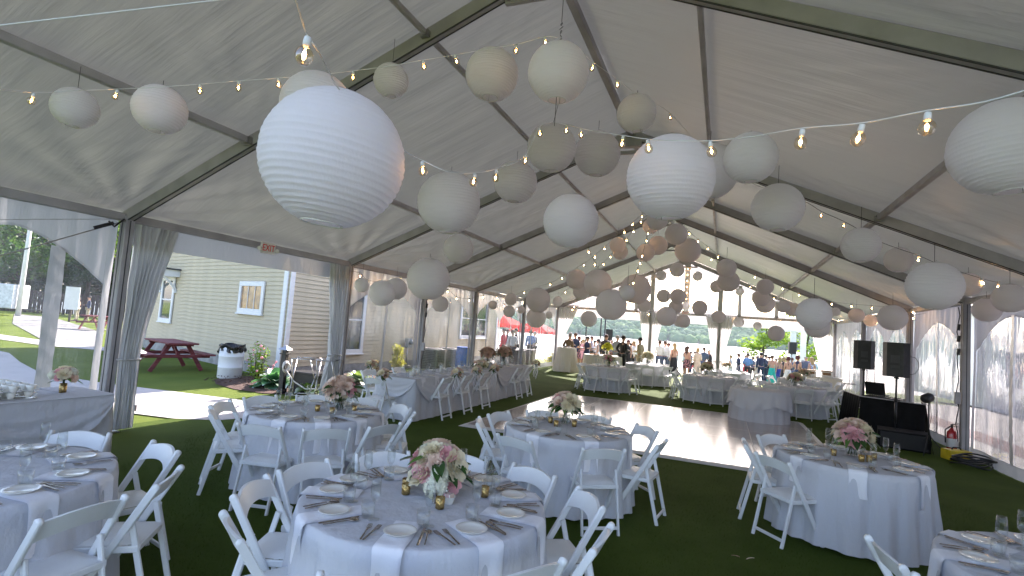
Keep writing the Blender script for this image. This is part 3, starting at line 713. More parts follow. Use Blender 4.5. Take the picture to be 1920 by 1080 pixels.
def bulb_meshes():
    g = MB(); g.lathe([(.0085, 0), (.013, -.005), (.0225, -.018), (.0255, -.032), (.0225, -.047), (.013, -.056), (.001, -.059)], 14, caps=(False, False))
    s = MB(); s.lathe([(.005, .026), (.010, .024), (.0115, .012), (.011, -.003), (.008, -.005)], 10)
    f = MB(); f.ball((0, 0, -.028), .006, 6, 5, (1, 1, 1.7))
    return g.mesh('bulb_glass', M['bulb']), s.mesh('bulb_socket', M['white_wire']), f.mesh('bulb_filament', M['filament'])
BG, BS, BF = bulb_meshes()
for lb, pts in STRINGS:
    t = thing('bulb_string', lb, 'string lights', pts[0][:3], 0, 'bulb strings under the canopy')
    o = Vector(pts[0][:3]); P_ = [Vector(p[:3])-o for p in pts]
    # smooth the cord (Catmull-Rom) and let it sag between bulbs
    cur = []
    for i in range(len(P_)-1):
        p0, p1, p2, p3 = P_[max(0, i-1)], P_[i], P_[i+1], P_[min(len(P_)-1, i+2)]
        for q in range(5):
            u = q/5; a = 2*p1+(p2-p0)*u+(2*p0-5*p1+4*p2-p3)*u*u+(3*p1-p0-3*p2+p3)*u**3
            cur.append(a*.5)
    cur.append(P_[-1])
    b = MB(); near = min((Vector(p[:3])-CAM).length for p in pts) < 6.5
    b.tube(cur, .0028 if near else .0035, 5); b.build('cord', M['white_wire'] if near else M['wire'], t)
    for p in pts:
        if not p[3]: continue
        q = Vector(p[:3]); d = (q-CAM).length; rx, ry = rnd.uniform(-.25, .25), rnd.uniform(-.25, .25)
        if d < 9: bu = put('bulb', BG, t, q-o-Vector((0, 0, .03)), (rx, ry, 0))
        else: bu = put('bulb', BF, t, q-o-Vector((0, 0, .02)), (rx, ry, 0), 1.7)
        put('socket', BS, bu); 
        if d < 9: put('filament', BF, bu)
def bulbs_on(lb, pts):
    t = thing('bulb_string', lb, 'string lights', pts[0], 0, 'bulb strings under the canopy'); o = Vector(pts[0])
    b = MB(); b.tube([Vector(p)-o for p in pts], .003, 4); b.build('cord', M['wire'], t)
    for p in pts[1::1]:
        bu = put('bulb', BF, t, Vector(p)-o-Vector((0, 0, .03)), scale=1.7); put('socket', BS, bu)
bulbs_on('bulb string along the left half of the gable beam', [(-5.9+i*.62, 25.42, EH-.06) for i in range(9)])
bulbs_on('bulb string along the right half of the gable beam', [(.9+i*.62, 25.42, EH-.06) for i in range(8)])
bulbs_on('upright bulb string on the centre mullion of the gable window', [(.08, 25.5, EH+.2+i*.28) for i in range(8)])
bulbs_on('bulb string following the left gable rafter', [(-5.7+i*.5, 25.4, roof(-5.7+i*.5)-.28) for i in range(11)])
bulbs_on('bulb string on the right eave above the corner of the dance floor', [(5.85, 14.2+i*.8, EH-.2) for i in range(6)])
c = MB(); c.tube([(-1.94, 1.23, 3.09), (-1.65, 1.34, 3.15), (-1.17, 1.53, 3.25), (-0.63, 1.74, 3.36), (-0.29, 1.88, 3.42)], .0035, 5)
tag(c.build('plain_cable', M['white_wire']), 'thin plain white cable crossing the upper left corner of the tent', 'cable')
# ================================================================ DANCE FLOOR
def wood_tile():
    m, t, o = nt('parquet_laminate'); L = t.links
    p = t.nodes.new('ShaderNodeBsdfPrincipled')
    tc = t.nodes.new('ShaderNodeTexCoord'); oi = t.nodes.new('ShaderNodeObjectInfo')
    mp = t.nodes.new('ShaderNodeMapping'); mp.inputs['Scale'].default_value = (1.2, 14, 1)
    L.new(tc.outputs['Object'], mp.inputs[0])
    ad = t.nodes.new('ShaderNodeVectorMath'); ad.operation = 'ADD'; L.new(mp.outputs[0], ad.inputs[0]); L.new(oi.outputs['Location'], ad.inputs[1])
    n = t.nodes.new('ShaderNodeTexNoise'); n.inputs['Scale'].default_value = 2.2; n.inputs['Detail'].default_value = 8; L.new(ad.outputs[0], n.inputs['Vector'])
    cr = t.nodes.new('ShaderNodeValToRGB'); e = cr.color_ramp.elements
    e[0].position = .3; e[0].color = (.27, .15, .085, 1); e[1].position = .72; e[1].color = (.42, .27, .17, 1)
    L.new(n.outputs[0], cr.inputs[0]); L.new(cr.outputs[0], p.inputs['Base Color'])
    n2 = t.nodes.new('ShaderNodeTexNoise'); n2.inputs['Scale'].default_value = 1.6; n2.inputs['Detail'].default_value = 6
    L.new(tc.outputs['Object'], n2.inputs['Vector'])
    mr = t.nodes.new('ShaderNodeMapRange'); mr.inputs[3].default_value = .12; mr.inputs[4].default_value = .30
    L.new(n2.outputs[0], mr.inputs[0]); L.new(mr.outputs[0], p.inputs['Roughness'])
    p.inputs['Coat Weight'].default_value = 1.0; p.inputs['Coat Roughness'].default_value = .14; p.inputs['Specular IOR Level'].default_value = .8
    bp = t.nodes.new('ShaderNodeBump'); bp.inputs['Strength'].default_value = .06; bp.inputs['Distance'].default_value = .01
    L.new(n.outputs[0], bp.inputs['Height']); L.new(bp.outputs[0], p.inputs['Normal']); L.new(p.outputs[0], o.inputs[0]); return m
M['parquet'] = wood_tile()
M['white_trim'] = mat('white_metal_trim', (.66, .65, .63), .4, .06, 6)
DX0, DY0, DS, DN = -2.5, 8.72, 1.2, 5
df = thing('dance_floor', 'portable wooden dance floor with white edge trim in the middle of the turf', 'dance floor', (DX0, DY0, 0))
b = MB(); b.box((0, 0, 0), (DS-.006, DS-.006, .028)); tile_me = b.mesh('floor_tile', M['parquet'])
b = MB()
for k in range(4): b.box((0, -DS/2+DS/8+k*DS/4, .0145), (DS-.012, .003, .0012))
line_me = b.mesh('tile_joint', M['alu_dark'])
for i in range(DN):
    for j in range(DN):
        q = put('floor_tile', tile_me, df, (DS*(i+.5), DS*(j+.5), .018), (0, 0, pi/2 if (i+j) % 2 else 0))
b = MB()
for k in range(1, DN):
    b.box((DS*k, DS*DN/2, .0325), (.012, DS*DN, .002)); b.box((DS*DN/2, DS*k, .0322), (DS*DN, .012, .0018))
b.build('floor_seam', M['white_trim'], df)
W = DS*DN
for (x0, y0, x1, y1) in ((-.12, -.12, W+.12, 0), (-.12, W, W+.12, W+.12), (-.12, 0, 0, W), (W, 0, W+.12, W)):
    b = MB(); cx, cy = (x0+x1)/2, (y0+y1)/2; hx, hy = (x1-x0)/2, (y1-y0)/2
    b.add([(x0, y0, .003), (x1, y0, .003), (x1, y1, .003), (x0, y1, .003)]+[(max(x0, 0 if x1-x0 > y1-y0 else (x0 if x0 >= W else x0+.07)), y0 if y0 >= W else (y0+.07 if x1-x0 > .5 else y0), .034),
           (x1 if x0 < 0 and x1 <= .001 else min(x1, W if x1-x0 > y1-y0 else W+.05), y0 if y0 >= W else (y0+.07 if x1-x0 > .5 else y0), .034),
           (x1 if x0 < 0 and x1 <= .001 else min(x1, W if x1-x0 > y1-y0 else W+.05), y1-.07 if y0 >= W else y1, .034),
           (max(x0, 0 if x1-x0 > y1-y0 else (x0 if x0 >= W else x0+.07)), y1-.07 if y0 >= W else y1, .034)],
          [(0, 1, 5, 4), (1, 2, 6, 5), (2, 3, 7, 6), (3, 0, 4, 7), (4, 5, 6, 7)])
    b.build('edge_trim', M['white_trim'], df)

# ================================================================ FOLDING CHAIR
def chair_parts():
    P = []
    b = MB()                                                # padded seat with rounded corners
    def seat(u, v):
        x = (u-.5)*.40; y = -.185+.385*v; ex = abs(u-.5)*2; ey = abs(v-.5)*2
        return (x*(1-.06*(1-v)), y, .452+.022*(1-ex**6)*(1-ey**6))
    b.grid(seat, 10, 10); P.append(('seat', b.mesh('chair_seat', M['chair'])))
    b = MB()
    for s in (-1, 1): b.bar((s*.198, -.19, .430), (s*.205, .20, .430), .022, .040, (0, 0, 1), .005)
    b.bar((-.19, .195, .430), (.19, .195, .430), .022, .040, (0, 0, 1), .005); b.bar((-.185, -.185, .430), (.185, -.185, .430), .022, .040, (0, 0, 1), .005)
    P.append(('seat_frame', b.mesh('seat_frame', M['chair'])))
    b = MB()                                                # curved back board, arched above and hollow below
    def back(u, v, off):
        s = u*2-1; x = s*.208; top = .815-.030*s*s; bot = .690-.048*s*s*1.0+.018
        bot = .675+.035*(1-s*s); z = bot+(top-bot)*v
        lean = -(z-.44)*.52; y = -.055+lean*1.0-.030*(1-s*s)
        return (x, y+off, z)
    n = 12
    b.grid(lambda u, v: back(u, v, -.010), n, 3); b.grid(lambda u, v: back(1-u, v, .010), n, 3)
    b.grid(lambda u, v: back(u, 1, -.010+.020*v), n, 1); b.grid(lambda u, v: back(1-u, 0, -.010+.020*v), n, 1)
    P.append(('back_board', b.mesh('back_board', M['chair'])))
    for s in (-1, 1):
        b = MB(); a = Vector((s*.222, .215, 0)); c = Vector((s*.222, -.255, .795))
        b.bar(a, c, .026, .046, (0, .5, 1), .006)
        d = (c-a).normalized(); b.lathe([(.001, -.013), (.023, -.012), (.023, .012), (.001, .013)], 12)
        # turn the rounded tip sideways
        k = len(b.v)-48
        for q in range(k, len(b.v)):
            x, y, z = b.v[q]; b.v[q] = (c.x+z, c.y+x, c.z+y)
        P.append(('upright', b.mesh('upright', M['chair'])))
    for s in (-1, 1):
        b = MB(); b.bar((s*.190, -.285, 0), (s*.190, -.135, .585), .022, .036, (0, 1, .2), .005)
        b.lathe([(.006, -.006), (.006, .006)], 8, (s*.19, -.14, .57))
        P.append(('rear_leg', b.mesh('rear_leg', M['chair'])))
    b = MB(); b.bar((-.18, -.275, .07), (.18, -.275, .07), .018, .030, (0, 0, 1), .004); P.append(('stretcher', b.mesh('stretcher', M['chair'])))
    b = MB(); b.bar((-.21, .155, .11), (.21, .155, .11), .016, .026, (0, 0, 1), .004); P.append(('stretcher', b.mesh('stretcher_front', M['chair'])))
    return P
CP = chair_parts()
chair0 = thing('folding_chair', 'proto', 'chair', (0, 0, 0), 0, 'white folding chairs at the tables')
for nm, me in CP: put(nm, me, chair0)
used = [False]
def chair(x, y, rz, label, z=0.0, dx=0):
    rz += rnd.uniform(-.05, .05)
    if not used[0]:
        used[0] = True; chair0.location = (x, y, z); chair0.rotation_euler = (0, 0, rz); chair0['label'] = label; chair0.scale = (.93, .93, .965); return chair0
    return copy_tree(chair0, (x, y, z), rz, label, scale=(.93, .93, .965))

# ================================================================ TABLEWARE
def flute():
    b = MB(); b.lathe([(.001, .0), (.033, .001), (.034, .003), (.010, .006), (.0042, .014), (.004, .085), (.010, .095), (.024, .118), (.0275, .150), (.026, .190), (.0225, .225), (.021, .225), (.025, .19), (.0262, .15), (.022, .12), (.004, .100)], 14, caps=(True, True)); return b.mesh('flute', M['glass'])
def tumbler():
    b = MB(); b.lathe([(.028, 0), (.031, .004), (.036, .045), (.038, .085), (.0365, .085), (.033, .04), (.028, .010), (.001, .009)], 14); return b.mesh('tumbler', M['glass'])
def wineglass():
    b = MB(); b.lathe([(.001, 0), (.036, .001), (.036, .003), (.008, .007), (.0042, .016), (.004, .075), (.014, .085), (.034, .110), (.039, .140), (.034, .175), (.0325, .175), (.037, .14), (.032, .112), (.004, .09)], 14, caps=(True, True)); return b.mesh('wine_glass', M['glass'])
def plate():
    b = MB(); b.lathe([(.045, 0), (.050, .003), (.066, .006), (.083, .013), (.0845, .0145), (.083, .0155), (.067, .0095), (.055, .0075), (.052, .0065), (.001, .0062)], 40, caps=(True, True)); return b.mesh('plate', M['plate'])
def fork():
    b = MB(); b.grid(lambda u, v: ((u-.5)*(.011-.006*sin(pi*min(1, v*1.1))), -.10+.135*v, .003+.004*sin(pi*v)), 2, 8)
    b.grid(lambda u, v: ((u-.5)*(.006+.020*v), .035+.022*v, .0035-.003*v), 3, 3)
    for k in range(4): b.bar((-.0105+k*.007, .056, .001), (-.0095+k*.0063, .100, .0045), .0032, .0018)
    b.bar((0, -.10, .003), (0, .035, .005), .008, .003); return b.mesh('fork', M['silver'])
def knife():
    b = MB(); b.bar((0, -.105, .0045), (0, .005, .0045), .012, .005, (0, 0, 1), .0015); b.bar((0, .005, .004), (.001, .110, .004), .015, .0016); return b.mesh('knife', M['silver'])
def spoon():
    b = MB(); b.bar((0, -.09, .003), (0, .05, .0045), .007, .003); b.ball((0, .072, .003), .019, 10, 6, (1, 1.5, .22)); return b.mesh('spoon', M['silver'])
def napkin(wd=.15, inl=.27, drop=.20, R_=.77, seed=0):
    """folded napkin: lies radially, outer end hanging over the table edge. Local origin on the table edge, +Y inward"""
    L = inl+drop
    def fn(u, v, e=0):
        s = -drop+L*v; x = (u-.5)*wd*(1+.08*noise.noise(Vector((s*6, seed, 0))))
        k = .010*noise.noise(Vector((u*2, s*9, seed)))
        if s > .02: return (x, s, .0045+.002*(1-abs(u-.5)*2)+k*.35+e)
        if s > -.02: a = (s+.02)/.04; return (x, .006*a-.010*(1-a)-.002, .0045-.018*(1-a)**1.5+e)
        return (x*(1-.06*sin((-s)*12)), -.0135-e-.012*sin(u*6+seed)*min(1, -s*8), s+.002)
    b = MB(); b.grid(fn, 8, 34); b.grid(lambda u, v: fn(1-u, v, -.0025), 8, 34); b.grid(lambda u, v: fn(.06+u*.88, .02+v*.96, .003), 8, 34)
    return b.mesh('napkin', M['napkin'])
G_FL, G_TU, G_WI, G_PL, G_FK, G_KN, G_SP = flute(), tumbler(), wineglass(), plate(), fork(), knife(), spoon()
NAPS = [napkin(seed=s, inl=.34, drop=.24+.05*(s % 3)) for s in range(5)]
def votive_mesh():
    b = MB(); b.lathe([(.022, 0), (.026, .003), (.0265, .03), (.0285, .066), (.0265, .066), (.024, .03), (.020, .012), (.001, .012)], 16); return b.mesh('votive_cup', M['gold'])
G_VO = votive_mesh()
ORD = ['first', 'second', 'third', 'fourth', 'fifth', 'sixth', 'seventh', 'eighth', 'ninth', 'tenth', 'eleventh', 'twelfth']
def item(name, me, lb, cat, p, rz=0., grp=None, sc=1.0):
    o = put(name, me, None, p, (0, 0, rz), sc); return tag(o, lb, cat, grp)
TZ = .768
def setting(cx, cy, a, r, phr, full=True, lite=False):
    """one place setting at angle a of a round table with cloth radius r"""
    rz = a+pi/2; c, s = cos(a), sin(a)
    def W(rad, side): return (cx+c*rad-s*side, cy+s*rad+c*side)      # side > 0: to the right of the sitter? (counter-clockwise)
    j = lambda q: rnd.uniform(-q, q)
    if not lite or full:
        x, y = W(r, j(.01)); nz = rz+pi
        item('napkin', rnd.choice(NAPS), 'white folded napkin, '+phr, 'napkin', (x, y, TZ-.001), rz+j(.08), 'folded napkins at the place settings')
    x, y = W(r-.175, j(.012)); item('plate', G_PL, 'small ivory plate, '+phr, 'plate', (x, y, TZ+.008), 0, 'side plates')
    if full:
        for k, (me, nm, sd, w_) in enumerate(((G_FK, 'fork', 1, .135), (G_FK, 'fork', 1, .170), (G_KN, 'knife', -1, .118), (G_SP, 'spoon', -1, .145))):
            x, y = W(r-.155, -sd*(w_)+j(.004))
            which = {0: 'inner fork', 1: 'outer fork', 2: 'table knife', 3: 'teaspoon'}[k]
            item(nm, me, which+', '+phr, nm, (x, y, TZ+.002+.001*k), rz+j(.12), 'cutlery on the white cloths')
    x, y = W(r-.33, -.16+j(.03)); item('flute_glass', G_FL, 'champagne flute, '+phr, 'glass', (x, y, TZ), j(1), 'glasses on the tables')
    x, y = W(r-.31, .11+j(.04)); item('tumbler', G_TU, 'water tumbler, '+phr, 'glass', (x, y, TZ), j(1), 'glasses on the tables')
def cloth_mesh(r, h=.765, drop=None, nf=18, amp=.045, seed=0, flare=.05, hem=.02):
    """round cloth: flat top, rolled edge, skirt in deepening vertical folds"""
    NU = 180; rnd2 = random.Random(seed); ph = rnd2.random()*6
    prof = [(0, 0), (.35, 0), (.7, 0), (.93, 0), (.975, -.001), (.995, -.006)]
    rows = []
    def F(u, v):
        a = tau*u
        f = v*18
        if f <= 5: k = int(f); q = f-k; r0, z0 = prof[k]; r1, z1 = prof[min(5, k+1)]; return (r*(r0+(r1-r0)*q)*cos(a), r*(r0+(r1-r0)*q)*sin(a), h+(z0+(z1-z0)*q))
        d = (f-5)/13; zz = h-.006-(h-.006-hem)*d
        n1 = noise.noise(Vector((cos(a)*2.2, sin(a)*2.2, seed)))
        wv = sin(nf*a+2.2*n1+ph); wv2 = sin((nf*2.3)*a+ph*2+3*n1)
        am = amp*min(1, d*1.6)**.8*(.6+.6*abs(n1)*2)
        rr = r+.006+flare*d**1.3+am*(wv*.75+.25*wv2)*(.5+.5*d)
        return (rr*cos(a), rr*sin(a), zz+.012*sin(3*a+ph)*d**3)
    b = MB(); b.grid(F, NU, 18, closed_u=True); return b.mesh('tablecloth', M['cloth'])
def round_table(cx, cy, r, phr, chairs, seats, rank, cseed, flow=None, full=True, lite=False, chair_r=.86, votives=3):
    t = thing('round_table', 'round folding table under the cloth of the '+phr, 'table', (cx, cy, 0), 0, 'round banquet tables')
    b = MB(); b.lathe([(r-.012, .735), (r-.008, .757), (r-.02, .760)], 48); b.build('tabletop', M['chair'], t)
    for k in range(4):
        a = pi/4+k*pi/2; b = MB(); b.tube([(r*.55*cos(a), r*.55*sin(a), 0.0), (r*.5*cos(a), r*.5*sin(a), .735)], .014, 8); b.build('leg', M['steel'], t)
    cl = cloth_mesh(r, seed=cseed).name
    o = put('tablecloth', bpy.data.meshes[cl], None, (cx, cy, 0), (0, 0, cseed)); tag(o, 'white floor-length cloth draped over the '+phr, 'tablecloth', 'white round tablecloths')
    base = math.atan2(-cy, CAM.x-cx)                       # direction of the camera side
    def key(a): return (base-R(a)) % tau
    allk = sorted(set(chairs)|set(seats), key=lambda a: key(a))
    nm = lambda a, l: ORD[sorted(l, key=key).index(a)]
    for a in chairs:
        cr = chair_r+rnd.uniform(-.02, .05)
        ra = R(a); chair(cx+cr*r/.77*cos(ra), cy+cr*r/.77*sin(ra), ra+pi/2, 'white folding chair, %s clockwise from camera side, %s' % (nm(a, chairs), phr))
    for a in seats: setting(cx, cy, R(a), r, '%s seat clockwise from camera side, %s' % (nm(a, seats), phr), full, lite)
    return t

# ---------------------------------------------------------------- flowers
M['petal_pink'] = thin('pink_petals', (.82, .47, .50), (.85, .45, .48), .3, var=.18, ns=25, gloss=.05)
M['petal_blush'] = thin('blush_petals', (.85, .70, .60), (.9, .68, .56), .3, var=.12, ns=25, gloss=.05)
M['petal_cream'] = thin('cream_petals', (.84, .77, .58), (.85, .75, .5), .3, var=.12, ns=25, gloss=.05)
M['petal_white'] = thin('white_petals', (.86, .86, .74), (.85, .85, .7), .3, var=.08, ns=25, gloss=.05)
M['petal_peach'] = thin('peach_petals', (.60, .40, .30), (.6, .4, .28), .3, var=.15, ns=25, gloss=.05)
M['petal_yellow'] = thin('yellow_petals', (.80, .78, .12), (.8, .8, .1), .3, var=.15, ns=25, gloss=.05)
M['leaf'] = thin('dark_green_leaf', (.035, .085, .025), (.08, .20, .03), .25, var=.3, ns=12, rough=.35, gloss=.6)
M['leaf_light'] = thin('light_green_leaf', (.10, .20, .05), (.2, .4, .06), .3, var=.25, ns=9, rough=.4, gloss=.5)
def peony(seed, rows=5):
    b = MB(); rn = random.Random(seed)
    for q in range(rows):
        n = 4+q*2; R0 = .010+.0080*q; tilt = .12+.165*q
        for k in range(n):
            a = tau*(k+.5*(q % 2))/n+rn.uniform(-.2, .2); w = .018+.0045*q; h = .030+.003*q; tl = tilt+rn.uniform(-.1, .1)
            def fn(u, v):
                s = (u-.5)*2; hh = h*v; ww = w*sin(pi*(.18+.72*v))*s
                rr = R0*(.4+.6*v)+hh*sin(tl)*v+.006*s*s*(-1)+.003*noise.noise(Vector((s*2, v*3, k+q)))
                z = hh*cos(tl*.9)-.004*q+.004*noise.noise(Vector((s*3, v, k*3+q)))
                return (rr*cos(a)-ww*sin(a), rr*sin(a)+ww*cos(a), z)
            b.grid(fn, 4, 4)
    b.ball((0, 0, .004), .014, 8, 5)
    return b.v, b.f, b.sm
def hydrangea(seed):
    b = MB(); rn = random.Random(seed); b.ball((0, 0, .0), .040, 12, 8)
    for k in range(150):
        z = rn.uniform(-.35, 1); a = rn.uniform(0, tau); q = sqrt(max(0, 1-z*z)); nrm = Vector((q*cos(a), q*sin(a), z))
        e = nrm.cross(Vector((0, 0, 1)))
        e = e.normalized() if e.length > .01 else Vector((1, 0, 0)); g = nrm.cross(e); c = nrm*rn.uniform(.044, .052); th = rn.uniform(0, pi)
        for m_ in range(4):
            t1 = th+m_*pi/2; d1 = e*cos(t1)+g*sin(t1); d2 = e*cos(t1+.7)+g*sin(t1+.7); d3 = e*cos(t1-.7)+g*sin(t1-.7)
            b.add([c, c+d2*.007+nrm*.001, c+d1*.0115+nrm*.003, c+d3*.007+nrm*.001], [(0, 1, 2, 3)])
    return b.v, b.f, b.sm
def mk(name, data):
    b = MB(); b.v, b.f, b.sm = data; return b.mesh(name, M['petal_white'])
PEO = [mk('peony', peony(s, 5)) for s in (1, 2)]; ROS = [mk('rose', peony(s, 4)) for s in (5, 6)]; HYD = [mk('hydrangea', hydrangea(3))]
def leaf_mesh(name, l, w, mt, curl=.3):
    b = MB(); b.grid(lambda u, v: ((u-.5)*w*sin(pi*min(1, v*.92+.05))**.8, l*v, -curl*l*v*v+abs(u-.5)*w*.35), 4, 7); return b.mesh(name, mt)
LEAF = leaf_mesh('leaf', .09, .035, M['leaf']); LEAF2 = leaf_mesh('leaf', .08, .022, M['leaf_light'], .5)
def nrm_rot(n):
    return Vector(n).to_track_quat('Z', 'Y').to_euler()
def bouquet(x, y, z, lb, scheme, s=1.0, vase='glass', front=None, blooms=13, grp='flower centrepieces', dense=True, seed=1, vh=.11, vr=.05):
    """scheme: list of (mesh kind, colour) ; front: direction angle of the camera so the named blooms face it"""
    rn = random.Random(seed); t = thing('flower_arrangement', lb, 'flowers', (x, y, z), 0, grp)
    vr *= s; vh *= s
    if vase:
        b = MB(); b.lathe([(vr*.9, 0), (vr, .004), (vr*1.02, vh), (vr*.95, vh), (vr*.9, .01), (.001, .01)], 20)
        b.build('vase', M['glass'] if vase == 'glass' else M['gold'], t)
        b = MB()
        for k in range(9): a = k*.7; b.tube([(vr*.7*cos(a), vr*.7*sin(a), .012), (vr*.3*cos(a+2), vr*.3*sin(a+2), vh+.05*s)], .003*s, 5)
        b.build('stems', M['leaf'], t)['kind'] = 'stuff'
    R0 = .125*s; cz = vh+.085*s
    n = blooms
    for k in range(n):
        ph = k*2.39996+ (front or 0); zz = 1-1.25*(k+.5)/n; q = sqrt(max(0, 1-zz*zz))
        d = Vector((q*cos(ph), q*sin(ph), zz)); kind, colr = scheme[k % len(scheme)]
        me = {'p': rn.choice(PEO), 'r': rn.choice(ROS), 'h': HYD[0]}[kind]
        base = {'p': 1.35, 'r': 1.15, 'h': 1.35}[kind]
        rr = R0*rn.uniform(.70, .98); e = nrm_rot(d+Vector((0, 0, .25)))
        o = put('bloom', me, t, (d.x*rr, d.y*rr, cz+d.z*rr*.85), e, s*base*rn.uniform(.72, .98), M['petal_'+colr])
    nl = 26 if dense else 9
    for k in range(nl):
        a = tau*k/nl+rn.uniform(-.2, .2); el = rn.uniform(-.5, .35)
        o = put('leaf', rn.choice((LEAF, LEAF, LEAF2)), t, (R0*.55*cos(a), R0*.55*sin(a), cz-.045*s+.09*s*rn.random()), (el, rn.uniform(-.4, .4), a-pi/2), s*rn.uniform(1.0, 1.7))
    return t
def votive(x, y, lb, z=TZ):
    t = thing('candle_holder', lb, 'candle holder', (x, y, z), 0, 'gold votive candle holders'); put('cup', G_VO, t)
    b = MB(); b.lathe([(.019, .014), (.019, .040), (.001, .041)], 12); b.build('candle', M['plate'], t); return t

# ================================================================ THE TABLES
T = {'t1': (.07, 2.90, .735, 'front centre table', [-33, 0, 35, 71, 105, 139, 175, -157, -122, -72], [-72, -33, 2, 37, 72, 107, 142, 177, -157, -120]),
     't3': (-2.42, 4.72, .71, 'table beside the path', [-78, -43, -10, 26, 62, 98, 134, 170, -156, -128], [-78, -43, -10, 26, 62, 98, 134, 170, -156, -120]),
     't2': (.15, 5.84, .69, 'table before the dance floor', [-158, -105, -55, -6, 40, 85, 125, 165], [-158, -105, -55, -6, 40, 85, 125, 165]),
     't0': (-2.36, 1.70, .78, 'left edge table', [-28, 4, 34, 76, 120, 160], [-28, 4, 34, 76, 120, 160]),
     'tr': (2.98, 6.45, .68, 'table by DJ booth', [180, -138, 133], [180, -142, 133, 90, 45, 0, -45, -95]),
     'tb': (3.62, 3.75, .73, 'bottom right corner table', [-143, -170], [-120, 180, 140, 100, 60]),
     'a': (-1.72, 17.3, .70, 'far table by head table', [-68, -108, -28, -150, 160, 30, 80, 120], [-68, -108, -28, -150, 160, 30, 80, 120]),
     'b': (1.38, 17.5, .76, 'far middle table', [-78, -118, -38, -160, 0, 160, 60, 110], [-78, -118, -38, -160, 0, 160, 60, 110]),
     'c': (3.62, 16.6, .76, 'table behind cake table', [-85, -45, -10, -130, 180, 35, 130, 80], [-85, -45, -10, -130, 180, 35, 130, 80]),
     'a2': (-.95, 20.9, .80, 'rearmost left table', [-40, 0, -80, 180, 60, 120], [-40, 0, -80, 180, 60, 120]),
     'b2': (1.9, 21.0, .80, 'rearmost middle table', [-30, -80, 180, 10, 60, 120], [-30, -80, 180, 10, 60, 120]),
     'c2': (4.3, 20.2, .80, 'rearmost right table', [-20, 15, -70, 180, 150, 70], [-20, 15, -70, 180, 150, 70])}
for k, (key_, v) in enumerate(T.items()):
    x, y, r, phr, ch, st = v
    near = key_ in ('t1', 't2', 't3', 't0', 'tr', 'tb')
    round_table(x, y, r, phr, ch, st, k, k+1, full=near, lite=not near)
# centrepieces
def toward(x, y): return math.atan2(-y, CAM.x-x)
mixf = [('p', 'pink'), ('p', 'blush'), ('h', 'cream'), ('r', 'cream'), ('r', 'blush'), ('p', 'cream'), ('r', 'pink')]
bouquet(.06, 3.05, TZ, 'big low arrangement of pink peonies and a white hydrangea on the front centre table', [('r', 'cream'), ('p', 'blush'), ('r', 'cream'), ('r', 'blush'), ('r', 'white'), ('r', 'pink'), ('p', 'cream')], 1.15, 'glass', None, 19, seed=3, vh=.07, vr=.055)
fc = bpy.data.objects['flower_arrangement']; tf = toward(.06, 3.05)
for (a, dz, rr, kd, cl, sc) in ((-.02, .045, .135, 'h', 'white', 1.5), (.12, .12, .13, 'h', 'white', 1.2), (-.62, .135, .10, 'p', 'pink', 1.5), (-.95, .09, .125, 'r', 'cream', 1.6), (.55, .13, .105, 'r', 'cream', 1.6), (.62, .065, .115, 'p', 'pink', 1.35), (.15, .185, .07, 'p', 'blush', 1.4), (-.3, .20, .055, 'r', 'blush', 1.5)):
    a2 = tf+a; d = Vector((cos(a2), sin(a2), .35+dz*3))
    put('bloom', {'h': HYD[0], 'p': PEO[0], 'r': ROS[0]}[kd], fc, (rr*cos(a2), rr*sin(a2), dz+.03), nrm_rot(d), sc, M['petal_'+cl])
bouquet(-2.28, 4.92, TZ, 'round arrangement of blush roses with trailing dark leaves on the table beside the path', [('p', 'blush'), ('r', 'cream'), ('p', 'blush'), ('r', 'pink'), ('p', 'cream')], 1.25, 'glass', None, 16, seed=5, vh=.09)
bouquet(.05, 6.05, TZ, 'cream and blush roses with spiky dark leaves on the table before the dance floor', [('p', 'cream'), ('p', 'blush'), ('r', 'blush'), ('p', 'cream'), ('r', 'pink')], 1.2, 'glass', None, 15, seed=6, vh=.09)
bouquet(3.02, 6.55, TZ, 'pale pink and cream peonies on the table in front of the DJ booth', [('p', 'blush'), ('p', 'cream'), ('r', 'blush'), ('p', 'pink')], 1.25, 'glass', None, 16, seed=8, vh=.10)
bouquet(-2.85, 1.75, TZ, 'cream flowers low on the table at the left edge', [('p', 'cream'), ('r', 'cream'), ('p', 'white')], 1.1, 'glass', None, 12, seed=9, vh=.08)
bouquet(-1.72, 17.4, TZ, 'dusky pink flowers with dark leaves on the far table nearest the head table', [('p', 'blush'), ('r', 'pink'), ('r', 'cream')], 1.2, 'glass', None, 12, seed=10)
bouquet(1.3, 17.6, TZ, 'peach and cream flowers on the far table straight behind the dance floor', [('p', 'peach'), ('p', 'cream'), ('r', 'blush')], 1.3, 'glass', None, 13, seed=11)
bouquet(3.62, 16.6, TZ, 'cream and dusky pink flowers on the far table behind the cake table', [('p', 'cream'), ('r', 'pink'), ('p', 'cream')], 1.2, 'glass', None, 12, seed=12)
bouquet(-.95, 21.0, TZ, 'white flower ball on the rearmost table left of the gable post', [('p', 'white'), ('p', 'cream')], 1.5, 'glass', None, 12, seed=13)
bouquet(4.3, 20.3, TZ, 'blush flowers on the rearmost table on the right', [('p', 'blush'), ('r', 'cream')], 1.2, 'glass', None, 12, seed=14)
bouquet(1.9, 21.1, TZ, 'cream flowers on the rearmost table in the middle', [('p', 'cream'), ('r', 'blush')], 1.1, 'glass', None, 10, seed=15)
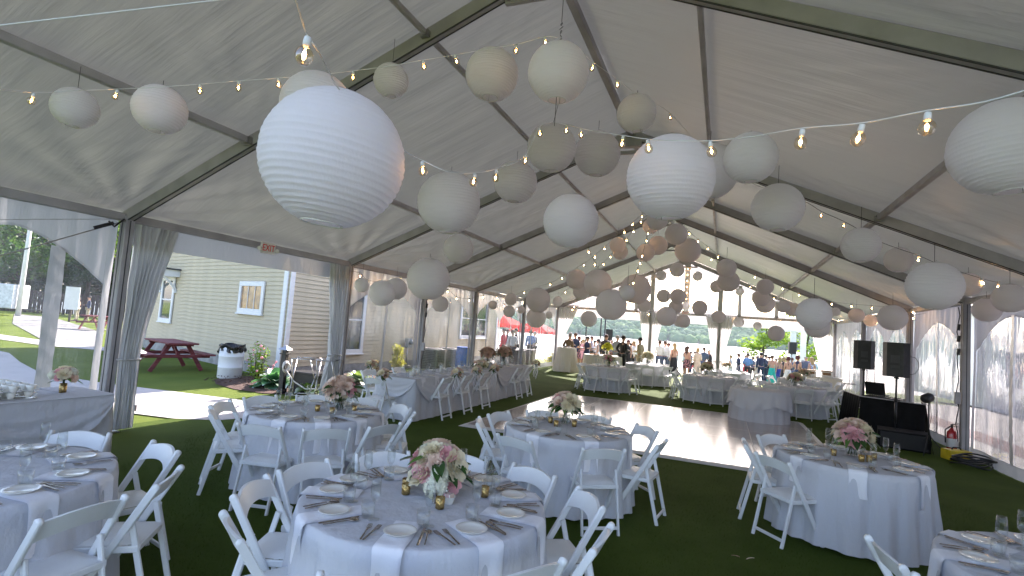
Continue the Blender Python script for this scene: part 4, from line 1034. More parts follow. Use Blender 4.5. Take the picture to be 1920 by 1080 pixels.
for key_, pts in {'t1': [(-.125, 2.99), (-.07, 2.90), (.23, 2.80), (.0, 3.2), (.36, 3.14)], 't3': [(-2.38, 4.68), (-2.18, 4.68), (-2.1, 4.95)], 't2': [(.02, 5.80), (.19, 5.95), (-.1, 5.97)], 'tr': [(2.83, 6.42), (3.12, 6.32), (3.2, 6.5), (3.05, 6.3)], 't0': [(-2.72, 1.75), (-2.75, 1.6)]}.items():
    for i, (x, y) in enumerate(pts):
        votive(x, y, 'gold votive cup, %s from left at the flowers, %s' % (ORD[i], T[key_][3]))
# condiments on the front centre table
t = thing('salt_shaker', 'tall glass salt shaker with steel cap right of the flowers on the front table', 'shaker', (.20, 2.93, TZ))
b = MB(); b.lathe([(.016, 0), (.017, .004), (.012, .03), (.011, .05)], 12); b.build('body', M['glass'], t)
b = MB(); b.lathe([(.0125, .048), (.0125, .066), (.006, .075), (.001, .076)], 12); b.build('cap', M['steel'], t)
t = thing('pepper_shaker', 'steel capped pepper shaker just left of the sugar bowl on the front table', 'shaker', (.155, 2.87, TZ))
b = MB(); b.lathe([(.017, 0), (.018, .004), (.012, .03), (.011, .05)], 12); b.build('body', mat('pepper', (.06, .035, .03), .4), t)
b = MB(); b.lathe([(.0125, .048), (.0125, .068), (.006, .078), (.001, .079)], 12); b.build('cap', M['steel'], t)
t = thing('sugar_bowl', 'small white bowl full of pink and white sugar packets on the front table', 'bowl', (.235, 2.90, TZ))
b = MB(); b.lathe([(.022, 0), (.026, .004), (.04, .045), (.043, .048), (.038, .045), (.024, .012), (.001, .010)], 20); b.build('bowl', M['plate'], t)
for k in range(9):
    b = MB(); b.box((0, 0, 0), (.045, .004, .032)); b.build('sugar_packet', M[('petal_pink', 'plate', 'petal_blush')[k % 3]], t, (-.018+k*.0045, 0, .045), (rnd.uniform(-.2, .2), 0, 1.4+rnd.uniform(-.2, .2)))
# ================================================================ HEAD TABLE, BUFFETS, SMALL TABLES
def rect_cloth(x0, x1, y0, y1, h=.765, seed=0, swag=None, mt='cloth', hem=.02, amp=.035, nf=5.0, name='tablecloth'):
    """rectangular cloth: flat top, rolled edges, folded skirt; built around the table's middle"""
    cx, cy = (x0+x1)/2, (y0+y1)/2; hx, hy = (x1-x0)/2, (y1-y0)/2; per = 4*(hx+hy)
    def edge(s):
        s = s % per; a = 2*hx
        if s < a: return (-hx+s, -hy, 0, -1)
        s -= a
        if s < 2*hy: return (hx, -hy+s, 1, 0)
        s -= 2*hy
        if s < a: return (hx-s, hy, 0, 1)
        s -= a; return (-hx, hy-s, -1, 0)
    n = int(per/.045)
    def F(u, v):
        s = u*per; x, y, nx, ny = edge(s)
        if v < .25: f = v/.25; return (x*f, y*f, h-.004*max(0, f-.93)/.07)
        d = (v-.25)/.75; z = h-.006-(h-.006-hem)*d
        q = noise.noise(Vector((s*.8, seed, 0)))
        w = amp*min(1, d*1.7)*(.55+.45*sin(nf*s*2+5*q)+.3*sin(nf*s*5.1+seed))
        # corner: let cloth fan out round it
        a = .012+.03*d+w
        c_ = min(abs(abs(x)-hx)+abs(abs(y)-hy) if False else 9, 9)
        ex = hx-abs(x); ey = hy-abs(y); e = max(ex, ey)
        k = max(0, 1-e/.10); dx, dy = nx, ny
        if k > 0: dx = nx*(1-k*.3)+(1 if x > 0 else -1)*(abs(ny))*.7*k; dy = ny*(1-k*.3)+(1 if y > 0 else -1)*abs(nx)*.7*k
        return (x+dx*a, y+dy*a, z)
    b = MB(); b.grid(F, n, 16, closed_u=True)
    o = b.build(name, M[mt], None, (cx, cy, 0)); return o
def overlay(parent, c, dirv, L, drop, mt='cloth', seed=0, h=.765):
    """gathered swags of an overlay cloth along one side of a table: scallops between pinch points"""
    d = Vector((dirv[0], dirv[1], 0)).normalized(); nn = Vector((d.y, -d.x, 0)); c = Vector((c[0], c[1], 0))
    ns = max(1, round(L/1.15)); b = MB()
    def F(u, v):
        s = u*ns; f = s-int(s) if s < ns else 1.0; bow = sin(pi*f)
        dr = drop*(.16+.84*bow**.7)+ .02*noise.noise(Vector((u*9, seed, 0)))
        fold = .5+.5*sin(v*22+3*noise.noise(Vector((f*2, v*2, seed))))
        o_ = .03+.045*v+.028*fold*(.3+bow)*v+.02*(1-bow)*v-.05*max(0, 1-min(u, 1-u)*L/.15)*v
        p = c+d*(L*u)+nn*o_
        return (p.x, p.y, h+.004-.03*min(1, v*8)**2*0-(dr)*v)
    b.grid(F, ns*26, 16)
    b.grid(lambda u, v: tuple(c+d*(L*u)+nn*(-.30+.35*v)+Vector((0, 0, h+.006-.002*v))), 8, 4)
    return b.build('swag', M[mt], parent)
# head table: three banquet tables in a row under one run of cloth
hx0, hx1, hy0, hy1 = -4.22, -3.40, 8.3, 14.3
t = thing('banquet_table', 'long row of banquet tables under the head table cloths, left of the dance floor', 'table', (-3.81, 11.3, 0))
for k in range(3):
    b = MB(); b.box((0, -2+k*2, .745), (.76, 1.98, .025)); b.build('tabletop', M['chair'], t)
    for sx in (-1, 1):
        for sy in (-1, 1): b = MB(); b.tube([(sx*.3, -2+k*2+sy*.8, 0), (sx*.3, -2+k*2+sy*.75, .73)], .014, 6); b.build('leg', M['steel'], t)
o = rect_cloth(hx0, hx1, hy0, hy1, seed=3); tag(o, 'long white cloth with gathered swags on the head table', 'tablecloth')
o2 = overlay(o, (hx1+3.81-.02, -3.0), (0, 1), 6.0, .46, seed=4)
o2 = overlay(o, (-.41, -3.0+.02), (1, 0), .82, .36, seed=5)
# chair bouquets tied to the chair backs
def chair_posy(x, y, z, lb, seed, a=0):
    t = bouquet(x, y, z, lb, [('p', 'blush'), ('r', 'peach'), ('p', 'cream'), ('r', 'cream')], .85, None, None, 6, 'posies tied to the head table chairs', False, seed, 0, 0)
    b = MB()
    for k in range(5):
        o_ = (k-2)*.02
        b.grid(lambda u, v: (o_+(u-.5)*.018+.02*sin(v*7+k), .01*k-.02+.02*sin(v*5+k*2), .05-.34*v-(k % 3)*.03*v), 1, 14)
    b.build('ribbon', M['cloth'], t)
    for k in range(5): put('leaf', LEAF, t, (rnd.uniform(-.04, .04), rnd.uniform(-.04, .04), .06), (-1.9+rnd.uniform(-.3, .3), rnd.uniform(-.5, .5), rnd.uniform(0, 6)), 1.2)
    return t
for k, y in enumerate((9.06, 9.96, 10.88, 12.95, 13.70)):
    chair(-3.34, y-.05, pi/2, 'white folding chair, %s along the dance floor side of the head table' % ORD[k])
    if k < 3: chair_posy(-3.02, y+.12, .80, 'peach and blush posy tied on the %s chair along the head table' % ORD[k], 20+k)
for k, y in enumerate((8.75, 9.8)):
    chair(-4.55, y, -pi/2, 'white folding chair, %s along the wall side of the head table' % ORD[k])
chair(-3.86, 7.92, 0, 'white folding chair at the near end of the head table'); chair_posy(-3.62, 7.62, .80, 'peach posy with long ribbons on the chair at the head table end', 30)
chair_posy(-4.86, 8.95, .80, 'peach posy on the wall side chair of the head table', 31)
chair_posy(-3.02, 13.85, .80, 'peach posy on the last chair of the head table', 32)
rn = random.Random(5)
for k in range(12):
    y = 8.55+k*.50
    for s in (-1, 1):
        x = -3.81+s*.28; sd_ = 'window side' if s < 0 else 'dance floor side'; ph = '%s place along the %s of the head table' % (ORD[k], sd_)
        item('plate', G_PL, 'side plate, '+ph, 'plate', (x, y, TZ+.004), 0, 'side plates')
        item('wine_glass', G_WI, 'stemmed glass, '+ph, 'glass', (x-s*.13, y+.12+rn.uniform(-.03, .03), TZ), 0, 'glasses on the tables')
        item('tumbler', G_TU, 'water tumbler, '+ph, 'glass', (x-s*.14, y-.12+rn.uniform(-.03, .03), TZ), 0, 'glasses on the tables')
        if k < 6: item('napkin', NAPS[k % 5], 'folded napkin, '+ph, 'napkin', (-3.81+s*.42, y, TZ), (pi/2 if s > 0 else -pi/2), 'folded napkins at the place settings')
for k, (x, y, h) in enumerate(((-3.70, 8.62, .12), (-3.76, 8.80, .17), (-3.84, 9.1, .13), (-3.78, 9.9, .16), (-3.82, 10.8, .14), (-3.8, 12.5, .16), (-3.8, 13.3, .14))):
    t = thing('pillar_candle', 'white pillar candle in a glass sleeve, %s along the head table' % ORD[k], 'candle', (x, y, TZ), 0, 'pillar candles on the head table')
    b = MB(); b.lathe([(.032, 0), (.032, h*.8), (.004, h*.82)], 14); b.build('candle', M['plate'], t)
    b = MB(); b.lathe([(.042, .001), (.042, h*1.15)], 14, caps=(True, False)); b.build('sleeve', M['glass'], t)
for k, (x, y, z, sch) in enumerate(((-3.80, 12.3, .20, 'peach'), (-3.8, 13.4, .16, 'peach'), (-3.8, 11.7, .0, 'blush'), (-3.76, 11.95, .0, 'peach'))):
    if z > 0:
        bouquet(x, y, TZ, ('tall', 'second tall')[k]+' vase of peach and brown roses on the head table', [('p', 'peach'), ('r', 'blush'), ('p', 'peach'), ('r', 'peach')], 1.4, 'glass', None, 13, seed=40+k, vh=.16)
    else: bouquet(x, y, TZ, ('low bunch of blush roses lying on the head table', 'low bunch of peach roses lying on the head table')[k-2], [('r', 'blush'), ('p', 'cream')], 1.0, None, None, 7, seed=50+k, vh=0)

# left buffet with rows of coffee cups
bx0, bx1, by0, by1 = -5.42, -4.62, 1.3, 3.92
t = thing('banquet_table', 'banquet table under the white cloth by the left window', 'table', ((bx0+bx1)/2, (by0+by1)/2, 0))
b = MB(); b.box((0, 0, .745), (.76, 2.58, .025)); b.build('tabletop', M['chair'], t)
for sx in (-1, 1):
    for sy in (-1, 1): b = MB(); b.tube([(sx*.3, sy*1.1, 0), (sx*.3, sy*1.1, .73)], .014, 6); b.build('leg', M['steel'], t)
o = rect_cloth(bx0, bx1, by0, by1, seed=8); tag(o, 'white swagged cloth on the buffet table at the left edge', 'tablecloth')
overlay(o, (.40, -1.31), (0, 1), 2.62, .50, seed=9); overlay(o, (.38, 1.29), (-1, 0), .78, .40, seed=10)
b = MB(); b.lathe([(.022, 0), (.024, .003), (.036, .03), (.041, .062), (.038, .062), (.033, .03), (.020, .008), (.001, .008)], 18)
b.tube([(.036, 0, .05), (.060, 0, .048), (.064, 0, .032), (.052, 0, .02), (.032, 0, .022)], .0045, 6); cup_me = b.mesh('cup', M['plate'])
b = MB(); b.lathe([(.03, 0), (.035, .002), (.07, .012), (.07, .014), (.03, .005), (.001, .005)], 20); sau_me = b.mesh('saucer', M['plate'])
n = 0
for i in range(12):
    for j in range(5):
        x, y = -5.28+j*.125, 1.62+i*.145
        t = thing('coffee_cup', 'white coffee cup on the buffet, row %s from the bouquet, %s from the window' % (ORD[11-i], ORD[j]), 'cup', (x, y, TZ), rnd.uniform(-.5, .5)+1, 'stacked white coffee cups on the buffet')
        put('cup', cup_me, t, (0, 0, .012)); put('saucer', sau_me, t)
        t2 = thing('coffee_cup', 'upper coffee cup, row %s from the bouquet, %s from the window' % (ORD[11-i], ORD[j]), 'cup', (x+.01, y+.01, TZ+.078), rnd.uniform(-.5, .5)+1, 'stacked white coffee cups on the buffet')
        if i > 5: put('cup', cup_me, t2, (0, 0, .0)); put('saucer', sau_me, t2, (0, 0, -.006))
        else: bpy.data.objects.remove(t2)
bouquet(-4.98, 3.62, TZ, 'small vase of blush and cream flowers on the left buffet', [('p', 'blush'), ('p', 'cream'), ('r', 'pink'), ('h', 'white')], .85, 'gold', None, 12, seed=60, vh=.12, vr=.04, dense=False)

# round cake table with double ruffled cloth at the corner of the dance floor
def small_round(x, y, r, lb, lb2, mt, h=.765, nf=16, amp=.03, flare=.04, seed=3, over=True, grp=None):
    t = thing('small_table', lb2, 'table', (x, y, 0)); b = MB(); b.lathe([(r-.012, h-.03), (r-.008, h-.01), (r-.02, h-.006)], 40); b.build('tabletop', M['chair'], t)
    b = MB(); b.lathe([(.22, 0), (.2, .02), (.03, .05), (.03, h-.03)], 16); b.build('pedestal', M['steel'], t)
    me = cloth_mesh(r, h, nf=nf, amp=amp, flare=flare, seed=seed); me.materials[0] = M[mt]
    o = put('tablecloth', me, None, (x, y, 0.0)); tag(o, lb, 'tablecloth', grp)
    if over:
        b = MB()
        def F(u, v):
            a = tau*u; sc = .5+.5*abs(cos(2*a+.7)); dr = .20+.26*sc
            if v < .2: f = v/.2; return (r*1.0*f*cos(a), r*1.0*f*sin(a), h+.006)
            d = (v-.2)/.8; rr = r+.02+.07*d+.03*sin(a*13+3*noise.noise(Vector((cos(a)*2, sin(a)*2, d))))*d
            return (rr*cos(a), rr*sin(a), h+.006-dr*d)
        b.grid(F, 130, 12, closed_u=True); b.build('overlay', M[mt], o)
    return o
small_round(2.60, 14.35, .64, 'white ruffled double cloth on the round cake table at the corner of the dance floor', 'small round cake table at the far corner of the dance floor', 'cloth', seed=21, amp=.02)
t = thing('folded_napkin', 'small folded grey napkin standing on the empty cake table', 'napkin', (2.25, 14.2, .772))
b = MB()
for k in range(5): b.lathe([(.05-.004*k, 0), (.03, .05), (.001, .09-.01*k)], 5, (.04*cos(k*1.3), .04*sin(k*1.3), 0))
b.build('fold', M['napkin'], t)
# cocktail table and the long buffet by the gable
small_round(-4.72, 22.9, .42, 'ivory cloth to the ground on the tall cocktail table by the far left corner', 'tall cocktail table by the far left corner post', 'cloth_ivory', h=1.07, nf=12, amp=.04, flare=.16, seed=22, over=False)
for k, (dx, dy) in enumerate(((-.1, .05), (.08, -.08), (.12, .1))):
    item('tumbler', G_TU, '%s empty tumbler left on the tall cocktail table' % ORD[k], 'glass', (-4.72+dx, 22.9+dy, 1.075), 0, 'glasses on the cocktail table')
small_round(-3.15, 23.3, .86, 'pleated white cloth on the round appetizer table at the left gable opening', 'round appetizer table at the left gable opening', 'cloth_ivory', nf=26, amp=.03, flare=.05, seed=23, over=False, h=.86)
bouquet(-3.0, 23.3, .865, 'glass vase of bright yellow flowers on the appetizer table', [('p', 'yellow'), ('r', 'yellow')], 1.7, 'glass', None, 12, seed=70, vh=.12, vr=.05, dense=False)
M['snack'] = mat('snacks', (.55, .28, .10), .7, .4, 40)
M['wicker'] = mat('brown_wicker', (.30, .17, .08), .8, .3, 60, .5, 80)
for k, (dx, dy) in enumerate(((-.45, -.2), (-.2, -.45), (.2, -.4))):
    t = thing('serving_tray', 'tray of orange snacks, %s from the left on the appetizer table' % ORD[k], 'tray', (-3.15+dx, 23.3+dy, .865), 0, 'snack trays on the appetizer table')
    b = MB(); b.lathe([(.12, 0), (.15, .012), (.145, .014), (.001, .006)], 18); b.build('tray', M['plate'], t)
    b = MB()
    for q in range(14): a = q*2.4; b.ball((.03*sqrt(q)*cos(a), .03*sqrt(q)*sin(a), .025), .02, 6, 4)
    tag(b.build('snacks', M['snack'], t), kind='stuff')
t = thing('banquet_table', 'buffet table under ivory cloth by the far right corner', 'table', (5.3, 23.9, 0))
b = MB(); b.box((0, 0, .745), (1.5, .70, .025)); b.build('tabletop', M['chair'], t)
o = rect_cloth(4.5, 6.0, 23.5, 24.3, mt='cloth_ivory', seed=12, nf=8); tag(o, 'ivory cloth on the buffet by the far right corner', 'tablecloth')
for k, (x, y, w_) in enumerate(((4.95, 23.9, .40), (5.55, 23.9, .36))):
    t = thing('gift_box', ('left', 'right')[k]+' wicker hamper on the far right buffet', 'box', (x, y, TZ), rnd.uniform(-.2, .2), 'wicker hampers on the far right buffet')
    b = MB(); b.box((0, 0, .10), (w_, .28, .20)); b.build('body', M['plate'], t)
    b = MB(); b.box((0, -.142, .12), (w_*.75, .004, .10)); b.box((0, 0, .215), (w_+.02, .30, .03)); b.build('lid', M['wicker'], t)
# wedding-table tray stand near the far right table
def tray_stand(x, y, rz, lb, h=.80, mt='steel', w=.42):
    t = thing('tray_stand', lb, 'tray stand', (x, y, 0), rz, 'folding waiter tray stands')
    for s in (-1, 1):
        b = MB()
        for e in (-1, 1): b.tube([(e*w/2, -s*.22, 0), (e*w/2, s*.22, h)], .011, 7)
        b.tube([(-w/2, s*.22, h), (w/2, s*.22, h)], .011, 7); b.tube([(-w/2, -s*.16, .11), (w/2, -s*.16, .11)], .009, 6)
        b.build('leg_frame', M[mt], t)
    for e in (-1, 1):
        b = MB(); b.grid(lambda u, v: (e*w/3+(u-.5)*.05, -.22+.44*v, h+.012-.03*sin(pi*v)), 1, 8); b.build('strap', M['black'], t)
    return t
tray_stand(5.6, 19.9, .2, 'chrome tray stand with black straps beside the rearmost right table')
# ================================================================ THE GUESTS
def skin_build(joints, edges, name, sub=2):
    """joints: list of (x, y, z, radius x, radius y); grows one continuous surface with Skin + Subdivision"""
    me = bpy.data.meshes.new(name+'_rig'); me.from_pydata([j[:3] for j in joints], edges, [])
    o = bpy.data.objects.new('rig', me); col.objects.link(o)
    md = o.modifiers.new('skin', 'SKIN'); md.use_smooth_shade = True; md.branch_smoothing = .5
    sl = me.skin_vertices[0].data
    for i, j in enumerate(joints): sl[i].radius = (j[3], j[4] if len(j) > 4 else j[3]); sl[i].use_root = (i == 0)
    ms = o.modifiers.new('sub', 'SUBSURF'); ms.levels = sub; ms.render_levels = sub
    dg = bpy.context.evaluated_depsgraph_get(); dg.update()
    r = bpy.data.meshes.new_from_object(o.evaluated_get(dg)); r.name = name; r.materials.clear()
    bpy.data.objects.remove(o, do_unlink=True)
    r.polygons.foreach_set('use_smooth', [True]*len(r.polygons)); return r
def fig(sex, arms, legs, turn=0, lean=0, bow=0):
    """joint positions of a standing adult 1.75 m (man) or 1.65 m (woman) before scaling; facing +Y"""
    k = 1.0 if sex == 'm' else .945
    sw = .175 if sex == 'm' else .145; hw = .095 if sex == 'm' else .10
    J = {'pel': (0, 0, .94), 'wst': (lean*.3, 0, 1.10), 'chs': (lean*.7, bow*.2, 1.30), 'nck': (lean, bow*.6-.01, 1.47), 'nk2': (lean*1.1, bow*.8+.01, 1.52), 'hd': (lean*1.2, .02+bow, 1.60), 'hd2': (lean*1.2, .015+bow, 1.68)}
    for s, nm in ((-1, 'L'), (1, 'R')):
        J['hip'+nm] = (s*hw, 0, .90); st = legs
        f = {'stand': 0, 'step': .12*s, 'wide': 0}[st]; wx = .02 if st == 'wide' else 0
        J['kne'+nm] = (s*(hw+.005+wx), f*.6+.015, .50); J['ank'+nm] = (s*(hw+wx*2), f-.02, .085); J['toe'+nm] = (s*(hw+.02+wx*2), f+.13, .035)
        J['shl'+nm] = (lean*.9+s*sw, bow*.4, 1.415)
        a = arms[0 if s < 0 else 1]
        if a == 'down': e, h_ = (s*(sw+.045), -.03, 1.13), (s*(sw+.05), .04, .89)
        elif a == 'bent': e, h_ = (s*(sw+.055), -.05, 1.14), (s*(sw-.05), .21, 1.12)
        elif a == 'cup': e, h_ = (s*(sw+.055), .02, 1.15), (s*(sw-.06), .20, 1.30)
        elif a == 'hip': e, h_ = (s*(sw+.14), -.06, 1.17), (s*(hw+.06), .03, 1.0)
        else: e, h_ = (s*(sw+.03), .12, 1.18), (s*.03, .22, 1.10)
        J['elb'+nm] = (e[0]+lean*.6, e[1]+bow*.3, e[2]); J['wri'+nm] = (h_[0]+lean*.6, h_[1]+bow*.3, h_[2])
        d = (Vector(h_)-Vector(e)).normalized(); J['hnd'+nm] = tuple(Vector(J['wri'+nm])+d*.09)
    return {n: (p[0]*k, p[1]*k, p[2]*k) for n, p in J.items()}, k
RAD = {'pel': .115, 'wst': .105, 'chs': .125, 'nck': .056, 'nk2': .055, 'hd': .098, 'hd2': .092, 'hip': .085, 'kne': .055, 'ank': .037, 'toe': .034, 'shl': .060, 'elb': .040, 'wri': .027, 'hnd': .030}
EDG = [('pel', 'wst'), ('wst', 'chs'), ('chs', 'nck'), ('nck', 'nk2'), ('nk2', 'hd'), ('hd', 'hd2')]+[e for n in 'LR' for e in (('pel', 'hip'+n), ('hip'+n, 'kne'+n), ('kne'+n, 'ank'+n), ('ank'+n, 'toe'+n), ('chs', 'shl'+n), ('shl'+n, 'elb'+n), ('elb'+n, 'wri'+n), ('wri'+n, 'hnd'+n))]
def sub_skin(J, names, edges, grow, name, rx=1.0, over={}, sub=1):
    names = [n for n in names]; idx = {n: i for i, n in enumerate(names)}
    js = []
    for n in names:
        r = over.get(n, RAD[n[:3] if n[:3] in RAD else n])+grow; y = .8 if n in ('pel', 'wst', 'chs') else 1.0
        js.append((*J[n], r*(1.18 if n in ('pel', 'chs', 'wst') else 1)*rx, r*y))
    return skin_build(js, [(idx[a], idx[b_]) for a, b_ in edges if a in idx and b_ in idx], name, sub)
PK = {}
def kit(sex, arms, legs, lean=0, bow=0):
    key = (sex, arms, legs, lean, bow)
    if key in PK: return PK[key]
    J, k = fig(sex, arms, legs, 0, lean, bow); K = {'J': J, 'k': k}
    K['body'] = sub_skin(J, list(dict.fromkeys(['pel']+[n for e in EDG for n in e])), EDG, 0, 'body_'+sex, sub=2)
    top = ['chs', 'wst', 'pel', 'nck']+[p+n for n in 'LR' for p in ('shl', 'elb', 'wri')]
    K['jacket'] = sub_skin(J, top, EDG, .026, 'jacket', over={'nck': .045, 'pel': .125, 'shl': .066}, sub=2)
    J2 = dict(J); 
    for n in 'LR': J2['elb'+n] = tuple(Vector(J['shl'+n]).lerp(Vector(J['elb'+n]), .35))
    K['vest'] = sub_skin(J2, ['chs', 'wst', 'pel', 'nck']+['shl'+n for n in 'LR'], EDG, .020, 'top', over={'nck': .03, 'shl': .045})
    leg = ['pel']+[p+n for n in 'LR' for p in ('hip', 'kne', 'ank')]
    K['trousers'] = sub_skin(J, leg, EDG, .014, 'trousers', over={'ank': .048, 'kne': .058})
    for nm, zb, w0, w1 in (('dress', .52, .155, .22), ('gown', .04, .150, .27)):
        b = MB(); n = 22
        prof = [(1.02, .128), (.95, w0), (.80, w0+.02)]+[(z_, w0+.02+(w1-w0-.02)*t_) for t_, z_ in [(q/6, .80+(zb-.80)*q/6) for q in range(1, 7)]]
        vs = []
        for i, (z_, r) in enumerate(prof):
            for q in range(n):
                a = tau*q/n; rr = r*(1+.06*sin(a*6+i*.3)*(i/len(prof))); vs.append((rr*cos(a)*k*1.08, rr*.82*sin(a)*k, z_*k))
        fs = [(i*n+q, i*n+(q+1) % n, (i+1)*n+(q+1) % n, (i+1)*n+q) for i in range(len(prof)-1) for q in range(n)]
        b.add(vs, fs, True); K[nm] = b.mesh(nm)
    PK[key] = K; return K
def hair_mesh(style):
    b = MB()
    if style == 'short': b.ball((0, -.016, .022), .104, 14, 9, (.92, 1.0, .92))
    elif style == 'bald': b.ball((0, -.04, -.01), .094, 12, 7, (1.02, .8, .55))
    elif style == 'bun': b.ball((0, -.018, .016), .106, 14, 9, (.95, 1.02, .98)); b.ball((0, -.10, .06), .045, 9, 6)
    else:
        b.ball((0, -.02, .016), .108, 14, 9, (.98, 1.02, .98))
        L = .34 if style == 'long' else .17
        b.grid(lambda u, v: ((.105+.02*sin(v*3))*sin((u-.5)*2.6)*(1-.25*v), -.02-.095*cos((u-.5)*2.6)*(1-.15*v)-.02*v, .05-L*v), 14, 8)
        b.grid(lambda u, v: ((.095)*sin((.5-u)*2.4)*(1-.25*v), -.02-.07*cos((u-.5)*2.4)-.02*v, .05-L*v), 10, 8)
    return b.mesh('hair_'+style)
HAIR = {s: hair_mesh(s) for s in ('short', 'bald', 'bun', 'long', 'bob')}
b = MB()
for s in (-1, 1): b.ball((s*.095, 0, -.002), .022, 7, 5, (.4, .8, 1.2))
b.ball((0, .092, -.005), .014, 6, 5, (.8, 1.2, 1.3)); FACE = b.mesh('ears_and_nose')
b = MB()
for s in (-1, 1): b.ball((s*.031, .078, .016), .009, 6, 4)
EYES = b.mesh('eyes')
b = MB(); b.bar((-.022, .078, -.040), (.022, .078, -.040), .006, .007); MOUTH = b.mesh('mouth')
b = MB()
for s in (-1, 1): b.ball((s*.10, .05, .035), .05, 10, 6, (.85, 2.2, .72))
SHOE = None
def cloth_col(name, c, pat=None):
    key = 'fab_'+name
    if key in M: return M[key]
    if pat:
        m = mat(key, c, .8, .1, 30, c2=pat, detail=1)
        for n in m.node_tree.nodes:
            if n.type == 'TEX_NOISE': n.inputs['Scale'].default_value = 16
            if n.type == 'MAP_RANGE' and n.inputs[1].default_value > .2: n.inputs[1].default_value = .50; n.inputs[2].default_value = .54
    else: m = mat(key, c, .8, .1, 8, .2, 60, sheen=.2)
    M[key] = m; return m
COL = {'navy': (.018, .03, .085), 'black': (.012, .012, .016), 'charcoal': (.06, .05, .06), 'brown': (.10, .065, .035), 'grey': (.22, .24, .26), 'white': (.78, .78, .78), 'tan': (.42, .34, .22),
       'lavender': (.35, .33, .42), 'blue': (.16, .32, .62), 'teal': (.0, .48, .42), 'royal': (.02, .04, .32), 'red': (.62, .05, .08), 'pink': (.72, .35, .42), 'cream': (.75, .62, .50), 'slate': (.09, .12, .19),
       'khaki': (.40, .34, .25), 'paleblue': (.55, .70, .78)}
HC = {'dark': (.02, .014, .012), 'brown': (.08, .04, .025), 'auburn': (.10, .025, .02), 'blonde': (.42, .28, .13), 'grey': (.32, .31, .30), 'white': (.7, .7, .68)}
SK = [mat('skin_%d' % i, c, .55, .08, 9) for i, c in enumerate(((.52, .30, .22), (.42, .23, .16), (.60, .38, .30)))]
b = MB()
for s in (-1, 1): b.ball((s*.097, .045, .036), .046, 10, 6, (.85, 2.5, .78))
SHOES = b.mesh('shoes')
def person(x, y, H, face, lb, sex='m', top='jacket', tc='navy', bottom='trousers', bc='navy', hair='short', hc='dark', arms=('down', 'bent'), legs='stand', lean=0, bow=0, sk=0, z=None, pat=None, grp='wedding guests outside the tent', bag=False):
    K = kit(sex, arms, legs, lean, bow); t = thing('person', lb, 'person', (x, y, gz(x, y)+.005 if z is None else z), face, grp)
    s = H/(1.785*K['k']); t.scale = (s, s, s)
    put('body', K['body'], t, mat=SK[sk])
    hd = Vector(K['J']['hd']).lerp(Vector(K['J']['hd2']), .45)
    put('face', FACE, t, hd, mat=SK[sk]); put('eyes', EYES, t, hd, mat=cloth_col('eye', (.03, .02, .02))); put('mouth', MOUTH, t, hd, mat=cloth_col('lip', (.35, .09, .08)))
    put('hair', HAIR[hair], t, hd+Vector((0, -.006, .012)), (-.12, 0, 0), mat=cloth_col('hair_'+hc, HC[hc]))
    f = cloth_col(tc+('_p' if pat else ''), COL[tc], pat)
    if top: put({'jacket': 'jacket', 'vest': 'top', 'strapless': 'top'}[top], K['jacket' if top == 'jacket' else 'vest'], t, (0, 0, 0 if top != 'strapless' else -.10), mat=f)
    put({'trousers': 'trousers', 'dress': 'skirt', 'gown': 'skirt'}[bottom], K[bottom], t, mat=cloth_col(bc+('_p' if pat else ''), COL[bc], pat))
    put('shoes', SHOES, t, scale=(1, 1, K['k']), mat=cloth_col('black', COL['black']))
    if bag:
        b = MB(); b.box((-.26, .02, .80), (.07, .24, .17)); b.tube([(-.26, -.08, .88), (-.25, 0, 1.05), (-.26, .1, .88)], .008, 5); b.build('handbag', M['black'], t)
    return t
person(-5.44, 25.94, 1.78, R(-40), 'grey-haired man in a grey waistcoat at the left end of the crowd', top='vest', tc='grey', bc='charcoal', hc='grey')
person(-5.02, 23.94, 1.70, R(-150), 'man in a brown jacket leaning by the ivory cocktail table', tc='brown', bc='charcoal', hc='grey', lean=-0.1)
person(-5.30, 26.43, 1.80, R(60), 'man in a bright navy suit behind the cocktail table', tc='navy', bc='navy', hc='brown')
person(-5.42, 27.68, 1.68, R(-60), 'woman with long dark red hair in a dark and pink dress', sex='f', top='vest', tc='charcoal', bottom='dress', bc='charcoal', hair='long', hc='auburn', pat=(0.6, 0.25, 0.3))
person(-4.71, 26.66, 1.66, R(180), 'woman in a sleeveless navy dress behind the appetizer table', sex='f', top='vest', tc='navy', bottom='dress', bc='navy', hair='bob', hc='dark', arms=('bent', 'bent'))
person(-6.02, 31.01, 1.68, R(150), 'woman in a pink dress further back at the left', sex='f', top='vest', tc='pink', bottom='dress', bc='pink', hair='bob', hc='blonde')
person(-4.93, 28.53, 1.78, R(-90), 'man in a lavender grey shirt behind the appetizer table', tc='lavender', bc='charcoal', hc='brown')
person(-6.05, 34.25, 1.80, R(170), 'tall man in white shirt seen between heads far behind the appetizer table', tc='white', bc='black', hc='dark')
person(-4.60, 28.66, 1.66, R(100), 'woman in a white dress with dark long hair left of the charcoal suit', sex='f', top='vest', tc='white', bottom='dress', bc='white', hair='long', hc='dark')
person(-3.58, 25.82, 1.80, R(-15), 'broad man in a charcoal suit seen from behind', tc='charcoal', bc='charcoal', hc='brown')
person(-5.41, 33.42, 1.76, R(60), 'man in black under the outdoor loudspeaker', tc='black', bc='black', hc='dark')
person(-3.64, 27.63, 1.70, R(90), 'bald man in a blue checked shirt between two suits', tc='lavender', bc='charcoal', hair='bald', hc='grey', arms=('bent', 'down'), pat=(0.2, 0.25, 0.5))
person(-2.96, 25.42, 1.80, R(-30), 'man in a light grey jacket left of the black jacket', tc='grey', bc='grey', hc='grey')
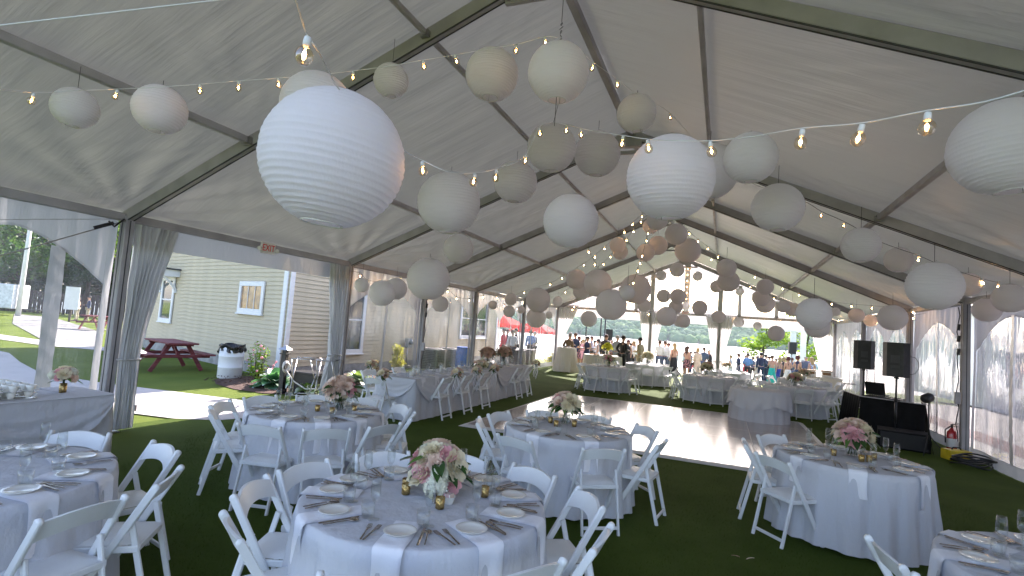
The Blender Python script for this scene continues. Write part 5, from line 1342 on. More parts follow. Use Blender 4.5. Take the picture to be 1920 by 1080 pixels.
person(-2.31, 23.29, 1.82, R(-35), 'big man in a black jacket with his back to the tables', tc='black', bc='black', hc='dark', arms=('hip', 'bent'))
person(-2.73, 27.24, 1.68, R(170), 'woman in a black dress behind the man in the tan jacket', sex='f', top='vest', tc='black', bottom='dress', bc='black', hair='bob', hc='auburn')
person(-2.66, 28.57, 1.70, R(120), 'blond woman in a white top talking near the gable post', sex='f', top='jacket', tc='white', bottom='dress', bc='black', hair='long', hc='blonde')
person(-1.71, 24.18, 1.78, R(70), 'man in a tan jacket beside the left gable post', tc='tan', bc='khaki', hc='dark', arms=('bent', 'bent'))
person(-5.41, 42.63, 1.78, R(170), 'distant guest in grey above the black jacket', tc='grey', bc='grey', hc='dark')
person(-4.43, 40.85, 1.78, R(180), 'distant guest in white behind the tan jacket', tc='white', bc='grey', hc='grey')
person(-4.31, 41.98, 1.76, R(160), 'distant guest in slate next to the gable post', tc='slate', bc='slate', hc='dark')
person(-1.20, 27.42, 1.80, R(5), 'man in white shirt and black trousers right of the gable post', tc='white', bc='slate', hc='brown', legs='wide', arms=('bent', 'bent'))
person(-0.97, 27.73, 1.80, R(-10), 'man in white shirt and dark trousers, right of the first white shirt', tc='white', bc='slate', hc='brown', arms=('bent', 'bent'))
person(-0.93, 29.26, 1.78, R(100), 'man in white shirt half hidden behind the other two white shirts', tc='white', bc='slate', hc='auburn')
person(-0.54, 28.12, 1.74, R(30), 'woman in a long black gown with long brown hair', sex='f', top='strapless', tc='black', bottom='gown', bc='black', hair='long', hc='blonde')
person(-1.66, 39.80, 1.80, R(170), 'distant man in grey above the black gown', tc='grey', bc='grey', hc='dark')
person(-1.41, 39.90, 1.80, R(150), 'second distant man in grey above the black gown', tc='white', bc='grey', hc='dark')
person(-0.03, 30.05, 1.72, R(-20), 'woman in a dark dress printed with pink flowers', sex='f', top='strapless', tc='black', bottom='dress', bc='black', hair='long', hc='brown', arms=('cup', 'down'), pat=(0.5, 0.22, 0.26))
person(-0.28, 32.77, 1.78, R(60), 'man partly hidden behind the flowered dress', tc='paleblue', bc='grey', hc='grey')
person(0.10, 36.17, 1.68, R(60), 'woman in a red dress in the middle opening', sex='f', top='vest', tc='red', bottom='dress', bc='red', hair='long', hc='brown', arms=('bent', 'cup'))
person(0.60, 27.92, 1.58, R(-15), 'blond woman in a cream jacket carrying a black handbag', sex='f', tc='cream', bottom='gown', bc='cream', hair='bob', hc='blonde', bag=True)
person(0.75, 32.64, 1.84, R(-20), 'tall man in a slate blue suit in the middle opening', tc='slate', bc='slate', hc='brown')
person(0.98, 34.35, 1.80, R(90), 'man in a navy suit left of the second gable post', tc='navy', bc='navy', hc='dark')
person(1.20, 29.03, 1.60, R(80), 'white-haired man in a black jacket beside the second gable post', tc='black', bc='charcoal', hair='short', hc='white', bow=0.1)
person(2.23, 35.94, 1.62, R(60), 'pale woman in white just right of the second gable post', sex='f', top='vest', tc='white', bottom='dress', bc='white', hair='bob', hc='blonde')
person(2.63, 33.93, 1.68, R(-70), 'woman in a navy dress with her hair in a bun', sex='f', top='jacket', tc='navy', bottom='dress', bc='navy', hair='bun', hc='brown', arms=('bent', 'bent'))
person(3.13, 37.38, 1.72, R(150), 'blond woman in a red top behind the light blue shirt', sex='f', top='vest', tc='red', bottom='dress', bc='red', hair='long', hc='blonde')
person(3.13, 34.13, 1.76, R(5), 'man in a light blue shirt and grey trousers', tc='blue', bc='charcoal', hc='dark', arms=('bent', 'bent'))
person(3.81, 37.11, 1.72, R(60), 'woman in pale pink left of the dark suits', sex='f', top='jacket', tc='cream', bottom='dress', bc='cream', hair='bob', hc='brown')
person(3.79, 33.31, 1.82, R(20), 'tall man in a dark navy suit with his back to the tent', tc='navy', bc='navy', hc='dark')
person(4.15, 35.08, 1.80, R(-80), 'man in a navy suit and white shirt facing right', tc='navy', bc='navy', hc='dark')
person(4.46, 36.83, 1.78, R(180), 'man facing the tent behind the teal dress', tc='black', bc='black', hc='brown')
person(4.33, 32.99, 1.70, R(0), 'woman in a strapless teal dress seen from behind', sex='f', top='strapless', tc='teal', bottom='gown', bc='teal', hair='bun', hc='brown', arms=('bent', 'bent'))
person(4.92, 35.39, 1.72, R(30), 'blond woman in a royal blue dress', sex='f', top='strapless', tc='royal', bottom='gown', bc='royal', hair='long', hc='blonde')
person(4.89, 32.67, 1.64, R(-40), 'woman in black between the royal blue dress and the hatted guest', sex='f', top='vest', tc='black', bottom='dress', bc='black', hair='bob', hc='blonde', arms=('bent', 'bent'))
person(4.87, 30.50, 1.60, R(10), 'dark red haired woman in a black and white dress', sex='f', top='strapless', tc='black', bottom='dress', bc='white', hair='bob', hc='auburn')
person(5.68, 38.94, 1.80, R(180), 'man in navy under the right outdoor loudspeaker', tc='navy', bc='navy', hc='dark')
person(5.79, 37.36, 1.82, R(-10), 'man in a dark suit right of the right outdoor loudspeaker', tc='slate', bc='slate', hc='auburn')
person(5.19, 29.54, 1.66, R(-35), 'woman in a dark navy dress cut low at the back', sex='f', top='vest', tc='navy', bottom='gown', bc='navy', hair='bob', hc='auburn', arms=('bent', 'bent'))
person(6.60, 41.48, 1.80, R(180), 'man facing the tent in front of the white columns', tc='white', bc='grey', hc='brown')
person(6.41, 37.61, 1.74, R(30), 'man in a blue suit between the white columns', tc='royal', bc='navy', hc='grey')
person(5.71, 30.83, 1.74, R(-30), 'bald man in a slate grey suit at the right of the crowd', tc='slate', bc='slate', hair='bald', hc='grey')
person(5.92, 30.49, 1.66, R(30), 'woman in a blue and white flowered dress at the right of the crowd', sex='f', top='vest', tc='white', bottom='dress', bc='white', hair='long', hc='blonde', pat=(0.1, 0.2, 0.6))
person(6.71, 35.56, 1.82, R(-20), 'man in a pale blue shirt, last on the right', tc='paleblue', bc='grey', hc='dark')
person(-7.54, 22.23, 1.75, R(90), 'guest in a burgundy top behind the vinyl under the red parasol', tc='red', bc='charcoal', hc='dark')
person(-6.79, 21.45, 1.72, R(40), 'guest in white shirt by the white clothed table behind the vinyl', tc='white', bc='charcoal', hc='brown')
person(-7.75, 24.30, 1.78, R(120), 'guest in black right of the white clothed table behind the vinyl', tc='black', bc='black', hc='dark')
person(-8.53, 25.08, 1.70, R(-60), 'guest in a dark jacket deep behind the vinyl', tc='charcoal', bc='black', hc='auburn')
person(-7.41, 25.52, 1.74, R(30), 'guest in a bright blue shirt behind the vinyl near the corner', tc='blue', bc='charcoal', hc='dark')
person(-7.89, 27.49, 1.76, R(-30), 'guest in grey beside the bright blue shirt behind the vinyl', tc='grey', bc='charcoal', hc='grey')
person(-38.72, 22.73, 1.80, R(160), 'man in a navy shirt and khaki trousers standing by the fence', tc='navy', bc='khaki', hc='dark')
person(-40.31, 22.95, 1.66, R(120), 'person in a light top beside the man in navy by the fence', sex='f', top='vest', tc='grey', bottom='trousers', bc='khaki', hair='bob', hc='brown')
person(-7.48, 36.39, 1.80, R(-150), 'distant guest in slate left of the outdoor loudspeaker', tc='slate', bc='black', hair='short', hc='dark')
person(-6.72, 34.53, 1.67, R(20), 'distant woman in pink above the navy dress', sex='f', top='vest', tc='pink', bottom='dress', bc='pink', hair='long', hc='brown')
person(-6.26, 37.96, 1.80, R(170), 'distant guest in grey right under the outdoor loudspeaker', tc='grey', bc='charcoal', hair='short', hc='grey')
person(-4.90, 33.09, 1.69, R(-60), 'distant woman in red behind the charcoal suit', sex='f', top='vest', tc='red', bottom='dress', bc='red', hair='bob', hc='dark')
person(-5.13, 36.24, 1.80, R(-150), 'distant man in white behind the bald man', tc='white', bc='charcoal', hair='short', hc='brown')
person(-4.22, 33.36, 1.72, R(-60), 'distant blond woman behind the light grey jacket', sex='f', top='vest', tc='cream', bottom='dress', bc='cream', hair='long', hc='blonde')
person(-3.76, 34.62, 1.82, R(-60), 'distant man in navy behind the blond woman', tc='navy', bc='navy', hair='short', hc='dark')
person(-2.39, 30.84, 1.80, R(-150), 'man in charcoal half hidden by the left gable curtain', tc='charcoal', bc='charcoal', hair='short', hc='dark')
person(3.75, 40.88, 1.80, R(20), 'distant man in slate behind the pale pink jacket', tc='slate', bc='black', hair='short', hc='brown')
person(4.55, 42.28, 1.67, R(170), 'distant woman in white behind the tall navy suit', sex='f', top='vest', tc='white', bottom='dress', bc='white', hair='long', hc='blonde')
person(5.14, 40.35, 1.82, R(-150), 'distant man in grey right of the teal dress', tc='grey', bc='navy', hair='short', hc='grey')
person(5.76, 42.77, 1.74, R(170), 'distant man in navy above the royal blue dress', tc='navy', bc='navy', hair='short', hc='dark')
person(6.58, 43.09, 1.71, R(90), 'distant woman in pale blue behind the dark suits', sex='f', top='vest', tc='paleblue', bottom='dress', bc='paleblue', hair='bob', hc='brown')
person(7.05, 40.03, 1.80, R(-60), 'distant man in white shirt behind the bald man in slate', tc='white', bc='charcoal', hair='short', hc='dark')
person(-0.37, 40.31, 1.82, R(-60), 'distant man in grey left of the red dress', tc='grey', bc='navy', hair='short', hc='dark')
person(0.19, 42.70, 1.67, R(20), 'distant woman in pink behind the slate blue suit', sex='f', top='vest', tc='pink', bottom='dress', bc='pink', hair='long', hc='blonde')
# ================================================================ THE CLAPBOARD HOUSE
M['siding'] = mat('beige_clapboard', (.57, .49, .345), .75, .06, 2.5, .08, 60, stretch=(1, 1, 6))
M['trimw'] = mat('white_house_trim', (.78, .78, .77), .55, .03, 5)
M['found'] = mat('concrete_foundation', (.34, .33, .31), .9, .15, 4, .4, 50)
M['winglass'] = mat('window_glass', (.035, .045, .055), .06, .3, 1.2, spec=.9, coat=.8)
M['amber'] = mat('amber_blind_behind_glass', (.40, .20, .05), .3, .3, 5, coat=.8, spec=.8)
M['shingle'] = mat('grey_roof_shingle', (.10, .10, .105), .9, .25, 8, .4, 60)
house = thing('clapboard_house', 'two-sided beige clapboard house with white corner board left of the tent', 'house', (-9.2, 10.9, 0))
DL = Vector((-.96, .28, 0)).normalized(); NL = Vector((-.28, -.96, 0)).normalized()      # left wall runs along DL, faces NL
DR = Vector((0, 1, 0)); NR = Vector((1, 0, 0))
LW, RW, HH, EXP = 10.3, 14.3, 4.35, .122
def clap(D_, N_, L, parent):
    b = MB(); n = N_; h = EXP+.02
    # one board: thick lower edge, leaning in at the top
    a = [Vector((0, 0, 0))+n*.004, Vector((0, 0, 0))+n*.030, Vector((0, 0, h))+n*.010, Vector((0, 0, h))+n*.002]
    c = [p+D_*L for p in a]
    b.add(a+c, [(0, 1, 5, 4), (1, 2, 6, 5), (2, 3, 7, 6), (0, 3, 2, 1), (4, 5, 6, 7)])
    me = b.mesh('clapboard', M['siding']); me.materials.append(M['alu_dark']); me.polygons[0].material_index = 1   # dark underside: shade under each lap put into the colour
    k = 0; z = .30
    while z < HH-.05:
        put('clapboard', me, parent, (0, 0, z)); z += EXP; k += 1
wl = MB(); wl.add([Vector((0, 0, 0)), DL*LW, DL*LW+Vector((0, 0, HH)), Vector((0, 0, HH))], [(0, 1, 2, 3)])
wl.add([Vector((0, 0, 0)), DR*RW, DR*RW+Vector((0, 0, HH)), Vector((0, 0, HH))], [(3, 2, 1, 0)])
wl.add([DR*RW, DL*LW+DR*RW*1.0, DL*LW+DR*RW+Vector((0, 0, HH)), DR*RW+Vector((0, 0, HH))], [(0, 1, 2, 3)])
wl.add([DL*LW, DL*LW+DR*RW, DL*LW+DR*RW+Vector((0, 0, HH)), DL*LW+Vector((0, 0, HH))], [(3, 2, 1, 0)])
wl.build('wall', M['siding'], house)
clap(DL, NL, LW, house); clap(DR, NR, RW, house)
b = MB(); b.bar(NL*.02+DL*LW+Vector((0, 0, .14)), NL*.02+Vector((0, 0, .14)), .03, .30); b.bar(NR*.02+Vector((0, 0, .14)), NR*.02+DR*RW+Vector((0, 0, .14)), .03, .30); b.build('foundation', M['found'], house)
b = MB(); b.bar(NL*.035+DL*.11+Vector((0, 0, .28)), NL*.035+DL*.11+Vector((0, 0, HH)), .20, .03, NL); b.build('corner_board', M['trimw'], house)
b = MB(); b.bar(NR*.035+DR*.08+Vector((0, 0, .28)), NR*.035+DR*.08+Vector((0, 0, HH)), .15, .03, NR); b.build('corner_board', M['trimw'], house)
for D_, N_, L in ((DL, NL, LW), (DR, NR, RW)):
    b = MB(); b.bar(N_*.035+D_*(L-.08)+Vector((0, 0, .28)), N_*.035+D_*(L-.08)+Vector((0, 0, HH)), .15, .03, N_); b.build('corner_board', M['trimw'], house)
b = MB(); A_ = [DL*(LW+.4)+NL*.35, NL*.35+NR*.35, DR*(RW+.3)+NR*.35, DL*(LW+.4)+DR*(RW+.3)]
mid = [DL*(LW*.5)+DR*2.5, DL*(LW*.5)+DR*(RW-2)]
z0 = Vector((0, 0, HH+.02)); b.add([p+z0 for p in A_]+[p+Vector((0, 0, HH+1.3)) for p in mid], [(0, 1, 4), (1, 2, 5, 4), (2, 3, 5), (3, 0, 4, 5), (3, 2, 1, 0)]); b.build('roof', M['shingle'], house)
def window(D_, N_, s0, s1, z0, z1, fw=.10, gl='winglass', mun=(0, 1), sill=True):
    f = MB(); P = lambda s, z, e: D_*s+N_*(e+.012)+Vector((0, 0, z))
    for (a, c) in ((P(s0, z0+fw/2, .05), P(s1, z0+fw/2, .05)), (P(s0, z1-fw/2, .05), P(s1, z1-fw/2, .05))): f.bar(a, c, .045, fw, (0, 0, 1), .004)
    for s in (s0+fw/2, s1-fw/2): f.bar(P(s, z0+fw, .05), P(s, z1-fw, .05), fw, .045, N_, .004)
    w = f.build('window', M['trimw'], house)
    b = MB(); b.add([P(s0+fw, z0+fw, .034), P(s1-fw, z0+fw, .034), P(s1-fw, z1-fw, .034), P(s0+fw, z1-fw, .034)], [(0, 1, 2, 3)]); b.build('pane', M[gl], w)
    b = MB()
    for k in range(1, mun[0]+1): s = s0+fw+(s1-s0-2*fw)*k/(mun[0]+1); b.bar(P(s, z0+fw, .042), P(s, z1-fw, .042), .022, .018, N_)
    for k in range(1, mun[1]+1): z = z0+fw+(z1-z0-2*fw)*k/(mun[1]+1); b.bar(P(s0+fw, z, .044), P(s1-fw, z, .044), .02, .04)
    if mun != (0, 0): b.build('sash_bar', M['trimw'], w)
    if sill: b = MB(); b.bar(P(s0-.03, z0-.02, .065), P(s1+.03, z0-.02, .065), .08, .04, (0, 0, 1), .005); b.build('sill', M['trimw'], w)
    return w
window(DL, NL, 1.20, 2.70, 1.66, 2.60, .14, 'amber', (2, 0))
w = window(DL, NL, 7.75, 8.95, 1.08, 2.72, .13, 'winglass', (0, 1))
for e in (7.68, 9.05):                                            # carved brackets and hood over the tall window
    b = MB(); P = lambda s, z, o_: DL*s+NL*o_+Vector((0, 0, z))
    pts = [P(e, 2.15+.55*(q/8), .05+.42*(1-cos(q/8*pi/2))) for q in range(9)]
    for q in range(8): b.bar(pts[q], pts[q+1], .09, .09-.004*q, NL)
    b.build('hood_bracket', M['trimw'], w)
b = MB(); b.bar(DL*7.5+NL*.26+Vector((0, 0, 2.84)), DL*9.25+NL*.26+Vector((0, 0, 2.84)), .50, .24, (0, 0, 1), .01); b.build('hood', M['trimw'], w)
b = MB(); b.bar(DL*7.42+NL*.28+Vector((0, 0, 2.985)), DL*9.33+NL*.28+Vector((0, 0, 2.985)), .58, .05); b.build('hood_roof', M['shingle'], w)
window(DR, NR, 1.75, 3.30, .62, 2.75, .13, 'winglass', (0, 1)); window(DR, NR, 10.05, 12.9, 1.15, 2.95, .13, 'winglass', (1, 1)); window(DR, NR, 5.9, 5.95, .4, .45, .01) if False else None
# electric meter, conduit
t = thing('electric_meter', 'grey electric meter box on the beige house wall', 'meter', (-9.16, 16.8, .0))
b = MB(); b.box((.09, 0, .95), (.14, .26, .34)); b.lathe([(.09, 0), (.09, .09), (.02, .11)], 14, (.0, 0, 0)); b.v = b.v[:8]+[(z+.15, y, x+.98) for x, y, z in b.v[8:]]; b.build('body', mat('meter_grey', (.30, .33, .33), .5), t)
b = MB(); b.tube([(.05, .02, .78), (.05, .02, .1), (.05, .3, .08)], .02, 7); b.build('conduit', M['steel'], t)
# air conditioners and blue barrel
for k, y in enumerate((17.1, 18.3)):
    t = thing('air_conditioner', ('nearer', 'further')[k]+' grey air conditioning unit by the house wall', 'air conditioner', (-8.2, y, 0), 0, 'air conditioning units')
    b = MB(); b.bar((0, 0, .06), (0, 0, .80), .85, .85, (0, 1, 0), .05); b.build('case', mat('ac_grey%d' % k, (.20, .21, .20), .6), t)
    b = MB()
    for q in range(11): b.box((.432, 0, .14+q*.06), (.015, .78, .018)); b.box((0, -.432, .14+q*.06), (.78, .015, .018))
    tag(b.build('grille', M['alu_dark'], t), kind='stuff')
    b = MB(); b.lathe([(.36, 0), (.36, .02), (.30, .035), (.30, .03)], 24, (0, 0, .80)); b.build('fan_guard', M['alu_dark'], t)
t = thing('blue_barrel', 'blue plastic barrel beside the air conditioners', 'barrel', (-7.35, 18.0, 0)); mb_ = mat('blue_plastic', (.03, .14, .50), .4)
b = MB(); b.lathe([(.28, 0), (.30, .04), (.31, .28), (.30, .3), (.31, .33), (.31, .60), (.30, .63), (.31, .66), (.29, .9), (.27, .92)], 24); b.build('body', mb_, t)
b = MB(); b.lathe([(.30, .88), (.30, .92), (.28, .93)], 24); b.build('rim', mb_, t)

# ================================================================ PLANTS
def hosta(x, y, lb, s, n, mt, seed):
    rn = random.Random(seed); t = thing('hosta', lb, 'plant', (x, y, gz(x, y)+.05))
    for k in range(n):
        a = k*2.39996; ring = k/n; l = s*(.34+.22*ring)*rn.uniform(.85, 1.15); w = l*.58; el = 1.25-1.0*ring
        def fn(u, v):
            r = l*v*cos(el)*(1.0)+.0; z = l*v*sin(el)-.55*l*v*v*ring-.10*l*v*v; ww = w*sin(pi*min(1, .08+.92*v))**.75*(v > 0)*(.25+.75*min(1, v*2.2))*.5
            sx = (u-.5)*2*ww; z += abs(u-.5)*ww*.55+.006*sin(v*30)
            return (r*cos(a)-sx*sin(a), r*sin(a)+sx*cos(a), z+.02)
        b = MB(); b.grid(fn, 6, 9); b.build('leaf', mt, t)
    return t
M['hosta'] = thin('blue_green_hosta_leaf', (.06, .19, .085), (.12, .34, .1), .3, var=.3, ns=5, rough=.3, gloss=.5)
M['hosta_l'] = thin('lime_hosta_leaf', (.20, .32, .06), (.35, .5, .08), .3, var=.3, ns=5, rough=.35, gloss=.4)
hosta(-7.95, 9.55, 'big blue-green hosta in the mulch by the house corner', 1.25, 34, M['hosta'], 2)
hosta(-7.3, 11.75, 'lime edged hosta beside the second tent post', 1.0, 30, M['hosta_l'], 3)
hosta(-6.75, 9.35, 'small lime hosta behind the tray stand', .8, 22, M['hosta_l'], 4)
def leaf_cloud(b, c, rad, n, size, rn, flat=.0):
    c = Vector(c)
    for _ in range(n):
        d = Vector((rn.gauss(0, 1), rn.gauss(0, 1), rn.gauss(0, 1))).normalized(); q = rn.random()**.33*rn.uniform(.75, 1.08)
        p = c+Vector((d.x*rad[0], d.y*rad[1], d.z*rad[2]))*q
        e = Vector((rn.gauss(0, 1), rn.gauss(0, 1), rn.gauss(0, .6))).normalized(); g = e.cross(Vector((rn.gauss(0, 1), rn.gauss(0, 1), rn.gauss(0, 1)))).normalized()
        s = size*rn.uniform(.6, 1.35)
        b.add([p-e*s*.5, p+g*s*.28, p+e*s*.5, p-g*s*.28], [(0, 1, 2, 3)])
def shrub(x, y, lb, rx, h, n, size, mt, seed, cat='shrub', name='shrub', z=None, cone=False):
    rn = random.Random(seed); t = thing(name, lb, cat, (x, y, gz(x, y) if z is None else z)); b = MB()
    for k in range(14):
        f = rn.random(); w = rx*(1-.75*f if cone else sqrt(max(.1, 1-(2*f-1)**2)))*.75; a = rn.uniform(0, tau)
        leaf_cloud(b, (w*cos(a)*rn.random(), w*sin(a)*rn.random(), h*(.14+.78*f)), (rx*.42, rx*.42, h*.16), n//14, size, rn)
    tag(b.build('foliage', mt, t), kind='stuff')
    b = MB()
    for k in range(5): a = k*1.3; b.tube([(0, 0, 0), (.3*rx*cos(a), .3*rx*sin(a), h*.4), (.5*rx*cos(a), .5*rx*sin(a), h*.75)], [.018, .012, .006], 5)
    b.build('stem', M['bark'], t); return t
M['bark'] = mat('bark', (.10, .075, .055), .9, .3, 9, .8, 30, stretch=(1, 1, .3))
M['fol_y'] = thin('golden_foliage', (.42, .40, .07), (.6, .6, .1), .3, var=.35, ns=3)
M['fol_r'] = thin('rusty_foliage', (.30, .20, .08), (.4, .3, .1), .3, var=.35, ns=3)
M['fol_l'] = thin('lime_foliage', (.16, .27, .035), (.32, .5, .05), .35, var=.4, ns=1.2)
M['fol_g'] = thin('green_foliage', (.055, .115, .025), (.12, .26, .04), .3, var=.45, ns=.8)
M['fol_d'] = thin('dark_foliage', (.03, .065, .02), (.07, .15, .03), .3, var=.45, ns=.8)
shrub(-8.35, 15.1, 'golden conical shrub in front of the house wall', .42, .95, 1500, .06, M['fol_y'], 1, cone=True)
shrub(-8.55, 14.1, 'low rust-coloured shrub beside the golden one', .35, .45, 700, .05, M['fol_r'], 2)
shrub(-9.0, 9.95, 'loose pink flowering bush next to the trash barrel', .42, .95, 700, .07, M['fol_l'], 3)
b = MB(); rn = random.Random(4)
for k in range(26):
    a = rn.uniform(0, tau); z = rn.uniform(.25, .95); r = .4*rn.random()+.08
    b.ball((-9.0+r*cos(a), 9.95+r*sin(a), z), rn.uniform(.02, .035), 6, 4)
o = b.build('blossom', M['petal_pink'], bpy.data.objects['shrub.002'], Vector((9.0, -9.95, 0))); tag(o, kind='stuff')

# ================================================================ PICNIC TABLES, BARREL, BOLLARDS
M['redwood'] = mat('dark_red_stained_wood', (.20, .035, .04), .6, .2, 4, .3, 50, stretch=(6, 1, 6))
def picnic(x, y, rz, lb, z=0):
    t = thing('picnic_table', lb, 'picnic table', (x, y, z), rz)
    L = 1.85
    for k in range(5): b = MB(); b.bar((-L/2, -.30+k*.15, .745), (L/2, -.30+k*.15, .745), .135, .04, (0, 0, 1), .005); b.build('plank', M['redwood'], t)
    for s in (-1, 1):
        for k in range(2): b = MB(); b.bar((-L/2, s*(.62+k*.14), .445), (L/2, s*(.62+k*.14), .445), .125, .04, (0, 0, 1), .005); b.build('bench_plank', M['redwood'], t)
    for e in (-.62, .62):
        for s in (-1, 1): b = MB(); b.bar((e+.03, s*.62, 0), (e+.03, s*.20, .725), .04, .10, (0, 1, .5), .004); b.build('leg', M['redwood'], t)
        b = MB(); b.bar((e-.02, -.78, .40), (e-.02, .78, .40), .04, .09, (0, 0, 1), .004); b.bar((e-.02, -.34, .70), (e-.02, .34, .70), .04, .07, (0, 0, 1), .004); b.build('crossbeam', M['redwood'], t)
        b = MB(); b.bar((e, 0, .38), (e*.35, 0, .72), .05, .05); b.build('brace', M['redwood'], t)
    return t
picnic(-12.35, 10.05, R(73+90), 'dark red picnic table on the lawn against the house')
picnic(-29.5, 18.2, R(20), 'dark red picnic table near the far fence')
t = thing('trash_barrel', 'white trash barrel with a black bag folded over its rim', 'barrel', (-9.95, 9.98, 0))
b = MB(); b.lathe([(.27, 0), (.285, .02), (.285, .27), (.292, .28), (.285, .29), (.29, .55), (.297, .56), (.29, .57), (.295, .80)], 30); b.build('drum', M['trimw'], t)
b = MB()
def bag(u, v):
    a = tau*u; d = v; n_ = noise.noise(Vector((cos(a)*3, sin(a)*3, v*3)))
    if v < .3: r = .05+.25*(v/.3); return (r*cos(a), r*sin(a), .70+.16*(v/.3))
    f = (v-.3)/.7; r = .305+.035*n_+.02*sin(a*11)*f; return (r*cos(a), r*sin(a), .87+.03*sin(a*3)-f*(.20+.07*noise.noise(Vector((cos(a)*2, sin(a)*2, 5)))))
b.grid(bag, 60, 14, closed_u=True); b.build('bag', mat('black_bin_liner', (.012, .012, .014), .28, .2, 6, .5, 14), t)
def bollard(x, y, lb, h=.86):
    t = thing('lamp_bollard', lb, 'bollard', (x, y, 0), .2, 'black bollards with lantern caps along the path')
    b = MB(); b.bar((0, 0, .02), (0, 0, h), .115, .115, (0, 1, 0), .008); b.build('post', M['black'], t)
    b = MB(); b.bar((0, 0, 0), (0, 0, .10), .16, .16, (0, 1, 0), .006); b.build('base', M['black'], t)
    b = MB(); b.bar((0, 0, h), (0, 0, h+.02), .17, .17, (0, 1, 0)); b.bar((0, 0, h+.02), (0, 0, h+.10), .09, .09, (0, 1, 0)); b.build('collar', M['black'], t)
    b = MB(); b.add([(-.11, -.11, h+.10), (.11, -.11, h+.10), (.11, .11, h+.10), (-.11, .11, h+.10), (-.10, -.10, h+.12), (.10, -.10, h+.12), (.10, .10, h+.12), (-.10, .10, h+.12), (0, 0, h+.20)],
                    [(3, 2, 1, 0), (0, 1, 5, 4), (1, 2, 6, 5), (2, 3, 7, 6), (3, 0, 4, 7), (4, 5, 8), (5, 6, 8), (6, 7, 8), (7, 4, 8)]); b.build('cap', M['steel'], t)
    return t
bollard(-7.28, 5.84, 'black bollard with pyramid cap beside the first tent curtain')
bollard(-7.30, 9.10, 'black bollard with a coil of white rope by the tray stands')
t = thing('rope_coil', 'coil of white rope hung on the second black bollard', 'rope', (-7.20, 9.02, .62))
b = MB()
for k in range(5): b.tube([(.03+.02*k*.3, .085*cos(a)*(1+.1*k*.3), .10*sin(a)-.01*k) for a in [tau*q/18 for q in range(19)]], .014, 6, caps=False)
b.tube([(.05, 0, -.1), (.25, .05, -.32), (.55, .1, -.46), (.9, .15, -.42), (1.2, .1, -.30)], .015, 6)
b.build('rope', mat('white_rope', (.70, .66, .60), .85, .15, 40, .5, 60), t)
tray_stand(-6.35, 8.75, .5, 'chrome folding tray stand with straps between bollard and tent post', .86, 'steel', .50)
tray_stand(-6.0, 8.95, .15, 'second tray stand, half behind the first by the path', .86, 'steel', .50)
t = thing('black_bin', 'low black plastic bin with lid behind the tray stands', 'bin', (-6.95, 9.55, 0), .1)
b = MB(); b.prism([(-.34, -.24), (.34, -.24), (.34, .24), (-.34, .24)], .0, .44); b.build('body', M['black'], t); b = MB(); b.bar((-.37, 0, .46), (.37, 0, .46), .52, .05, (0, 0, 1), .01); b.build('lid', M['black'], t)

# ================================================================ LEFT BACKGROUND: FENCE, TRAILER, POLE, TREES
M['fence'] = mat('dark_brown_fence', (.045, .028, .022), .85, .3, 3, .3, 30, stretch=(4, 4, .5))
fA, fB = Vector((-64, 17, 0)), Vector((-38, 41, 0)); nF = 120
fen = thing('board_fence', 'dark brown board fence closing the lawn at the far left', 'fence', fA)
b = MB(); b.bar((0, 0, 0), (0, 0, 1.9), .26, .025, (0, 1, 0)); bd = b.mesh('fence_board', M['fence']); dF = fB-fA; az = math.atan2(dF.y, dF.x)
for k in range(nF): put('board', bd, fen, dF*(k/nF)+Vector((0, 0, -.02*(k % 3))), (0, 0, az))
t = thing('cargo_trailer', 'white enclosed trailer parked by the fence at the far left', 'trailer', (-46.5, 20.6, 0), R(38))
b = MB(); b.bar((-2.2, 0, 1.35), (2.0, 0, 1.35), 1.9, 1.7, (0, 0, 1), .05); b.build('box', mat('trailer_white', (.72, .74, .78), .4), t)
b = MB(); b.bar((-2.2, 0, .48), (3.3, 0, .48), .2, .10); b.build('chassis', M['black'], t)
for s in (-1, 1): b = MB(); b.lathe([(.34, -.09), (.34, .09), (.2, .10)], 20); w = b.build('wheel', M['black'], t, (-.2, s*.98, .34), (pi/2, 0, 0)); b = MB(); b.lathe([(.2, -.10), (.2, .10)], 14); b.build('rim', M['trimw'], w)
b = MB(); b.box((.0, -.962, .85), (1.5, .02, .3)); b.build('blue_panel', mat('trailer_blue', (.03, .06, .3), .5), t)
t = thing('light_pole', 'tall pale light pole beside the trailer', 'pole', (-44.5, 21.6, 0)); b = MB(); b.tube([(0, 0, 0), (0, 0, 11)], [.16, .10], 10); b.build('pole', M['trimw'], t); b = MB(); b.bar((0, 0, 10.9), (1.2, 0, 11.1), .1, .08); b.build('lamp_arm', M['trimw'], t)
t = thing('sandwich_board', 'white folding sandwich board on the lawn at the left edge', 'sign', (-18.9, 8.6, 0), 1.2)
for s in (-1, 1): b = MB(); b.bar((0, s*.28, 0), (0, 0, 1.0), .6, .025, (0, 1, 0)); b.build('panel', M['trimw'], t)
t = thing('notice_board', 'white notice board on a post by the curved path', 'sign', (-38.0, 21.3, 0), .9)
b = MB(); b.box((0, 0, 1.55), (.75, .06, 1.5)); b.build('board', M['trimw'], t); b = MB(); b.box((0, 0, .4), (.12, .1, .8)); b.build('post', M['bark'], t)
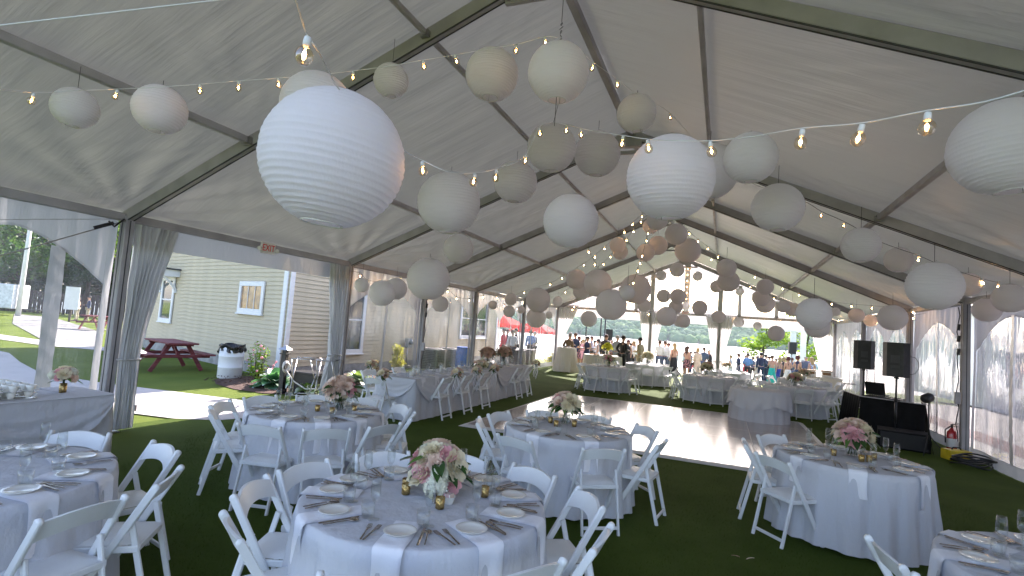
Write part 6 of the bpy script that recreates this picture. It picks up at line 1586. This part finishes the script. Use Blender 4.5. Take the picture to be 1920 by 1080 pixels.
def tree(x, y, lb, H, crown, mt, seed, trunk_h=.35, n=2600, leaf=.30, z=None, name='tree', grp='trees behind the fence'):
    rn = random.Random(seed); t = thing(name, lb, 'tree', (x, y, gz(x, y) if z is None else z), 0, grp)
    b = MB(); top = H*.82; pts = [(0, 0, 0), (.15*rn.uniform(-1, 1), .1, H*.25), (.3*rn.uniform(-1, 1), .2*rn.uniform(-1, 1), H*.5), (.2, .1, top)]
    b.tube(pts, [H*.022, H*.018, H*.012, H*.004], 9)
    tips = []
    for k in range(11):
        a = k*2.4+rn.uniform(-.3, .3); z0 = H*rn.uniform(trunk_h, .75); l = crown*rn.uniform(.55, .95)*(1.1-z0/H*.5)
        p1 = Vector((l*.5*cos(a), l*.5*sin(a), z0+l*.25)); p2 = Vector((l*cos(a), l*sin(a), z0+l*rn.uniform(.2, .55)))
        b.tube([(0.1, 0, z0), p1, p2], [H*.008, H*.005, H*.002], 6); tips += [p1, p2]
    b.build('trunk', M['bark'], t)
    b = MB()
    blobs = tips+[Vector((rn.uniform(-.4, .4)*crown, rn.uniform(-.4, .4)*crown, H*rn.uniform(.6, .93))) for _ in range(10)]
    for p in blobs: s = crown*rn.uniform(.26, .46); leaf_cloud(b, p, (s, s, s*.62), n//len(blobs), leaf, rn)
    tag(b.build('crown', mt, t), kind='stuff'); return t
adj = ['broad', 'tall', 'dense', 'ragged', 'dark', 'slim', 'bushy', 'leaning', 'old', 'young']
for k in range(10):
    f = k/9; p = fA.lerp(fB, f*1.05-.02)+Vector((-3-rnd.random()*3, 2.5+rnd.random()*3, 0))
    tree(p.x, p.y, '%s leafy tree, %s from the left behind the brown fence' % (adj[k], ORD[k]), rnd.uniform(9, 13), rnd.uniform(3.2, 4.4), M[('fol_g', 'fol_d', 'fol_g')[k % 3]], 100+k, .22, 2600, .34)
b = MB(); rn = random.Random(9)
for k in range(130):
    f = k/129; p = fA.lerp(fB, f*1.3-.15)+Vector((-9-rn.random()*6, 8+rn.random()*6, rn.uniform(1.5, 9))); leaf_cloud(b, p, (3.4, 3.4, 2.8), 260, .75, rn)
tag(b.build('woods', M['fol_d']), kind='stuff')
for k, (x, y) in enumerate(((-34.2, 21.6), (-32.5, 22.3))):
    tree(x, y, ('pale trunked', 'slender')[k]+' tree in front of the fence near the picnic table', 9.5, 2.6, M['fol_l' if k == 0 else 'fol_g'], 130+k, .42, 1500, .26, grp='trees on the lawn')

# ================================================================ BEYOND THE LEFT WINDOWS: PARASOLS, BINS
M['red'] = thin('red_parasol_cloth', (.55, .035, .045), (.8, .04, .05), .4, var=.08)
for k, (x, y) in enumerate(((-10.8, 29.2), (-10.2, 34.0))):
    t = thing('parasol', ('nearer', 'further')[k]+' red parasol seen through the vinyl windows', 'parasol', (x, y, gz(x, y)), 0, 'red parasols')
    b = MB(); b.lathe([(1.75, 2.10), (1.0, 2.42), (.05, 2.75)], 8, caps=(False, True), smooth=False); b.build('canopy', M['red'], t)
    b = MB(); b.grid(lambda u, v: (1.75*cos(tau*u), 1.75*sin(tau*u), 2.10-.18*v), 32, 1, closed_u=True); b.build('valance', M['red'], t)
    b = MB(); b.tube([(0, 0, 0), (0, 0, 2.75)], .025, 8); b.build('pole', M['alu'], t); b = MB(); b.lathe([(.3, 0), (.3, .06), (.05, .1)], 16); b.build('base', M['black'], t)
small_round(-7.6, 23.0, .55, 'white cloth on the small table behind the vinyl windows', 'small table outside behind the vinyl windows', 'cloth_ivory', nf=10, seed=31, over=False)
for k, (x, y) in enumerate(((-6.95, 22.6), (-7.0, 24.2))):
    t = thing('black_bin', ('nearer', 'further')[k]+' black wheeled bin outside the far left sidewall', 'bin', (x, y, 0), .1*k)
    b = MB(); b.prism([(-.3, -.33), (.3, -.33), (.3, .33), (-.3, .33)], .05, .72); b.build('body', M['black'], t); b = MB(); b.bar((-.34, 0, .75), (.34, 0, .75), .72, .06, (0, 0, 1), .015); b.build('lid', M['black'], t)
# small flat-bottomed deck boxes, flowering bed and rail at the waterside
shrub(-6.9, 27.6, 'clump of yellow-green grass outside the far left corner', .5, .7, 600, .1, M['fol_y'], 12)
def rail_(x, y, n, lb):
    t = thing('bench_row', lb, 'bench', (x, y, gz(x, y)))
    for k in range(n): b = MB(); b.box((k*1.2, 0, .6), (1.05, .08, .5)); b.build('backrest', M['steel'], t); b = MB(); b.box((k*1.2, -.2, .40), (1.05, .4, .05)); b.build('seat', M['steel'], t)
    b = MB(); b.box(((n-1)*.6, -.1, .2), (n*1.15, .06, .4)); b.build('frame', M['steel'], t)
rail_(-9.5, 42, 5, 'row of grey benches at the waterside behind the guests')
# loudspeakers on poles outside
def loudspeaker(x, y, z, rz, lb, h=.68, w=.40, d=.38):
    t = thing('loudspeaker', lb, 'loudspeaker', (x, y, z), rz)
    poly = [(-w/2, -d/2), (w/2, -d/2), (w/2, d*.15), (w*.30, d/2), (-w*.30, d/2), (-w/2, d*.15)]       # front is -y, tapered to the back
    b = MB(); b.prism(poly, 0, h); b.build('cabinet', M['black'], t)
    b = MB(); b.bar((0, -d/2-.008, .03), (0, -d/2-.008, h-.03), w-.04, .014, (0, 1, 0), .004); b.build('grille', M['grille'], t)
    b = MB(); b.box((0, d/2+.004, h*.52), (w*.32, .012, h*.22)); b.box((0, d/2+.004, h*.30), (w*.32, .012, h*.08)); b.build('back_panel', M['alu_dark'], t)
    b = MB(); b.lathe([(.06, -.04), (.03, 0)], 12); b.build('pole_socket', M['black'], t)
    b = MB(); b.tube([(-w/2, d*.1, h*.62), (-w/2-.08, d*.2, h*.60), (-w/2-.13, d*.2, h*.48), (-w/2-.14, d*.2, h*.30), (-w/2-.08, d*.2, h*.14), (-w/2, d*.1, h*.10)], .006, 6); b.build('cable_loop', M['black'], t)
    return t
def stand(x, y, z, h, lb, spread=.45, base=0.0):
    t = thing('speaker_stand', lb, 'stand', (x, y, z)); b = MB(); b.tube([(0, 0, .12), (0, 0, h*.55)], .022, 10); b.build('lower_tube', M['black'], t)
    b = MB(); b.tube([(0, 0, h*.5), (0, 0, h)], .017, 10); b.build('upper_tube', M['black'], t)
    for k in range(3):
        a = k*tau/3+.4; b = MB(); b.tube([(0, 0, .42), (spread*cos(a), spread*sin(a), .012)], .011, 6); b.tube([(0, 0, .16), (spread*.5*cos(a), spread*.5*sin(a), .22)], .008, 6); b.build('leg', M['black'], t)
    b = MB(); b.lathe([(.035, 0), (.035, .07)], 10, (0, 0, h*.52)); b.tube([(.03, 0, h*.55), (.07, 0, h*.55)], .012, 6); b.build('clamp', M['black'], t)
    return t
for k, (x, y) in enumerate(((-4.85, 32.8), (5.6, 35.9))):
    g = gz(x, y); hh = (1.36-g) if k == 0 else (1.40-g)
    stand(x, y, g, hh, ('left', 'right')[k]+' outdoor speaker stand among the guests'); loudspeaker(x, y, g+hh, .2, 'black loudspeaker raised above the guests outside, on the %s' % ('left', 'right')[k], .72, .42)
for k, x in enumerate((-8.3, -7.1, -6.75)):
    t = thing('lighting_pole', 'thin dark upright pole by the water, %s from the left' % ORD[k], 'pole', (x-.4, 42.5, gz(x, 42.5)), 0, 'dark upright poles by the water'); b = MB(); b.tube([(0, 0, 0), (0, 0, 5.6 if k else 5.2)], .06, 6); b.build('shaft', M['black'], t); b = MB(); b.lathe([(.2, 0), (.2, .1), (.06, .2)], 8); b.build('foot', M['black'], t)

# ================================================================ RIGHT: PERGOLA, WHITE BUILDING, TREE
t = thing('pergola', 'white pergola with square columns right of the crowd', 'pergola', (8.2, 50, gz(8, 50)))
for k, (x, y) in enumerate(((-1.0, 0), (-.05, 1.6), (1.2, 0), (2.6, 1.6), (3.6, 0))):
    b = MB(); b.bar((x, y, 0), (x, y, 4.5), .42, .42, (0, 1, 0), .02); b.build('column', M['trimw'], t)
for y in (-.2, 1.8): b = MB(); b.bar((-1.6, y, 4.65), (5.0, y, 4.65), .22, .45); b.build('beam', M['trimw'], t)
for k in range(9): b = MB(); b.bar((-1.4+k*.7, -1.0, 5.0), (-1.4+k*.7, 2.6, 5.0), .10, .22); b.build('rafter', M['trimw'], t)
tree(9.2, 56, 'lime green tree behind the white pergola', 7.6, 3.6, M['fol_l'], 200, .15, 3600, .30, grp='trees by the pergola')
tree(5.6, 58, 'smaller lime green tree left of the pergola', 7.0, 2.4, M['fol_l'], 201, .15, 2400, .28, grp='trees by the pergola')
wb = thing('white_building', 'long white panelled building beyond the right sidewall', 'building', (11.2, 12, 0))
M['wpanel'] = mat('white_panel_wall', (.82, .82, .85), .7, .05, .8)
b = MB(); b.box((1.5, 4, 1.9), (3.0, 40, 3.8)); b.build('wall', M['wpanel'], wb)
for k in range(11): b = MB(); b.box((-.01, -14+k*3.6, 1.9), (.03, .12, 3.7)); b.build('panel_joint', M['trimw'], wb)
for k in range(5): b = MB(); b.box((-.02, -12+k*7.2, 1.05), (.05, 1.6, .06)); b.build('rail', mat('soft_grey%d' % k, (.4, .42, .48), .6), wb)
b = MB(); b.prism([(-.4, -16.2), (3.2, -16.2), (3.2, 24.2), (-.4, 24.2)], 3.82, 3.98); b.build('roof', M['trimw'], wb)
t = thing('produce_cart', 'dark serving cart with boxes outside the right windows', 'cart', (8.9, 15.0, 0), .05)
b = MB(); b.box((0, 0, .5), (.7, 1.9, .75)); b.build('cabinet', mat('cart_dark', (.06, .06, .07), .6), t)
for k in range(4): b = MB(); b.box((0, -.7+k*.45, .97), (.4, .35, .18)); b.build('crate', M['wicker' if k % 2 else 'redwood'], t)
b = MB(); b.box((.1, -1.2, 1.0), (.4, .35, .9)); b.build('upright_box', M['wicker'], t)

# ================================================================ FAR SHORE AND HILLS
def hills():
    m = mat('far_woods_foliage', (.12, .22, .06), .95, .4, .03, spec=.05, c2=(.03, .10, .05))
    b = MB(); rn = random.Random(77)
    base = MB(); base.add([(-420, 640, -3.5), (420, 640, -3.5), (420, 900, 34), (-420, 900, 34), (-420, 1000, 30), (420, 1000, 30)], [(0, 1, 2, 3), (3, 2, 5, 4)])
    tag(base.build('far_hillside', mat('hillside', (.04, .075, .05), .95, .3, .05)), kind='structure')
    for k in range(1300):
        x = rn.uniform(-330, 260); d = rn.random()**1.5; y = 642+d*235; hz = -3.5+d*(37.5)+4*noise.noise(Vector((x*.012, 3, 0)))*d*2
        r = rn.uniform(4, 8); nu, nv = 9, 6; sd_ = rn.uniform(0, 99)
        def P(th, ph):
            q = r*(1+.28*noise.noise(Vector((sin(th)*cos(ph)*1.8+sd_, sin(th)*sin(ph)*1.8, cos(th)*1.8))))
            return (x+q*sin(th)*cos(ph), y+q*sin(th)*sin(ph), hz+2.5+q*cos(th)*.95)
        vs = [P(pi*.62*j/nv, tau*i/nu) for j in range(1, nv+1) for i in range(nu)]+[P(0, 0)]
        fs = [((j)*nu+i, (j+1)*nu+i, (j+1)*nu+(i+1) % nu, j*nu+(i+1) % nu) for j in range(nv-1) for i in range(nu)]+[(nv*nu, i, (i+1) % nu) for i in range(nu)]
        b.add(vs, fs, True)
        leaf_cloud(b, (x, y, hz+2.5+r*.25), (r*1.05, r*1.05, r*.85), 22, 2.2, rn)
    tag(b.build('woods', m), kind='stuff')
hills()
for k, (x, y, w_) in enumerate(((-205, 640, 12), (-128, 640, 9), (-92, 641, 10), (45, 640, 11), (88, 640, 8))):
    t = thing('shore_house', 'tiny pale house on the far shore, %s from the left' % ORD[k], 'house', (x, y, -3.3), .1*k, 'houses on the far shore')
    b = MB(); b.box((0, 0, 2.2), (w_, 7, 4.4)); b.build('wall', M['trimw'], t); b = MB(); b.prism([(-w_/2-.5, 4.4), (w_/2+.5, 4.4), (0, 7.2)], -4, 4, Matrix.Rotation(pi/2, 3, 'X')); b.build('roof', M['shingle'], t)
    b = MB(); b.box((0, -3.55, 2.0), (1.6, .1, 1.6)); b.build('window', M['winglass'], t)
# ================================================================ DJ CORNER
t = thing('dj_booth', 'black draped DJ booth facade with a pale top edge near the right sidewall', 'booth', (5.1, 14.7, 0))
def drape(p, q, h, parent, lean=.10):
    p = Vector(p); q = Vector(q); d = q-p; L = d.length; nn = Vector((d.y, -d.x, 0)).normalized(); b = MB()
    b.grid(lambda u, v: tuple(p+d*u+nn*(lean*v+.022*sin(u*L*34+2*noise.noise(Vector((u*5, v, 1))))*(.35+.65*v))+Vector((0, 0, h-(h-.01)*v))), int(L*36), 8)
    b.build('drape', M['cloth_black'], parent)
c = Vector((5.1, 14.7, 0)); pts = [Vector((4.62, 15.75, 0)), Vector((4.70, 14.35, 0)), Vector((5.75, 13.75, 0)), Vector((6.0, 14.9, 0))]
for a, b_ in zip(pts[:-1], pts[1:]): drape(a-c, b_-c, .83, t)
for a, b_ in zip(pts[:-1], pts[1:]):
    b = MB(); b.bar(a-c+Vector((0, 0, .84)), b_-c+Vector((0, 0, .84)), .025, .02); b.build('top_edge', M['alu'], t)
b = MB(); b.prism([(p-c).xy[:] for p in pts], .58, .61); b.build('desk', M['black'], t)
lap = thing('laptop', 'open black laptop standing on the DJ booth', 'laptop', (5.18, 15.0, .86), R(150))
b = MB(); b.bar((-.20, 0, .012), (.20, 0, .012), .28, .022, (0, 0, 1), .004); b.build('base', M['black'], lap)
b = MB(); b.bar((0, .14, .02), (0, .24, .30), .40, .012, (0, 1, 0), .003); b.build('screen', M['black'], lap)
mx_ = thing('mixer', 'black mixing console on a raised shelf in the DJ booth', 'mixer', (5.25, 14.75, .615), R(150))
b = MB(); b.bar((-.35, 0, .12), (.35, 0, .12), .42, .22, (0, 0, 1), .01); b.build('body', M['black'], mx_)
b = MB()
for i in range(8):
    for j in range(3): b.lathe([(.012, 0), (.009, .02)], 8, (-.28+i*.08, -.12+j*.10, .232))
tag(b.build('knobs', M['grille'], mx_), kind='stuff')
sb = thing('subwoofer', 'low black carpeted box on the turf in front of the DJ booth', 'subwoofer', (5.15, 12.95, 0), R(-12))
b = MB(); b.bar((-.42, 0, .17), (.42, 0, .17), .66, .34, (0, 0, 1), .02); b.build('cabinet', M['cloth_black'], sb); b = MB(); b.bar((-.38, -.335, .17), (.38, -.335, .17), .012, .28); b.build('grille', M['grille'], sb)
stand(5.02, 12.95, .34, 1.06, 'pole carrying the right-hand loudspeaker above the black box', .0001)
loudspeaker(5.02, 12.95, 1.40, R(158), 'larger black loudspeaker on the pole above the black box', .69, .46, .40)
stand(4.95, 15.3, 0, 1.44, 'stand of the left-hand loudspeaker, behind the DJ booth', .4)
loudspeaker(4.95, 15.3, 1.44, R(170), 'left-hand black loudspeaker standing behind the DJ booth', .69, .44, .38)
t = thing('stage_light', 'small black stage light on a thin tripod right of the DJ booth', 'stage light', (5.42, 12.45, 0))
b = MB(); b.tube([(0, 0, .1), (0, 0, 1.02)], .014, 8); b.build('pole', M['black'], t)
for k in range(3): a = k*tau/3; b = MB(); b.tube([(0, 0, .38), (.30*cos(a), .30*sin(a), .01)], .009, 6); b.build('leg', M['black'], t)
b = MB(); b.lathe([(.07, 0), (.085, .03), (.085, .16), (.05, .20)], 18); b.build('lamp_head', M['black'], t, (.02, -.04, 1.10), (1.9, 0, -1.0))
b = MB(); b.lathe([(.070, .0), (.055, .012), (.001, .014)], 18); b.build('lens', M['steel'], t, (.02, -.04, 1.10), (1.9, 0, -1.0))
b = MB(); b.tube([(-.05, 0, 1.0), (-.06, .02, .95), (0, 0, .92)], .006, 5); b.tube([(.02, .02, 1.05), (.05, .03, .7), (.0, .02, .4), (.1, .05, .01)], .005, 5); b.build('cord', M['black'], t)
t = thing('fire_extinguisher', 'red fire extinguisher standing against the right sidewall', 'fire extinguisher', (5.95, 12.98, 0))
b = MB(); b.lathe([(.078, 0), (.082, .02), (.082, .38), (.07, .43), (.03, .47), (.022, .50)], 18); b.build('cylinder', mat('extinguisher_red', (.50, .015, .02), .25, .05, 5, coat=.6), t)
b = MB(); b.lathe([(.083, .13), (.083, .30)], 18, caps=(False, False)); b.build('label', M['trimw'], t)
b = MB(); b.bar((0, 0, .50), (0, 0, .56), .03, .03, (0, 1, 0)); b.bar((-.02, 0, .56), (.13, 0, .60), .02, .015); b.bar((-.02, 0, .54), (.12, 0, .53), .02, .012); b.tube([(-.02, 0, .53), (-.10, .02, .45), (-.09, .03, .2)], .012, 7); b.build('valve', M['black'], t)
t = thing('yellow_case', 'bright yellow toolbox on the turf beside the extinguisher', 'box', (5.80, 12.30, 0), .3)
b = MB(); b.bar((-.19, 0, .09), (.19, 0, .09), .24, .18, (0, 0, 1), .015); b.build('body', mat('yellow_plastic', (.65, .48, .02), .4), t); b = MB(); b.tube([(-.08, 0, .18), (-.06, 0, .22), (.06, 0, .22), (.08, 0, .18)], .012, 6); b.build('handle', M['black'], t)
t = thing('cable_heap', 'black cables heaped at the foot of the right tent post', 'cable', (5.85, 11.75, 0))
b = MB()
for k in range(6): b.tube([(.28*cos(a)*(1+.15*sin(3*a+k)), .2*sin(a)+.1*sin(k), .03+.03*k+.03*sin(2*a+k)) for a in [tau*q/20 for q in range(21)]], .014, 6, caps=False)
b.build('coil', M['black'], t)
t = thing('camera_bag', 'black equipment bag lying at the right edge of the picture', 'bag', (4.75, 6.35, 0), .5)
b = MB(); b.ball((0, 0, .45), .3, 16, 10, (1.1, .8, 1.5)); b.build('body', M['black'], t); b = MB(); b.tube([(-.2, 0, .85), (-.1, 0, 1.0), (.1, 0, 1.0), (.2, 0, .85)], .015, 6); b.build('handle', M['black'], t)
# exit signs
def exit_sign(x, y, z, rz, lb):
    t = thing('exit_sign', lb, 'exit sign', (x, y, z), rz)
    b = MB(); b.bar((-.155, 0, 0), (.155, 0, 0), .035, .20, (0, 0, 1), .006); b.build('housing', M['plate'], t)
    for s in (-1, 1): b = MB(); b.ball((s*.20, -.02, -.02), .045, 10, 7, (.9, .9, .9)); b.build('emergency_lamp', M['plate'], t)
    cu = bpy.data.curves.new('exit_text', 'FONT'); cu.body = 'EXIT'; cu.size = .17; cu.extrude = .002; cu.align_x = 'CENTER'; cu.align_y = 'CENTER'
    to = bpy.data.objects.new('tmp', cu); col.objects.link(to); dg = bpy.context.evaluated_depsgraph_get(); me = bpy.data.meshes.new_from_object(to.evaluated_get(dg)); bpy.data.objects.remove(to, do_unlink=True)
    me.materials.clear(); me.materials.append(M.setdefault('exit_red', mat('exit_red', (.75, .02, .02), .5, .02, 5)))
    put('lettering', me, t, (0, -.021, 0), (pi/2, 0, 0), (.8, 1, 1)); return t
exit_sign(-5.98, 7.10, 2.93, pi/2, 'white EXIT sign with red letters on the left eave beam')
exit_sign(.08, 25.35, 3.02, 0, 'white EXIT sign with red letters in the middle of the gable beam')
# fallen leaf and small scraps on the turf
for k, (x, y, c_) in enumerate(((1.93, 5.15, 'petal_peach'), (2.05, 5.2, 'petal_cream'))):
    o = put('fallen_leaf', LEAF, None, (x, y, .012), (.1, .2, 1.0+k), .8, M[c_]); tag(o, ('brown', 'pale')[k]+' fallen leaf on the turf left of the table by the DJ booth', 'leaf')
# ================================================================ THE AIR OVER THE LAKE
def haze():
    m, t, o = nt('haze'); v = t.nodes.new('ShaderNodeVolumePrincipled')
    v.inputs['Color'].default_value = (.80, .90, 1, 1); v.inputs['Density'].default_value = .00022; v.inputs['Anisotropy'].default_value = .0
    t.links.new(v.outputs[0], o.inputs['Volume'])
    b = MB(); b.box((0, 350, 22), (2400, 1400, 54)); tag(b.build('haze', m), kind='stuff')
haze()
